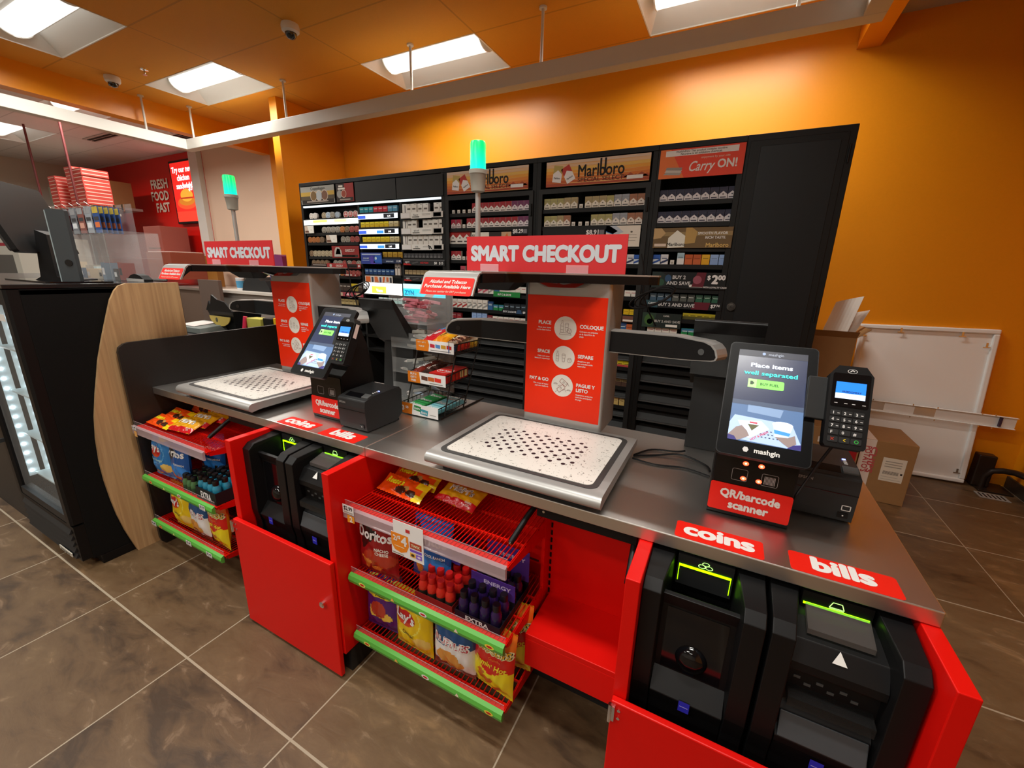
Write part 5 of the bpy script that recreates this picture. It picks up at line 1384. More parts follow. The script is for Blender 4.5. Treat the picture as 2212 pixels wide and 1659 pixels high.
shelf_row('second shelf, gold pack cabinet', G2, -1.419, -0.649, 1.842, ['gg', 'gg', 'gd', 'cp', 'tg', 'tg', 'tg', 'gg', 'gg', 'gg', 'sv', 'sv', 'cp', 'cp'])
shelf_row('shelf right of the smart checkout sign', G2, -0.735, -0.632, 1.565, ['wn', 'bl'])
shelf_row('shelf right of the nearer tower top', G2, -0.726, -0.634, 1.328, ['wp', 'wp'])
shelf_row('shelf beside the nearer tower', G2, -0.725, -0.635, 1.192, ['yb', 'yb'])
shelf_row('shelf below the yellow boxes', G2, -0.74, -0.64, 1.052, ['db', 'or'])
shelf_row('shelf below the right camera arm', G2, -0.742, -0.64, 0.76, ['rb', 'rb'], y=YF + 0.04)
shelf_row('lower shelf beside the nearer tower', G2, -0.745, -0.64, 0.62, ['bp', 'bp'], y=YF + 0.04)
shelf_row('shelf just above the counter', G2, -0.75, -0.65, 0.46, ['cr', 'cr'], y=YF + 0.04)
shelf_row('top shelf, red pack cabinet', G3, -2.326, -1.548, 1.972, ['tg'] * 4 + ['rd'] * 7 + ['mg'] * 3)
shelf_row('second shelf, red pack cabinet', G3, -2.328, -1.543, 1.851, ['rr', 'rr', 'tg'] + ['rd'] * 9 + ['mg', 'mg'])
shelf_row('shelf left of the price cards', G3, -2.345, -2.125, 1.718, ['bx', 'bx', 'bx'], jit=0.008)
shelf_row('fourth shelf, red pack cabinet', G3, -2.328, -2.0, 1.580, ['rd', 'rd', 'tg', 'rd', 'rd', 'rd'])
shelf_row('fifth shelf, red pack cabinet', G3, -2.325, -2.03, 1.443, ['wp', 'wp', 'pk', 'wp', 'mg', 'wp'])
shelf_row('shelf right of the notice lip', G3, -2.043, -1.876, 1.294, ['pk', 'pk', 'wg'])
shelf_row('shelf behind the green offer strip', G3, -1.87, -1.557, 1.318, ['db', 'wp', 'wp', 'wp', 'wp', 'wp'])
shelf_row('shelf above the left camera arm', G3, -2.323, -1.551, 1.151, ['ws'] * 3 + ['wg'] * 4 + ['db', 'gr', 'gr', 'dk', 'dk', 'dk', 'dk'])
shelf_row('lowest filled shelf, red pack cabinet', G3, -2.331, -1.553, 1.053, ['dr', 'dr', '', '', 'lb', 'lb', 'lb', 'dr', 'wp', 'wp', 'wp', 'wp', 'wp', 'wp'])
shelf_row('top shelf, white box column', G4, -2.899, -2.400, 1.964, ['jl', 'jw', 'jw', 'jw', 'jw', '', 'jw', 'jw'], jit=0.01, y=YF + 0.02)
shelf_row('second shelf, white box column', G4, -2.903, -2.399, 1.827, ['jl', 'jw', 'jw', '', 'jw', 'jw', 'jw', 'jw'], jit=0.01, y=YF + 0.02)
shelf_row('third shelf, white box column', G4, -2.901, -2.398, 1.689, ['jl', 'jw', 'jw', 'jw', 'jw', 'jw', 'jw', 'jw'], y=YF + 0.02)
shelf_row('shelf above the first dark strip', G4, -2.891, -2.400, 1.596, ['np'] * 11)
shelf_row('shelf above the second dark strip', G4, -2.886, -2.408, 1.439, ['nt'] * 10)
shelf_row('top shelf, lit middle column', G4, -3.443, -2.944, 2.020, ['vt', 'vt', 'vt', 'vr', 'vr', 'vr', 'vb', 'vb'])
shelf_row('second shelf, lit middle column', G4, -3.440, -2.938, 1.882, ['vy'] * 6 + ['vn'] * 2)
shelf_row('third shelf, lit middle column', G4, -3.427, -2.937, 1.741, ['vy'] * 6 + ['vn'] * 2)
shelf_row('shelf right of the indigo advert', G4, -3.166, -2.901, 1.598, ['vg'] * 4)
shelf_row('shelf above the orange price cards', G4, -3.424, -3.022, 1.427, ['vc'] * 7)
shelf_row('shelf right of the orange price cards', G4, -3.014, -2.943, 1.426, ['vl', 'vl'])
shelf_row('shelf below the bright white sign', G4, -3.255, -2.930, 1.145, ['vw'] * 5)
shelf_row('top shelf above the bright strip', G4, -4.197, -3.473, 1.987, ['tw', 'tw', '', 'ty', 'tb', 'tz', 'tb', '', 'tr', 'tr', 'tr'], jit=0.005)
shelf_row('shelf below the bright strip', G4, -4.02, -3.466, 1.842, ['tz', 'tz', 'tz', 'tz', 'to', 'tn', 'tm', 'tm'])
shelf_row('third shelf, tin column left', G4, -4.254, -4.0, 1.744, ['to', 'to', 'to', 'tn'])
shelf_row('third shelf, tin column right', G4, -3.74, -3.47, 1.744, ['tz', 'tz', 'tm', 'tm'])
shelf_row('shelf left of the large maroon advert', G4, -4.251, -3.88, 1.601, ['tn', 'ty', 'ty', 'ty', 'ty', 'ty'])
shelf_row('shelf above the maroon strip', G4, -4.23, -3.47, 1.503, ['tn', 'tn', 'tn', 'tn', '', 'tz', 'tz', 'tm', 'tz', 'tm', 'tz'])
shelf_row('shelf below the maroon strip', G4, -3.852, -3.498, 1.403, ['tb', 'to', 'tm', 'tm', 'tm', 'tm'])
shelf_row('shelf above the pink strip', G4, -3.878, -3.480, 1.245, ['po', 'po', 'po', 'po', 'ye', 'ye', 'po'])
shelf_row('shelf below the pink strip', G4, -3.884, -3.563, 1.100, ['tp'] * 5)

# ---------------------------------------------------------------- snack bags
def foil(h):
    return mat('foil_' + h, tuple(min(0.85, c * 1.2) for c in lin(h)), 0.28, 0.0, spec=0.5, coat=0.2)
def bag(name, w_, h_, th, zone, texts, nu=36, nv=46, seed=0, back='b0b0b0'):
    """pillow bag: x width, z height, front towards -y; zone(u,v)->hex colour, u,v in 0..1; texts are lettering calls"""
    rnd = random.Random(seed)
    ph = [rnd.uniform(0, 6.28) for _ in range(8)]
    def surf(x, z):
        u = max(-1, min(1, x / (w_ / 2))); v = max(0, min(1, z / h_))
        fl = max(0.0, min(1, (v - 0.035) / 0.30)) * max(0.0, min(1, (0.965 - v) / 0.34))
        fl = math.sin(min(1, fl) * PI / 2) ** 0.8 if fl > 0 else 0
        e = max(0, 1 - abs(u) ** 2.6) ** 0.62
        wr = (0.0022 * math.sin(9 * u + 14 * v + ph[0]) + 0.0018 * math.sin(17 * u - 11 * v + ph[1]) + 0.0014 * math.sin(31 * v + 8 * u + ph[2])) * (0.35 + abs(v - .5) * 1.5) * (1 - abs(u) ** 4)
        return th / 2 * fl * e + wr * min(1, fl * 3 + 0.1)
    def front(x, z):
        return (x * (1 - 0.045 * math.sin(PI * max(0, min(1, z / h_)))), -surf(x, z), z)
    m = MB()
    for sgn in (-1, 1):
        vs = []
        for j in range(nv + 1):
            for i in range(nu + 1):
                x, z = (i / nu - .5) * w_, j / nv * h_
                p = front(x, z)
                zz = z + (0.0016 * math.sin(i * 2.2) if j in (0, nv) else 0)
                vs.append((p[0], p[1] if sgn < 0 else -p[1] * 0.9, zz))
        by = {}
        for j in range(nv):
            for i in range(nu):
                q = (j * (nu + 1) + i, j * (nu + 1) + i + 1, (j + 1) * (nu + 1) + i + 1, (j + 1) * (nu + 1) + i)
                c = zone((i + .5) / nu, (j + .5) / nv) if sgn < 0 else back
                by.setdefault(c, []).append(q)
        base = len(m.v)
        for v in vs:
            m.v.append(Vector(v))
        for c, qs in by.items():
            mt = foil(c)
            if mt not in m.ms:
                m.ms.append(mt)
            k = m.ms.index(mt)
            for q in qs:
                m.f.append(tuple(base + a for a in q)); m.k.append(k)
    for s, size, x, z, col, bold, kw in texts:
        def fn(a, b):
            p = front(a, b); return (p[0], p[1] - 0.0016, p[2])
        m.text(s, size, x, z, 0, P(col, 0.4), bold, fn=fn, **kw)
    o = m.build(name, smooth=True, recalc=False)
    return o
def inell(u, v, cu, cv, ru, rv):
    return ((u - cu) / ru) ** 2 + ((v - cv) / rv) ** 2 < 1
def intri(u, v, a, b, c):
    s = lambda p, q, r: (q[0] - p[0]) * (r[1] - p[1]) - (q[1] - p[1]) * (r[0] - p[0])
    d = (s(a, b, (u, v)), s(b, c, (u, v)), s(c, a, (u, v)))
    return min(d) >= 0 or max(d) <= 0
def z_nacho(base, mid, dark):
    def f(u, v):
        if intri(u, v, (.14, .30), (.44, .26), (.22, .04)): return 'c8742a' if (int(u * 40) + int(v * 50)) % 3 else 'd88a3c'
        if intri(u, v, (.38, .16), (.70, .20), (.50, .02)): return 'c06a24' if (int(u * 40) + int(v * 50)) % 3 else 'd88a3c'
        if intri(u, v, (.10, .88), (.20, .42), (.62, .70)): return '141010' if not intri(u, v, (.13, .84), (.21, .47), (.57, .70)) or u > .4 else '2a1012'
        if inell(u, v, .6, .32, .4, .13): return mid
        if v < .05 or v > .96: return dark
        return base
    return f
def z_lays(base, lite):
    def f(u, v):
        if inell(u, v, .38, .60, .29, .125): return 'b01a1c' if not inell(u, v, .38, .50, .26, .05) else 'c8401c'
        if inell(u, v, .40, .58, .40, .26) and not inell(u, v, .40, .58, .37, .24): return lite
        if inell(u, v, .78, .25, .20, .10) or inell(u, v, .72, .90, .22, .07) or inell(u, v, .25, .08, .2, .05): return 'd8b860'
        if v < .04 or v > .96: return 'c8a838' if base.startswith('d') else lite
        return base
    return f
def z_ruffles(u, v):
    if inell(u, v, .62, .90, .28, .07): return 'b87848'
    if inell(u, v, .30, .92, .12, .05): return 'a05a3c'
    if v > .52 - .05 * math.sin(u * 7): return '1f4a7c' if v < .96 else '305a8a'
    if inell(u, v, .42, .30, .28, .11) or inell(u, v, .58, .22, .22, .09): return 'c8883c'
    if v < .14 + .05 * math.sin(u * 5): return '7a2a20'
    return 'd8d8da'
def z_cheetos(u, v):
    if v > .70 + .10 * (u - .5): return 'd8701c' if v < .97 else 'b85818'
    if v > .40 + .05 * math.sin(u * 9): return 'c0180e'
    if inell(u, v, .40, .24, .20, .05) or inell(u, v, .62, .12, .26, .04) or inell(u, v, .30, .32, .10, .04): return 'b85a1c' 
    return 'd8c818'
def z_takis(u, v):
    if inell(u, v, .45, .40, .22, .14): return 'a83824'
    if inell(u, v, .60, .30, .24, .07) or inell(u, v, .30, .36, .12, .10): return 'd8b848'
    if inell(u, v, .35, .46, .08, .06): return '8ab038'
    if .60 < v < .67 and .15 < u < .85: return 'd0c030'
    return '4a1a6a' if v < .95 else '3a1258'
T_DOR = [('Doritos', .052, 0.0, .155, 'e8e6e4', .035, dict(width=.150)), ('NACHO', .016, .035, .115, 'e0d0c8', .03, {}), ('CHEESE', .016, .035, .100, 'e0d0c8', .03, {})]
T_DORB = [('Doritos', .052, 0.0, .155, 'e8e6ee', .035, dict(width=.150)), ('COOL RANCH', .013, .03, .110, 'd8d8f0', .03, {})]
T_LAYS = [("Lay's", .052, -.020, .140, 'f0ece8', .03, dict(width=.088, rot=-0.12)), ('Classic', .020, -.005, .085, '5a4a10', .01, dict(rot=-0.1))]
T_LAYSB = [("Lay's", .052, -.020, .150, 'f0ece8', .03, dict(width=.088, rot=-0.1)), ('Salt & Vinegar', .017, -.01, .095, 'a8d0f0', .02, {})]
T_RUF = [('RUFFLES', .040, 0, .125, 'e8e4e8', .075, dict(width=.135, rot=-.08)), ('RUFFLES', .040, 0, .125, 'a01830', .03, dict(width=.130, rot=-.08)), ('CHEDDAR', .020, -.01, .022, 'e0d8d4', .03, dict(rot=-.12)), ('NBA', .016, -.06, .225, 'd8e0f0', .03, {})]
T_CHE = [('Cheetos', .052, 0, .175, 'e8d8a0', .085, dict(width=.150)), ('Cheetos', .052, 0, .175, '16100c', .055, dict(width=.146)), ('Cheetos', .052, 0, .175, 'd8a820', .015, dict(width=.142)), ("Flamin' Hot", .028, 0, .118, 'e8c030', .03, dict(width=.120, shear=.2)), ('Crunchy', .013, .02, .152, 'd06a30', .02, {})]
T_TAK = [('Takis', .062, .01, .195, 'd8d060', .02, dict(width=.130, rot=.12)), ('FUEGO', .014, .005, .158, '2a1a10', .03, {})]
PROTO = {
 'nacho': lambda: bag('chip_bag', .175, .255, .062, z_nacho('8a1418', 'a83420', '6a0e12'), T_DOR, seed=1, back='7a1216'),
 'ranch': lambda: bag('chip_bag', .175, .250, .060, z_nacho('12509c', '2a78c8', '0c3a78'), T_DORB, seed=2, back='0e3a78'),
 'yellow': lambda: bag('chip_bag', .172, .250, .066, z_lays('d8b80e', 'e8d050'), T_LAYS, seed=3, back='c8a80c'),
 'bluelay': lambda: bag('chip_bag', .172, .240, .062, z_lays('2474b8', '5a9cd0'), T_LAYSB, seed=4, back='1c64a4'),
 'ridge': lambda: bag('chip_bag', .168, .250, .066, z_ruffles, T_RUF, seed=5, back='7a2a20'),
 'puff': lambda: bag('chip_bag', .158, .262, .066, z_cheetos, T_CHE, seed=6, back='c8b010'),
 'roll': lambda: bag('chip_bag', .165, .250, .060, z_takis, T_TAK, seed=7, back='3a1258'),
}
_bp = {}
def put_bag(kind, label, x, y, z, rz=0.0, rx=0.0, ry=0.0, group='chip bags on the snack racks'):
    if kind not in _bp:
        o = PROTO[kind](); _bp[kind] = o
    else:
        o = _bp[kind].copy(); COL.objects.link(o)
    o.location = (x, y, z); o.rotation_euler = (rx, ry, rz)
    return tag(o, label, 'chip bag', group)
Z1, Z2, Z3 = 0.7005, 0.4285, 0.1685
put_bag('nacho', 'dark red nacho cheese chip bag on the middle shelf of the right rack', -0.990, 0.922, Z2, 0.05, -0.04)
put_bag('ranch', 'blue chip bag behind the hanging offer card on the right rack', -0.808, 0.985, Z2, -0.06, -0.10)
put_bag('roll', 'purple rolled chip bag at the left end of the bottom shelf, right rack', -0.998, 0.935, Z3, 0.06, -0.06)
put_bag('yellow', 'yellow classic chip bag on the bottom shelf of the right rack', -0.838, 0.920, Z3, -0.04, -0.03)
put_bag('ridge', 'blue and white cheddar chip bag on the bottom shelf of the right rack', -0.664, 0.920, Z3, 0.03, -0.03)
put_bag('puff', 'orange and yellow hot puff bag at the right end of the bottom shelf, right rack', -0.518, 0.925, Z3, -0.10, -0.03, 0.03)
put_bag('puff', 'second puff bag standing behind the orange and yellow one, right rack', -0.512, 1.03, Z3, 0.1, -0.05)
put_bag('nacho', 'dark chip bag behind the cheddar bag on the right rack', -0.640, 1.03, Z3, -0.1, -0.05)
put_bag('bluelay', 'light blue salt and vinegar chip bag on the middle shelf of the left rack', -2.475, 0.922, Z2, 0.06, -0.05)
put_bag('ranch', 'blue chip bag with orange triangles on the middle shelf, left rack', -2.318, 0.925, Z2, -0.05, -0.05)
put_bag('ranch', 'dark blue chip bag standing behind, middle shelf of the left rack', -2.245, 1.035, Z2, 0.12, -0.08)
put_bag('roll', 'purple chip bag partly hidden at the left of the bottom shelf, left rack', -2.495, 0.965, Z3, 0.02, -0.06)
put_bag('yellow', 'yellow chip bag on the bottom shelf of the left rack', -2.365, 0.920, Z3, 0.04, -0.03)
put_bag('ridge', 'blue and white cheddar chip bag on the bottom shelf of the left rack', -2.205, 0.920, Z3, -0.05, -0.03)
put_bag('puff', 'orange and yellow hot puff bag on the bottom shelf of the left rack', -2.045, 0.922, Z3, -0.08, -0.03)
put_bag('puff', 'second hot puff bag at the back of the left rack', -2.01, 1.035, Z3, 0.05, -0.04)

# ---------------------------------------------------------------- candy packets lying on the shelves
def z_reese(u, v):
    if inell(u, v, .50, .30, .12, .18) or inell(u, v, .73, .28, .11, .18): return '3a1c10'
    if inell(u, v, .57, .44, .09, .12): return 'b08848'
    if u > .80 and v < .30: return 'd8c010'
    if u > .76 and v > .62: return 'd8b010'
    if u > .93: return 'c8980c'
    return 'e0480a'
T_REE = [("Reese's", .034, -.045, .038, 'e8c81c', .035, dict(width=.085, shear=.15))]
def z_mm(u, v):
    if v < .26 + .10 * (u - .5): return 'b8101a'
    if inell(u, v, .42, .32, .16, .12): return 'c89018'
    if u < .03 or u > .97: return 'c88a10'
    return 'd09410'
T_MM = [("M&M's", .036, .0, .050, 'e0d0c4', .06, dict(width=.105)), ("M&M's", .036, .0, .050, '3a1a10', .03, dict(width=.102)), ('SHARE', .010, .055, .022, 'e8c0b8', .02, {}), ('SIZE', .010, .055, .012, 'e8c0b8', .02, {})]
PROTO.update({'cups': lambda: bag('candy_packet', .212, .078, .020, z_reese, T_REE, 44, 16, 11, 'd0400a'), 'beans': lambda: bag('candy_packet', .175, .098, .026, z_mm, T_MM, 40, 22, 12, 'b88010')})
def put_candy(kind, label, x, y, z, rz, tilt=-1.25, ry=0.0):
    o = put_bag(kind, label, x, y, z, rz, tilt, ry, 'candy packets on the top rack shelves'); o['category'] = 'candy packet'
    return o
put_candy('cups', 'orange peanut butter cup packet, front one on the right rack', -0.963, 0.998, Z1 + 0.012, -0.06, -1.12)
put_candy('cups', 'orange peanut butter cup packet, rear one on the right rack', -0.955, 1.066, Z1 + 0.022, -0.02, -1.05)
put_candy('beans', 'yellow and red share size candy packet beside the orange packets, right rack', -0.752, 1.04, Z1 + 0.016, -0.12, -1.22, 0.0)
m = MB()
t = bag('candy_packet', .22, .12, .03, lambda u, v: '2c1660' if not inell(u, v, .5, .5, .4, .3) else '3a1f78', [('CHEWS', .040, 0, .04, 'b8a8d8', .03, {})], 30, 18, 13, '241050')
t.location = (-0.80, 1.0, Z2 + 0.012 + 0.09); t.rotation_euler = (-1.3, 0, -0.1)
tag(t, 'purple candy packet under the top wire shelf of the right rack', 'candy packet', 'candy packets on the top rack shelves')
put_candy('cups', 'orange peanut butter cup packet at the front left, left rack', -2.458, 0.912, Z1 + 0.012, -0.02, -1.25)
put_candy('cups', 'orange peanut butter cup packet in the middle, left rack', -2.455, 0.985, Z1 + 0.020, 0.0, -1.15)
put_candy('cups', 'orange packet standing upright at the back, left rack', -2.440, 1.11, Z1 + 0.02, -0.05, -0.5)
for k, (x, y, dz, l) in enumerate(((-2.283, 0.925, .014, 'front'), (-2.263, 0.985, .026, 'middle'), (-2.235, 1.05, .036, 'rear'))):
    put_candy('beans', 'yellow and red share size candy packet, %s one of three on the left rack' % l, x, y, Z1 + dz, 0.10, -1.22)

# ---------------------------------------------------------------- energy shot bottles and their trays
def shot(cap, body, sleeve):
    t = bpy.data.objects.new('energy_shot', None); t.empty_display_size = .02; COL.objects.link(t)
    m = MB(); m.lathe([(.0155, 0), (.0178, .003), (.0180, .042), (.0176, .050), (.0125, .061), (.0115, .065)], (0, 0, 0), mat('shot_' + body, body, .22, coat=.4), 16)
    m.lathe([(.01815, .005), (.01825, .008), (.01825, .028), (.01815, .031)], (0, 0, 0), mat('sleeve_' + sleeve, sleeve, .4), 16)
    m.build('bottle', t, smooth=True)
    m = MB(); m.lathe([(.0128, .0635), (.0132, .065), (.0132, .082), (.0115, .0855)], (0, 0, 0), mat('cap_' + cap, cap, .35), 16); m.build('cap', t, smooth=True)
    return t
def shots(cap, body, sleeve, label, group, x0, y0, nx, ny, px, py, z, skip=(), shear=0.0):
    src = shot(cap, body, sleeve)
    first = True
    for j in range(ny):
        for i in range(nx):
            if (i, j) in skip:
                continue
            o = src if first else copy_tree(src)
            first = False
            o.location = (x0 + px * i + shear * j, y0 + py * j, z)
            tag(o, '%s, %s from left in the %s' % (label, ORD[i], ('front row', 'second row', 'third row', 'back row', 'rearmost row')[j]), 'energy shot', group)
def tray(name, label, x0, x1, y0, y1, z, h_, col, inner, word=None, wcol='d8d8d8', card=None):
    t = thing(name, label, 'display tray', ((x0 + x1) / 2, y0, z), 0, 'energy shot trays')
    a = (x1 - x0) / 2; d = y1 - y0
    m = MB(); m.box(-a, a, 0, d, 0, .002, P(col)); m.box(-a, a, 0, .0015, .002, h_, P(col)); m.box(-a, a, d - .0015, d, .002, h_ * (1.5), P(col))
    m.box(-a, -a + .0015, .0015, d - .0015, .002, h_, P(col)); m.box(a - .0015, a, .0015, d - .0015, .002, h_, P(col)); m.build('tray', t)
    if word:
        m = MB(); m.text(word, h_ * .8, 0, h_ * .2, -.0006, P(wcol), .03, width=a * 1.0); m.build('lettering', t)
    if card:
        m = MB(); m.hexa([(-a, d - .001, .0), (a, d - .001, .0), (a, d - .001, card), (-a, d - .001, card)], [(-a, d + .0008, .0), (a, d + .0008, .0), (a, d + .0008, card), (-a, d + .0008, card)], P(inner))
        c = m.build('back_card', t)
        m = MB(); m.text('ENERGY', .020, a * .2, card * .72, d - .0016, P('c0b0e0'), .03, width=a * 1.2); m.build('lettering', c)
    return t
tray('display_tray', 'open red tray of red energy shots on the right rack', -0.806, -0.655, .895, 1.09, Z2 + .0005, .026, '7a1a1a', 'a02020')
shots('c01818', 'd02a20', '2a2420', 'red energy shot bottle', 'red energy shots', -0.785, 0.917, 4, 4, 0.0365, 0.0450, Z2 + .0030)
tray('display_tray', 'black tray of purple energy shots with a purple back card, right rack', -0.645, -0.480, .895, 0.995, Z2 + .0005, .026, '1a1420', '4a2c84', 'EXTRA', 'c8c8c8', .10)
tray('display_tray', 'rear tray of purple energy shots with a tall purple card, right rack', -0.645, -0.480, .998, 1.10, Z2 + .0005, .026, '1a1420', '4a2c84', None, 'c8c8c8', .155)
shots('14101c', '2c1850', '20143a', 'purple energy shot bottle with black cap', 'purple energy shots', -0.623, 0.918, 4, 4, 0.0395, 0.0480, Z2 + .0030)
shots('101010', '4a7a4c', '2a4a30', 'green energy shot bottle', 'green energy shots', -2.235, 0.905, 3, 4, 0.036, 0.042, Z2 + .0005)
tray('display_tray', 'white and black box of light blue energy shots on the left rack', -2.118, -1.955, .885, 1.06, Z2 + .0005, .060, '15161a', '2a2a2a', 'EXTRA', 'd8d0d4')
shots('0c0c0e', '2a90b0', '1c5a78', 'light blue energy shot bottle', 'light blue energy shots', -2.098, 0.908, 4, 4, 0.039, 0.040, Z2 + .026)
t = thing('display_tray', 'black carton with green edge behind the light blue shots, left rack', 'display tray', (-2.03, 1.085, Z2), 0, 'energy shot trays')
m = MB(); m.box(-.09, .09, 0, .09, 0, .15, P('121214')); m.box(-.09, .09, 0, .09, .1502, .165, P('3a7a2c')); m.build('carton', t)
m = MB(); m.text('EXTRA', .03, -.02, .115, -.0006, P('c8c8c8'), .03); m.rect(-.08, .08, .05, .06, -.0006, P('8a8a8a')); m.build('lettering', t)

# ---------------------------------------------------------------- wire candy rack on the counter
WIRE = mat('black_wire', (0.010, 0.010, 0.010), 0.4)
CX0, CX1 = -1.236, -1.032
t = thing('candy_rack', 'small black three tier wire candy rack on the counter beside the seam', 'candy rack', ((CX0 + CX1) / 2, 1.5, 0.879))
a = (CX1 - CX0) / 2
def w3(m, pts, r=.0022):
    m.tube([(p[0], p[1] - 1.5, p[2] - 0.879) for p in pts], r, WIRE, 6)
TIERS = ((1.335, 1.55, .892, .900, .035), (1.392, 1.585, 1.010, 1.022, .046), (1.455, 1.675, 1.140, 1.135, .046))   # y front, y back, z front, z back, wall height
for y0, y1, za, zb, hh in TIERS:
    m = MB()
    n = 9
    for i in range(n + 1):
        x = -a + 2 * a * i / n
        w3(m, [(x, y0, za + hh), (x, y0, za), (x, y1, zb), (x, y1, zb + hh)], .0013)
    for k in range(9):
        f = k / 8
        y, z = y0 + (y1 - y0) * f, za + (zb - za) * f
        w3(m, [(-a, y, z + hh), (-a, y, z), (a, y, z), (a, y, z + hh)], .0013)
    w3(m, [(-a, y0, za + hh), (a, y0, za + hh), (a, y1, zb + hh), (-a, y1, zb + hh), (-a, y0, za + hh)], .0026)
    w3(m, [(-a, y0, za), (a, y0, za), (a, y1, zb), (-a, y1, zb), (-a, y0, za)], .002)
    m.build('basket', t)
for x in (-a - .003, a + .003):
    m = MB(); w3(m, [(x, 1.375, .884), (x, 1.48, 1.185)], .0032); w3(m, [(x, 1.52, .884), (x, 1.66, 1.18)], .0032); w3(m, [(x, 1.345, .8835), (x, 1.70, .8835)], .0042); m.build('side_frame', t)
def offer(zc, y, tilt, fn):
    m = MB(); m.box(-a + .002, a + .004, y - 1.5 - .0006, y - 1.5, zc - .879, zc - .879 + .050, P('dedcd6')); c = m.build('offer_card', t)
    m = MB(); fn(m, y - 1.5 - .0010, zc - .879); m.build('card_print', c)
def card1(m, y, z):
    m.face([(-a + .002, z), (-.032, z), (-.026, z + .03), (-.034, z + .05), (-a + .002, z + .05)], y, P('c87018')); m.text('BUY 1 GET 2', .008, -.068, z + .036, y - .0004, P('f0dcc0'), .02); m.text('FOR $1', .010, -.068, z + .018, y - .0004, P('f0dcc0'), .02)
    for k, c in enumerate(('a82838', '4a7ab0', 'b08830', 'a82820')):
        m.face([(-.022 + .030 * k, z + .020), (.004 + .030 * k, z + .018), (.004 + .030 * k, z + .034), (-.022 + .030 * k, z + .036)], y, P(c))
    m.rect(-.02, .09, z + .006, z + .009, y, P('6a6a66'))
def card2(m, y, z):
    m.face([(-a + .002, z), (-.030, z), (-.036, z + .05), (-a + .002, z + .05)], y, P('c87018'))
    for k, s in enumerate(('BUY 2', 'GET 1', 'FREE')):
        m.text(s, .013, -.068, z + .035 - .0145 * k, y - .0004, P('f4e8d8'), .03)
    for k, c in enumerate(('5a3a30', 'b05a28', 'c83428')):
        m.face([(-.024 + .036 * k, z + .018), (.010 + .036 * k, z + .016), (.010 + .036 * k, z + .034), (-.024 + .036 * k, z + .036)], y, P(c))
    m.rect(.02, .09, z + .006, z + .009, y, P('6a6a66'))
def card3(m, y, z):
    m.face([(-a + .002, z), (-.036, z), (-.030, z + .05), (-a + .002, z + .05)], y, P('b86414')); m.text('3', .030, -.084, z + .014, y - .0004, P('f4e8d8'), .03); m.text('50', .016, -.062, z + .024, y - .0004, P('f4e8d8'), .03)
    m.face([(-.026, z + .024), (.012, z + .018), (.016, z + .042), (-.022, z + .046)], y, P('2a7a40')); m.text('Extra', .014, -.006, z + .028, y - .0004, P('e8f0e8'), .03)
    m.face([(.010, z + .010), (.050, z + .006), (.054, z + .030), (.014, z + .034)], y - .0002, P('3a8a9a')); m.text('Extra', .014, .032, z + .014, y - .0006, P('e8f0f0'), .03)
    m.rect(.062, .095, z + .012, z + .015, y, P('8a8a86'))
offer(1.145, 1.4515, 0, card1); offer(1.012, 1.3885, 0, card2); offer(.884, 1.3315, 0, card3)
def bar(label, x, y, z, col, word, rz, w_=.10, h_=.17, th=.022, rx=-1.35, zone=None, wc='f0e8e0', ts=.03, rot=0.0):
    o = bag('candy_bar', w_, h_, th, zone or (lambda u, v: col), [(word, ts, 0, h_ * .42, wc, .04, dict(rot=rot))], 20, 26, hash(label) % 97 if False else len(label), col)
    o.location = (x, y, z); o.rotation_euler = (rx, 0, rz)
    return tag(o, label, 'candy', 'candy in the wire rack')
bar('red fruit candy pouch in the top basket, left side', -1.195, 1.462, 1.176, 'b01420', 'Skittles', -.10, .085, .19, .03, -1.30, lambda u, v: ('b01420' if v < .75 else '3a78b8') if u > .12 or v > .3 else 'd8d0b0', 'e8e0d8', .026, 1.2)
bar('yellow candy pouch in the top basket, middle', -1.128, 1.462, 1.182, 'd09410', "M&M's", -.05, .080, .18, .03, -1.28, lambda u, v: 'd09410' if v > .3 else 'c87a10', '4a2a10', .02, 1.2)
bar('dark brown candy bar in the top basket, front right', -1.068, 1.462, 1.176, '4a2014', 'Twix', -.02, .060, .18, .02, -1.32, lambda u, v: '4a2014' if (v * 6) % 1 > .35 else 'b08870', 'e8d0b0', .02, 1.3)
for k, (y, c) in enumerate(((1.475, '3a64a8'), (1.510, 'b02a28'), (1.545, 'c03028'), (1.58, 'b8282a'), (1.615, 'c8a02c'), (1.648, 'd0b048'))):
    o = bag('candy_bar', .055, .05, .026, lambda u, v, c=c: c if v < .7 else 'c8b8a0', [], 10, 10, 40 + k, c)
    o.location = (-1.052, y, 1.148); o.rotation_euler = (0, 0, 1.45)
    tag(o, '%s candy packet end along the right side of the top basket, %s from front' % (('blue', 'red', 'red', 'red', 'golden', 'golden')[k], ORD[k]), 'candy', 'candy in the wire rack')
bar('brown chocolate bar in the middle basket, left', -1.208, 1.398, 1.052, '4c1a12', 'Snickers', -.16, .045, .17, .024, -1.40, lambda u, v: '6a2018' if v < .3 else '4c1a12', 'e8e0e8', .024, 1.45)
bar('dark chocolate bar in the middle basket, centre', -1.160, 1.396, 1.052, '22120e', 'DARK', -.12, .050, .17, .022, -1.40, lambda u, v: '22120e' if (v * 5) % 1 > .3 else '3a2420', 'a89890', .02, 1.45)
t2 = thing('candy_box', 'red open box of wafer bars in the middle basket, right side', 'candy', (-1.078, 1.398, 1.024), 0.0)
m = MB(); m.box(-.045, .042, 0, .175, 0, .042, P('b01c18')); m.build('box', t2)
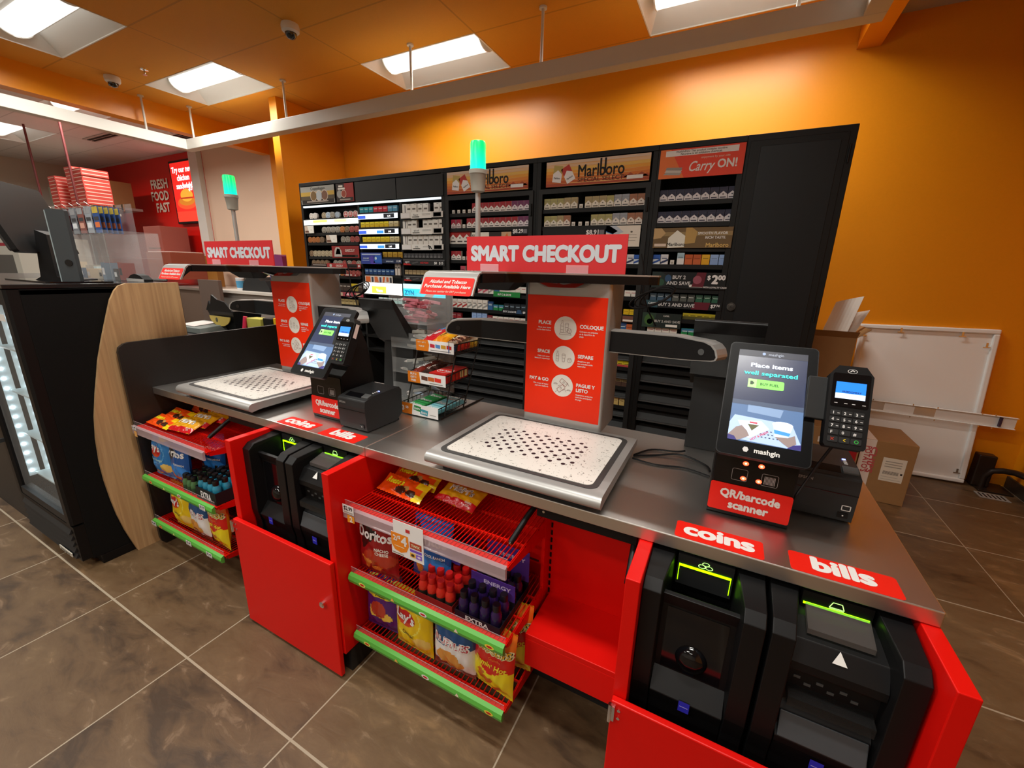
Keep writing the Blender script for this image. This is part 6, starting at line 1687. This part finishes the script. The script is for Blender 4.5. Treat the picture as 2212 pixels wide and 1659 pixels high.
m = MB(); m.add([(-.040 + .080 * (.5 + .5 * math.cos(2 * PI * i / 24)), .06 + .035 * math.sin(2 * PI * i / 24), .0426) for i in range(24)], [tuple(range(24))], P('e0d0c8')); m.add([(-.037 + .074 * (.5 + .5 * math.cos(2 * PI * i / 24)), .06 + .032 * math.sin(2 * PI * i / 24), .0429) for i in range(24)], [tuple(range(24))], P('c01c14'))
L3 = Matrix(((1, 0, 0, 0), (0, 0, 1, .046), (0, -1, 0, .0434), (0, 0, 0, 1)))
m.M = L3; m.text('Kit Kat', .026, 0, 0, 0, P('f0ece8'), .04, width=.062); m.M = None
for k in range(5):
    m.box(.0421, .0426, .01 + .033 * k, .035 + .033 * k, .006, .036, P(('b82820', 'c03428', 'c03428', 'd8c890', 'e0d4a0')[k]))
m.build('print', t2)
def gum(x, y, z, col, lab, k):
    t = bpy.data.objects.new('gum_pack', None); t.empty_display_size = .02; COL.objects.link(t); t.location = (x, y, z); t.rotation_euler = (.03, 0, -.12)
    m = MB(); m.box(-.042, .042, 0, .062, 0, .018, P(col[0])); m.build('pack', t, bevel=.002)
    m = MB(Matrix(((1, 0, 0, 0), (0, 0, 1, 0), (0, -1, 0, .0186), (0, 0, 0, 1)))); m.rect(-.038, .038, .020, .058, 0, P(col[1])); m.text('Extra', .028, 0, .026, -.0005, P('e8f0e4'), .04, width=.066); m.rect(-.036, .036, .006, .012, 0, P(col[1])); m.build('print', t)
    tag(t, '%s gum pack, %s one in the lowest wire basket' % (lab, k), 'gum', 'gum packs in the wire rack')
for k, nm in enumerate(('front', 'middle', 'back')):
    gum(-1.187 + .006 * k, 1.342 + .066 * k, .897 + .002 * k, ('1f6a34', '2c8a48'), 'green', nm); gum(-1.090 + .006 * k, 1.340 + .066 * k, .897 + .002 * k, ('5a98a4', '8ab8bc'), 'pale teal', nm)

# ---------------------------------------------------------------- clear acrylic bins of small packets behind the candy rack
t = thing('acrylic_bin', 'tall clear acrylic bin tower filled with small wrapped packets, behind the candy rack', 'display bin', (-1.345, 1.50, 0.879))
for k, z in enumerate((0.0, .125, .25, .37)):
    m = MB(); m.box(-.10, .12, .02, .22, z, z + .003, CLEAR); m.hexa([(-.10, .017, z), (.12, .017, z), (.12, .02, z), (-.10, .02, z)], [(-.10, .017, z + .075), (.12, .017, z + .075), (.12, .02, z + .075), (-.10, .02, z + .075)], CLEAR); m.build('tray', t)
m = MB(); m.box(-.104, -.101, .02, .22, 0, .50, CLEAR); m.build('side', t)
m = MB(); m.prism([(.02, 0), (.22, 0), (.22, .50), (.05, .50), (.02, .44)], 'x', .121, .124, CLEAR); m.build('side', t)
m = MB(); m.box(-.104, .124, .221, .224, 0, .50, CLEAR); m.build('back', t)
rn = random.Random(5)
pkm = {}
for c in ('96505a', '8a4048', 'a07078', '8c8a82', 'a09c92', '787468', 'a8bcd4'):
    m = MB()
    m.hexa([(-.045, -.008, 0), (.045, -.008, 0), (.045, .008, 0), (-.045, .008, 0)], [(-.042, -.006, .013), (.042, -.006, .013), (.042, .006, .013), (-.042, .006, .013)], P(c, .35))
    m.hexa([(-.058, -.009, .005), (-.045, -.008, .0), (-.045, .008, .0), (-.058, .009, .005)], [(-.058, -.009, .007), (-.043, -.006, .013), (-.043, .006, .013), (-.058, .009, .007)], P('b8b0ac', .35))
    o = m.build('wrapped_packet', bevel=.002); pkm[c] = o
protos = dict(pkm); used = set()
for tier, (z0, cols, n, lb) in enumerate(((.879 + .003, ('8c8a82', 'a8bcd4'), 7, 'pale wrapped packet in the lowest clear bin'), (1.007, ('8c8a82', 'a09c92', '787468'), 15, 'grey wrapped packet piled in the second clear bin'), (1.132, ('8c8a82', 'a09c92', '787468'), 16, 'grey wrapped packet piled in the third clear bin'), (1.253, ('96505a', '8a4048', 'a07078'), 22, 'pinkish red wrapped packet piled in the top clear bin'))):
    for i in range(n):
        c = cols[i % len(cols)]
        if c in used:
            o = pkm[c].copy(); COL.objects.link(o)
        else:
            o = pkm[c]; used.add(c)
        o.location = (-1.335 + rn.uniform(-.04, .05), 1.555 + (i % 3) * .055, z0 + .014 * (i // 3)); o.rotation_euler = (rn.uniform(-.15, .15), rn.uniform(-.2, .2), rn.uniform(-.5, .5))
        tag(o, lb, 'candy', lb.split(' in ')[0] + 's tier %d' % tier if False else 'packets in the %s clear bin' % ('lowest', 'second', 'third', 'top')[tier])

# ---------------------------------------------------------------- glass door cooler and wooden end panel at the left
WOOD = wood_material('oak_laminate', 'c8a578', 'b39066', (1, 30, 1.0))
tag_ = MB(); tag_.prism([(.794, 0), (.778, .07), (.763, .141), (.748, .24), (.740, .33), (.734, .44), (.734, .54), (.742, .66), (.757, .77), (.781, .884), (.80, .96), (.818, 1.037), (.85, 1.14), (.888, 1.251), (.912, 1.32), (.935, 1.363), (.955, 1.386), (.985, 1.397), (1.207, 1.399), (1.207, 0)], 'x', -2.662, -2.645, WOOD)
tag(tag_.build('oak_divider', bevel=0.002), 'tall curved oak panel standing between the black cooler and the checkout counter', 'panel')
CK = mat('cooler_black', (0.006, 0.006, 0.006), 0.75, noise=0.3, nscale=200, spec=0.15)
t = thing('drinks_cooler', 'black glass door drinks cooler with bright lights inside at the left edge', 'cooler', (-3.02, 0.60, 0))
m = MB(); m.box(-.345, -.325, .03, .62, .24, 1.36, CK); m.box(.325, .352, .03, .62, .05, 1.375, CK); m.box(-.345, .352, .03, .62, 1.35, 1.377, CK); m.box(-.345, .325, .03, .62, .05, .24, CK); m.box(-.325, .325, .56, .62, .24, 1.35, mat('cooler_back_glow', (0.45, 0.6, 0.62), .4, emit=.55)); m.box(-.345, .352, .06, .62, 0, .05, BLACK); m.build('cabinet', t, bevel=.003)  # back panel glows by itself, standing in for the lit cooler interior
m = MB()
for a, b in ((-.345, -.29), (.29, .352)):
    m.prism([(a, .03), (a, -.005), (a + .01, -.015), (b - .01, -.015), (b, -.005), (b, .03)], 'z', .26, 1.375, BLACK)
m.box(-.29, .29, -.012, .03, .26, .30, CHAR); m.box(-.29, .29, -.012, .03, 1.31, 1.375, BLACK)
d = m.build('door', t)
m = MB(); m.box(-.288, .288, .004, .010, .30, 1.31, CLEAR); m.build('glass', d)
m = MB(); m.box(-.31, -.30, -.05, -.035, .55, 1.10, CHAR); m.box(-.31, -.30, -.036, -.014, .56, .58, CHAR); m.box(-.31, -.30, -.036, -.014, 1.07, 1.09, CHAR); m.build('handle', d)
m = MB(); m.box(-.345, .352, -.01, .03, .06, .25, BLACK); g = m.build('grille', t)
for k in range(5):
    m = MB(); m.hexa([(-.30, -.022, .072 + .034 * k), (.32, -.022, .072 + .034 * k), (.32, -.010, .094 + .034 * k), (-.30, -.010, .094 + .034 * k)], [(-.30, -.014, .068 + .034 * k), (.32, -.014, .068 + .034 * k), (.32, -.002, .090 + .034 * k), (-.30, -.002, .090 + .034 * k)], CHAR); m.build('louver', g)
m = MB(); m.box(.14, .29, -.026, -.0225, .072, .092, P('b0aca0')); m.text('beverage-air', .014, .215, .077, -.0266, P('3a3a38'), .02, width=.11); m.build('nameplate', g)
m = MB(); m.box(.20, .29, -.0166, -.0155, 1.24, 1.27, WHITE); m.build('door_sticker', d)
led = mat('cooler_led', (.85, .95, 1), .4, emit=9.0)
for dy_ in (.05, .13, .22):
    x = -.318
    m = MB()
    for k in range(17):
        m.lathe([(.0005, -.008), (.007, -.005), (.008, 0), (.007, .005), (.0005, .008)], (x, dy_, .36 + .053 * k), led, 8)
    m.box(x - .006, x - .004, dy_ - .03, dy_ + .03, .33, 1.28, mat('led_strip', (.5, .6, .62), .4, emit=.4))
    o = m.build('light_strip', t, smooth=True); o['kind'] = 'stuff'
for z in (.34, .58, .82, 1.06):
    m = MB(); m.box(-.32, .32, .06, .55, z, z + .008, mat('cooler_shelf', (.55, .65, .66), .4)); m.build('shelf', t)
for k, (x, z, c) in enumerate(((.05, .348, '9a4a3a'), (.16, .348, 'c8c8c4'), (-.10, .348, '8a8a90'))):
    m = MB(); m.box(-3.02 + x - .05, -3.02 + x + .05, .74, .88, z, z + .09, P(c)); tag(m.build('drink_carton'), '%s carton on the lowest shelf of the cooler' % ('reddish brown', 'white', 'grey')[k], 'carton', 'cartons in the cooler')

# ---------------------------------------------------------------- front counter top with a monitor and clear displays
t = thing('service_counter', 'black topped service counter behind the cooler and oak panel', 'counter', (-3.6, 1.2, 0))
m = MB(); m.box(-1.2, .30, 0, .25, 1.379, 1.397, mat('black_counter_top', (.012, .012, .013), .18)); m.box(-1.2, .935, -.615, 0, 1.379, 1.397, mat('black_counter_top', (.012, .012, .013), .18)); m.build('countertop', t, bevel=.003)
m = MB(); m.box(-1.2, .20, -.58, .23, 0, 1.378, mat('dark_laminate', (.02, .018, .016), .5)); m.build('base', t)
m = MB(); m.prism(rrect(-.28, .28, -.12, .12, .02), 'z', 0, .006, BLACKG); tag(m.build('counter_mat', loc=(-3.02, .86, 1.3975)), 'thin glossy black mat on the service counter top', 'mat')
t = thing('cash_register_monitor', 'large dark monitor seen from behind at the left edge, tilted on the counter', 'monitor', (-3.10, .86, 1.398), math.radians(-40))
MON = mat('monitor_grey', (.055, .056, .058), .42)
up = Vector((0, -.32, .95)).normalized()
T = Matrix(((1, 0, 0, 0), (0, .95, -.32, 0), (0, .32, .95, .13), (0, 0, 0, 1)))
m = MB(T); m.prism(rrect(-.27, .24, 0, .335, .012), 'y', 0, .022, BLACK); m.prism(rrect(-.255, .225, .012, .323, .01), 'y', -.016, 0, MON); p = m.build('screen', t, bevel=.004)
m = MB(T); m.box(-.20, .18, -.0175, -.016, .29, .294, BLACK); m.build('vent', p)
m = MB(); m.prism([(-.03, .0), (.16, .0), (.16, .01), (.06, .02), (.06, .22), (.02, .24), (.0, .02)], 'x', -.05, .09, BLACK); m.build('stand', t, bevel=.003)
t = thing('customer_display', 'upright dark slab display with pale edge beside the large monitor', 'display', (-2.795, .845, 1.398), math.radians(40))
m = MB(); m.prism(rrect(-.036, .036, .0, .325, .006), 'y', -.012, .012, mat('slate_plastic', (.045, .055, .062), .35)); m.build('panel', t, bevel=.003)
m = MB(); m.box(-.041, -.0362, -.011, .011, .004, .32, mat('pale_edge', (.30, .38, .40), .25)); m.build('edge_trim', t)
m = MB(); m.cyl((.008, -.0125, .09), (.008, -.015, .09), .015, BLACKG, 20); m.build('speaker', t)
t = thing('clear_display_case', 'clear acrylic display case full of small goods on the service counter', 'display case', (-3.36, 1.17, 1.398))
for a, b in (((-.36, .40, -.12, -.116, 0, .26), 'front_panel'), ((-.36, .40, .12, .124, 0, .26), 'back_panel'), ((-.364, -.361, -.12, .124, 0, .26), 'side_panel'), ((.401, .404, -.12, .124, 0, .26), 'side_panel'), ((-.36, .40, -.115, .119, .12, .123), 'shelf')):
    m = MB(); m.box(*a, CLEAR); m.build(b, t)
rn = random.Random(3)
for k in range(14):
    c = rn.choice(('c8b8a0', '6a7a8a', 'b0b4b8', '3a3a3c', 'c0d0e0', '8a3a34', 'a8a094'))
    m = MB(); x = -.33 + .05 * k; h_ = rn.uniform(.05, .10); m.box(-.02, .02, -.03, .03, 0, h_, P(c)); m.rect(-.014, .014, h_ * .3, h_ * .7, -.0306, P(rn.choice(('e0e0da', '2a2a2c', 'd0d8e0'))))
    tag(m.build('small_carton', loc=(-3.36 + x, 1.14 + rn.uniform(-.03, .05), 1.3985)), '%s small carton from the left in the clear display case' % ORD[k], 'carton', 'small cartons in the clear case')
m = MB(); m.box(-.028, .028, -.02, .02, 0, .115, P('b02420')); m.rect(-.02, .026, .0, .03, -.0206, P('d07a30')); tag(m.build('red_carton', loc=(-3.40, 1.02, 1.3985)), 'upright red carton with orange corner in front of the clear case', 'carton')
t = thing('card_holder', 'black domed business card holder beside the oak panel corner', 'holder', (-2.86, 1.13, 1.398))
m = MB(); m.prism([(-.09, 0), (.09, 0), (.088, .012), (.05, .032), (0, .040), (-.05, .032), (-.088, .012)], 'y', -.02, .02, BLACK); m.build('dome', t); m = MB(); m.box(-.092, .092, -.024, -.021, .0, .014, P('a8a4a0')); m.build('rim', t)
t = thing('hook_rack', 'clear rack of metal hooks with hanging card packs above the display case', 'hook rack', (-3.66, 1.33, 1.398))
m = MB(); m.box(-.42, .36, 0, .004, .0, .44, CLEAR); m.build('backboard', t)
for k in range(7):
    x = -.36 + .105 * k
    m = MB(); m.tube([(x, 0, .415), (x, -.16, .415), (x, -.18, .43)], .003, CHROME, 6); m.box(x - .012, x + .012, -.006, 0, .40, .44, CHROME); m.build('hook', t)
for k in range(7):
    for j in range(3 if k < 6 else 5):
        m = MB(); c = ('6a6a3a', '2a3a70', '5a2a2a', '6a6e74', '7a4a44', '8a9098', '2c4a80')[k]
        m.box(-.040, .040, 0, .003, -.15, 0, P(c)); m.rect(-.036, .036, -.04, -.005, -.0006, P('b8a040' if k in (0, 6) else '8a8c90')); m.rect(-.03, .03, -.12, -.09, -.0006, P(('a8a060', 'b0b8c8', '3a4a9a', 'c8ccd0', 'c09080', 'c8ccd0', 'c86a3a')[k])); m.rect(-.03, .03, -.08, -.06, -.0006, P('38383c'))
        tag(m.build('hanging_card', loc=(-4.02 + .105 * k, 1.19 + .024 * j, 1.812)), 'card pack on the %s hook from left, %s from front' % (ORD[k], ORD[j]), 'card pack', 'card packs hanging on hooks')

# ---------------------------------------------------------------- kitchen behind
t = thing('overhead_shelf', 'metal shelf under the kitchen ceiling carrying the red pizza boxes', 'shelf', (-8.0, 2.95, 2.14))
m = MB(); m.box(-1.6, .25, -.35, .05, -.03, 0, mat('grey_shelf', (.35, .33, .31), .4)); m.build('board', t)
for x in (-.92, .22):
    m = MB(); m.cyl((x, -.37, -.03), (x, -.37, H - 2.141), .013, mat('red_rod', (.16, .03, .03), .5), 10); m.build('rod', t)
PZ = mat('pizza_box_red', (.62, .07, .05), .6)
PZW = P('d8b0a4')
def pizza(x, y, n, w_, l):
    m = MB(); m.box(-w_ / 2, w_ / 2, 0, .28, 0, .044, PZ); m.rect(-w_ / 2 + .01, w_ / 2 - .01, .017, .027, -.001, PZW)
    m.add([(w_ / 2 + .001, .01, .017), (w_ / 2 + .001, .27, .017), (w_ / 2 + .001, .27, .027), (w_ / 2 + .001, .01, .027)], [(0, 1, 2, 3)], PZW)
    o = m.build('pizza_box')
    for k in range(n):
        if k:
            o = o.copy(); COL.objects.link(o)
        o.location = (x + random.uniform(-.008, .008), y, 2.1405 + .0445 * k); o.rotation_euler = (0, 0, random.uniform(-.02, .02))
        tag(o, 'red pizza box, %s from the bottom of the %s stack' % (ORD[k], l), 'pizza box', 'stacked red pizza boxes')
pizza(-8.70, 2.66, 11, .24, 'left'); pizza(-8.22, 2.70, 13, .24, 'middle'); pizza(-7.91, 2.68, 12, .26, 'right')
KB = mat('cardboard', '9a7448', .7, noise=.08, nscale=20)
for k, (x, y, w_, h_, l) in enumerate(((-10.0, 3.5, .75, .42, 'brown cardboard box under the kitchen ceiling, left of the pizza boxes'), (-11.0, 3.4, .7, .38, 'pale carton under the kitchen ceiling at the far left'))):
    m = MB(); m.box(-w_ / 2, w_ / 2, 0, .45, 0, h_, KB if k == 0 else P('8a8a78')); m.box(-.03, .03, -.001, .45, h_, h_ + .001, P('b09a78')); tag(m.build('storage_box', loc=(x, y, 2.4005)), l, 'box')
t = thing('kitchen_rack', 'high grey shelf holding storage boxes in the far kitchen corner', 'shelf', (-10.5, 3.6, 0)); m = MB(); m.box(-1.4, 1.0, -.4, .4, 2.36, 2.40, mat('grey_shelf', (.35, .33, .31), .4)); m.build('board', t)
for x in (-1.35, .95):
    m = MB(); m.box(x - .02, x + .02, -.38, -.34, 0, 2.36, P('6a6a68')); m.build('post', t)
def slab(name, label, cat, loc, x, y, z, col, extra=None):
    m = MB(); m.box(-x / 2, x / 2, 0, y, 0, z, P(col) if isinstance(col, str) else col)
    if extra: extra(m)
    return tag(m.build(name, loc=loc, bevel=.004), label, cat)
slab('cooking_hood', 'white kitchen machine with a dark red stripe at the far left', 'machine', (-8.6, 2.0, 0), 1.0, .7, 1.78, 'a8a8a0', lambda m: (m.rect(-.5, .5, 1.66, 1.70, -.001, P('8a2030')), m.rect(-.4, .3, 1.2, 1.55, -.001, P('4a4a48'))))
slab('kitchen_counter', 'brown kitchen counter with steel edge behind the scanner head', 'counter', (-8.1, 3.55, 0), 2.2, .7, 1.10, 'b0a28e' and '5a4a40', lambda m: m.box(-1.1, 1.1, -.02, .7, 1.10, 1.14, STEEL))
slab('wall_cabinet', 'pinkish brown box cabinet on the red wall below the lettering', 'cabinet', (-8.75, 3.75, 1.66), .55, .4, .42, '8a4a40', lambda m: m.rect(-.2, .2, .06, .08, -.001, P('5a3028')))
slab('paper_tray', 'flat brown box with white papers on top against the red wall', 'box', (-8.35, 3.6, 1.24), .75, .5, .42, '82402f', lambda m: m.box(-.35, .37, .02, .48, .42, .435, P('c8b0a8')))
slab('wooden_post', 'ochre wooden post before the red wall under the scanner head', 'post', (-7.55, 3.95, 0), .28, .1, 1.62, mat('ochre_wood', '8a5a1c', .5))
slab('partition', 'dark brown angled partition panel before the cream wall', 'panel', (-6.55, 3.35, 0), .50, .05, 1.28, mat('taupe_panel', '5f4f47', .5))
slab('partition', 'narrow dark grey upright board right of the brown partition', 'panel', (-6.35, 3.75, 0), .16, .04, 1.32, '4a4640')
slab('hall_cabinet', 'low grey cabinet with white top along the cream wall', 'cabinet', (-6.0, 3.55, 0), 1.6, .6, 1.10, '77706a', lambda m: m.box(-.82, .82, -.03, .6, 1.10, 1.14, P('b4aea6')))
m = MB(); m.lathe([(.045, 0), (.055, .16), (.057, .165), (.05, .17)], (0, 0, 0), P('c8ccd0'), 18); m.lathe([(.0475, .03), (.0545, .13)], (0, 0, .001), P('4a8ab0'), 18); tag(m.build('paper_cup', loc=(-6.35, 3.68, 1.1405), smooth=True), 'white and blue paper cup on the low grey cabinet', 'cup')
m = MB(); pts = [(-.30, 0), (-.26, .10), (-.20, .15), (-.12, .21), (-.02, .18), (.06, .20), (.14, .14), (.24, .16), (.32, .06), (.34, 0)]
m.prism(pts, 'y', -.10, .12, mat('black_cloth', (.008, .008, .008), .85)); tag(m.build('black_bag', loc=(-5.92, 3.72, 1.1405), bevel=.02), 'crumpled black bag lying on the low grey cabinet', 'bag')
t = thing('storage_bin', 'blue plastic bin with purple contents beside the farther tower', 'bin', (-5.42, 3.74, 1.1405))
m = MB(); m.hexa([(-.11, -.1, 0), (.11, -.1, 0), (.11, .1, 0), (-.11, .1, 0)], [(-.14, -.12, .26), (.14, -.12, .26), (.14, .12, .26), (-.14, .12, .26)], mat('blue_plastic', (.04, .05, .38), .35)); m.box(-.15, .15, -.13, .13, .26, .28, mat('blue_plastic', (.04, .05, .38), .35)); m.rect(-.02, .09, .06, .18, -.122, P('8a4a50')); m.build('bin', t)
m = MB(); m.prism([(-.11, .28), (.12, .28), (.10, .48), (-.04, .50), (-.12, .44)], 'y', -.08, .08, P('6a2a5a')); m.build('contents', t, bevel=.01)
m = MB(); m.box(-.18, .18, -.012, 0, 0, .26, P('d0b8a4')); tag(m.build('clipboard', loc=(-6.6, 4.279, 1.38)), 'beige notice board hanging on the cream wall', 'notice')
t = thing('register_counter', 'black register counter behind the black end panel', 'counter', (-4.1, 2.2, 0)); m = MB(); m.box(-1.0, 1.35, -.25, .35, .84, .88, BLACK); m.build('countertop', t); m = MB(); m.box(-.95, 1.3, -.2, .3, 0, .839, P('3a302a')); m.build('base', t)
t = thing('weighing_tray', 'grey flat weighing tray with white papers right of the oak panel', 'tray', (-4.45, 2.02, .881))
m = MB(); m.hexa([(-.25, 0, 0), (.25, 0, 0), (.25, .3, 0), (-.25, .3, 0)], [(-.23, .01, .05), (.23, .01, .05), (.23, .29, .07), (-.23, .29, .07)], P('5c625f')); m.build('body', t, bevel=.006); m = MB(); m.hexa([(-.18, .04, .054), (.08, .04, .054), (.08, .24, .069), (-.18, .24, .069)], [(-.18, .04, .058), (.08, .04, .058), (.08, .24, .073), (-.18, .24, .073)], P('b4aca8')); m.build('papers', t)
t = thing('black_tub', 'black tub with cut rim and pale yellow label behind the black panel', 'tub', (-4.22, 2.36, .881))
m = MB(); m.hexa([(-.15, -.1, 0), (.15, -.1, 0), (.15, .1, 0), (-.15, .1, 0)], [(-.21, -.14, .20), (.21, -.14, .20), (.21, .14, .20), (-.21, .14, .20)], BLACK); m.prism([(-.22, .19), (-.16, .28), (-.14, .24), (-.10, .34), (-.02, .30), (.10, .28), (.21, .19)], 'y', -.142, -.128, BLACK); m.build('body', t)
m = MB(); m.prism([(.15 * math.cos(a) * 1.1, .145 + .09 * math.sin(a)) for a in [PI + PI * i / 12 for i in range(13)]], 'y', -.150, -.143, P('b09a4c')); m.ell(-.05, .11, .02, .022, -.1505, P('4a4a38'), 12); m.build('label', t)
m = MB(); m.tube([(0, 0, .0), (.02, .01, .09), (.03, .02, .17)], .017, mat('pink_red_plastic', (.75, .03, .09), .25), 10); tag(m.build('red_bottle', loc=(-3.86, 2.2, .881), smooth=True), 'thin glossy pink red bottle between the tub and the yellow boxes', 'bottle')
slab('yellow_box', 'olive yellow card box behind the black end panel', 'box', (-3.72, 2.22, .881), .20, .1, .16, 'a8a048'); slab('black_box', 'black striped box between two yellow boxes behind the end panel', 'box', (-3.555, 2.24, .881), .12, .1, .17, '0c0a0a'); slab('yellow_box', 'bright yellow box behind the end panel beside the farther poster', 'box', (-3.36, 2.24, .881), .22, .12, .18, 'c89c10')

# ---------------------------------------------------------------- whiteboard, boxes and pipe in the right corner
t = thing('whiteboard', 'white framed whiteboard leaning against the orange wall on the floor', 'whiteboard', (1.375, 4.155, 0.002))
T = Matrix.Rotation(math.radians(-5.2), 4, 'X') @ Matrix.Rotation(math.radians(-1.2), 4, 'Y') @ Matrix.Identity(4)
WB = mat('whiteboard_gloss', (.86, .86, .84), .13, coat=.4); WBF = mat('whiteboard_frame', (.84, .84, .82), .35)
m = MB(T); m.box(-.385, .385, .004, .018, .02, 1.145, WB); m.build('board', t)
for a in ((-.40, .40, -.012, .026, 1.135, 1.17), (-.40, .40, -.012, .026, 0.004, .035)):
    m = MB(T); m.box(*a, WBF); m.build('frame_rail', t, bevel=.008)
for a in ((-.40, -.365, -.012, .026, .034, 1.136), (.365, .40, -.012, .026, .034, 1.136)):
    m = MB(T); m.box(*a, WBF); m.build('frame_stile', t, bevel=.008)
for x, z in ((-.37, 1.10), (-.15, 1.14), (.20, 1.13), (.34, 1.06), (.345, .10), (-.385, .62)):
    m = MB(T); m.box(x - .006, x + .006, -.016, -.012, z - .02, z + .012, CHROME); m.box(x - .02, x + .02, -.015, -.012, z - .024, z - .018, CHROME); m.build('clip', t)
T = Matrix.Translation((.085, -.055, .498)) @ Matrix.Rotation(math.radians(0.3), 4, 'Y')
m = MB(T); m.box(-.46, .45, 0, .004, 0, .085, WBF); m.box(-.46, .45, -.018, 0, 0, .004, WBF); m.box(-.46, .45, -.018, 0, .081, .085, WBF); tr_ = m.build('marker_tray', t, bevel=.001)
for x in (-.36, -.12, .02, .26, .33):
    m = MB(T); m.box(x - .003, x + .003, -.021, -.018, -.012, .0, CHROME); m.box(x - .003, x + .003, -.021, -.018, .085, .097, CHROME); m.build('clip', tr_)
m = MB(T); m.box(.36, .372, -.0186, -.0004, .01, .078, P('3a2a3a')); m.build('end_slot', tr_)
m = MB(T); m.box(-.10, .02, -.0012, 0, .012, .074, mat('chrome_plate', (.7, .7, .68), .2, .6)); m.build('reflective_plate', tr_); m = MB(T); m.box(-.42, -.28, -.0012, 0, .012, .074, mat('chrome_plate', (.7, .7, .68), .2, .6)); m.build('reflective_plate', tr_)
def carton(label, x, y, z, w_, d_, h_, rz, arts):
    t = thing('cardboard_box', label, 'box', (x, y, z), rz, 'cardboard boxes at the right')
    m = MB(); m.box(0, w_, 0, d_, 0, h_, KB); b = m.build('box', t, bevel=.004)
    if arts: arts(t, w_, d_, h_)
    return t
def art1(t, w_, d_, h_):
    m = MB(); m.rect(.13, .255, .165, .335, -.0012, P('c4beb0'))
    for k in range(3):
        m.rect(.145, .235, .305 - k * .018, .311 - k * .018, -.0016, P('8a857a'))
    for k in range(14):
        m.rect(.145 + k * .006, .148 + k * .006, .215, .240, -.0016, P('5a564e'))
    m.rect(.237, .248, .222, .235, -.0016, P('16161a')); m.rect(.14, .245, .178, .181, -.0016, P('9a958a')); m.rect(.14, .23, .196, .199, -.0016, P('9a958a')); m.build('shipping_label', t)
    m = MB(); m.rect(-.001, .075, .10, h_, -.001, P('c8bdb4')); m.add([(-.001, 0, h_ + .001), (.075, 0, h_ + .001), (.075, d_, h_ + .001), (-.001, d_, h_ + .001)], [(0, 1, 2, 3)], P('c8bdb4')); p = m.build('printed_tape', t)
    m = MB()
    for k, s in enumerate(("POTATO'S", 'CHIPS')):
        m.text(s, .046, .024 + .032 * k, .30, -.0016, P('a8484a'), .03, rot=-PI / 2, width=.19)
    m.build('tape_print', p)
carton('brown cardboard box with a shipping label and printed tape in the right corner', .945, 3.49, .001, .295, .37, .445, 0.0, art1)
def art2(t, w_, d_, h_):
    m = MB(); m.rect(.10, w_ - .01, .25, .36, -.0012, P('8a1418')); m.rect(.14, .20, .27, .34, -.0016, P('5a0c10')); m.build('red_label', t)
    m = MB(); m.face([(.12, .40), (.20, .39), (.20, .44), (.16, .46), (.12, .44)], -.0012, P('b82418')); m.rect(.06, .11, .39, .43, -.0012, P('c8c0b8')); m.build('red_mark', t)
carton('cardboard box with a dark red label just left of the labelled box', .62, 3.42, .001, .30, .37, .50, 0.0, art2)
t = carton('open brown cardboard box holding rolled white paper, right of the black locker', .56, 3.86, .001, .30, .34, 1.08, 0.0, None)
m = MB(); m.hexa([(.30, 0, 1.08), (.30, .34, 1.08), (.302, .34, 1.082), (.302, 0, 1.082)], [(.37, 0, 1.15), (.37, .34, 1.15), (.373, .34, 1.148), (.373, 0, 1.148)], KB); m.hexa([(0, -.001, 1.08), (.30, -.001, 1.08), (.30, .002, 1.08), (0, .002, 1.08)], [(0, -.05, 1.13), (.30, -.05, 1.13), (.30, -.047, 1.13), (0, -.047, 1.13)], KB); m.build('flap', t)
for k, (x, h_, dx) in enumerate(((.74, .38, .07), (.78, .28, .09))):
    m = MB(); n = 8
    for j in range(n):
        a0, a1 = j / n, (j + 1) / n
        f = lambda a, z: (-.10 + .16 * a + dx * z, .03 * math.sin(a * 3), z * (h_ - .05 * (1 - a)))
        m.hexa([f(a0, 0), f(a1, 0), f(a1, 1), f(a0, 1)], [tuple(c + (0, .001, 0)[i] for i, c in enumerate(f(q[0], q[1]))) for q in ((a0, 0), (a1, 0), (a1, 1), (a0, 1))], P('c8c0b8'))
    tag(m.build('paper_sheet', loc=(x, 3.98 + .03 * k, 1.0)), '%s curled white paper sheet standing in the open box' % ('taller', 'shorter')[k], 'paper')
t = thing('floor_pipe', 'dark bent pipe fitting on the floor behind the whiteboard', 'pipe', (1.93, 4.18, 0.001))
PIP = mat('dark_pipe', (.03, .018, .012), .35, .4)
m = MB(); m.box(-.10, .09, -.10, .09, 0, .012, PIP); m.build('base', t, bevel=.004)
m = MB(); m.tube([(-.06, -.02, .012), (-.06, -.02, .10), (-.03, -.03, .15), (.02, -.05, .17), (.05, -.12, .19), (.07, -.22, .20)], .022, PIP, 10); m.build('pipe', t, smooth=True)
m = MB(); m.box(-.12, -.02, -.03, .05, .012, .26, PIP); m.build('block', t, bevel=.008)
m = MB(); m.box(0, .16, 0, .10, 0, .003, mat('floor_grate', (.35, .33, .30), .4)); 
for k in range(6):
    m.box(.012 + .024 * k, .022 + .024 * k, .015, .085, .003, .0034, BLACK)
tag(m.build('floor_grate', loc=(1.80, 3.96, .0005)), 'small pale floor grate at the right corner of the whiteboard', 'grate')
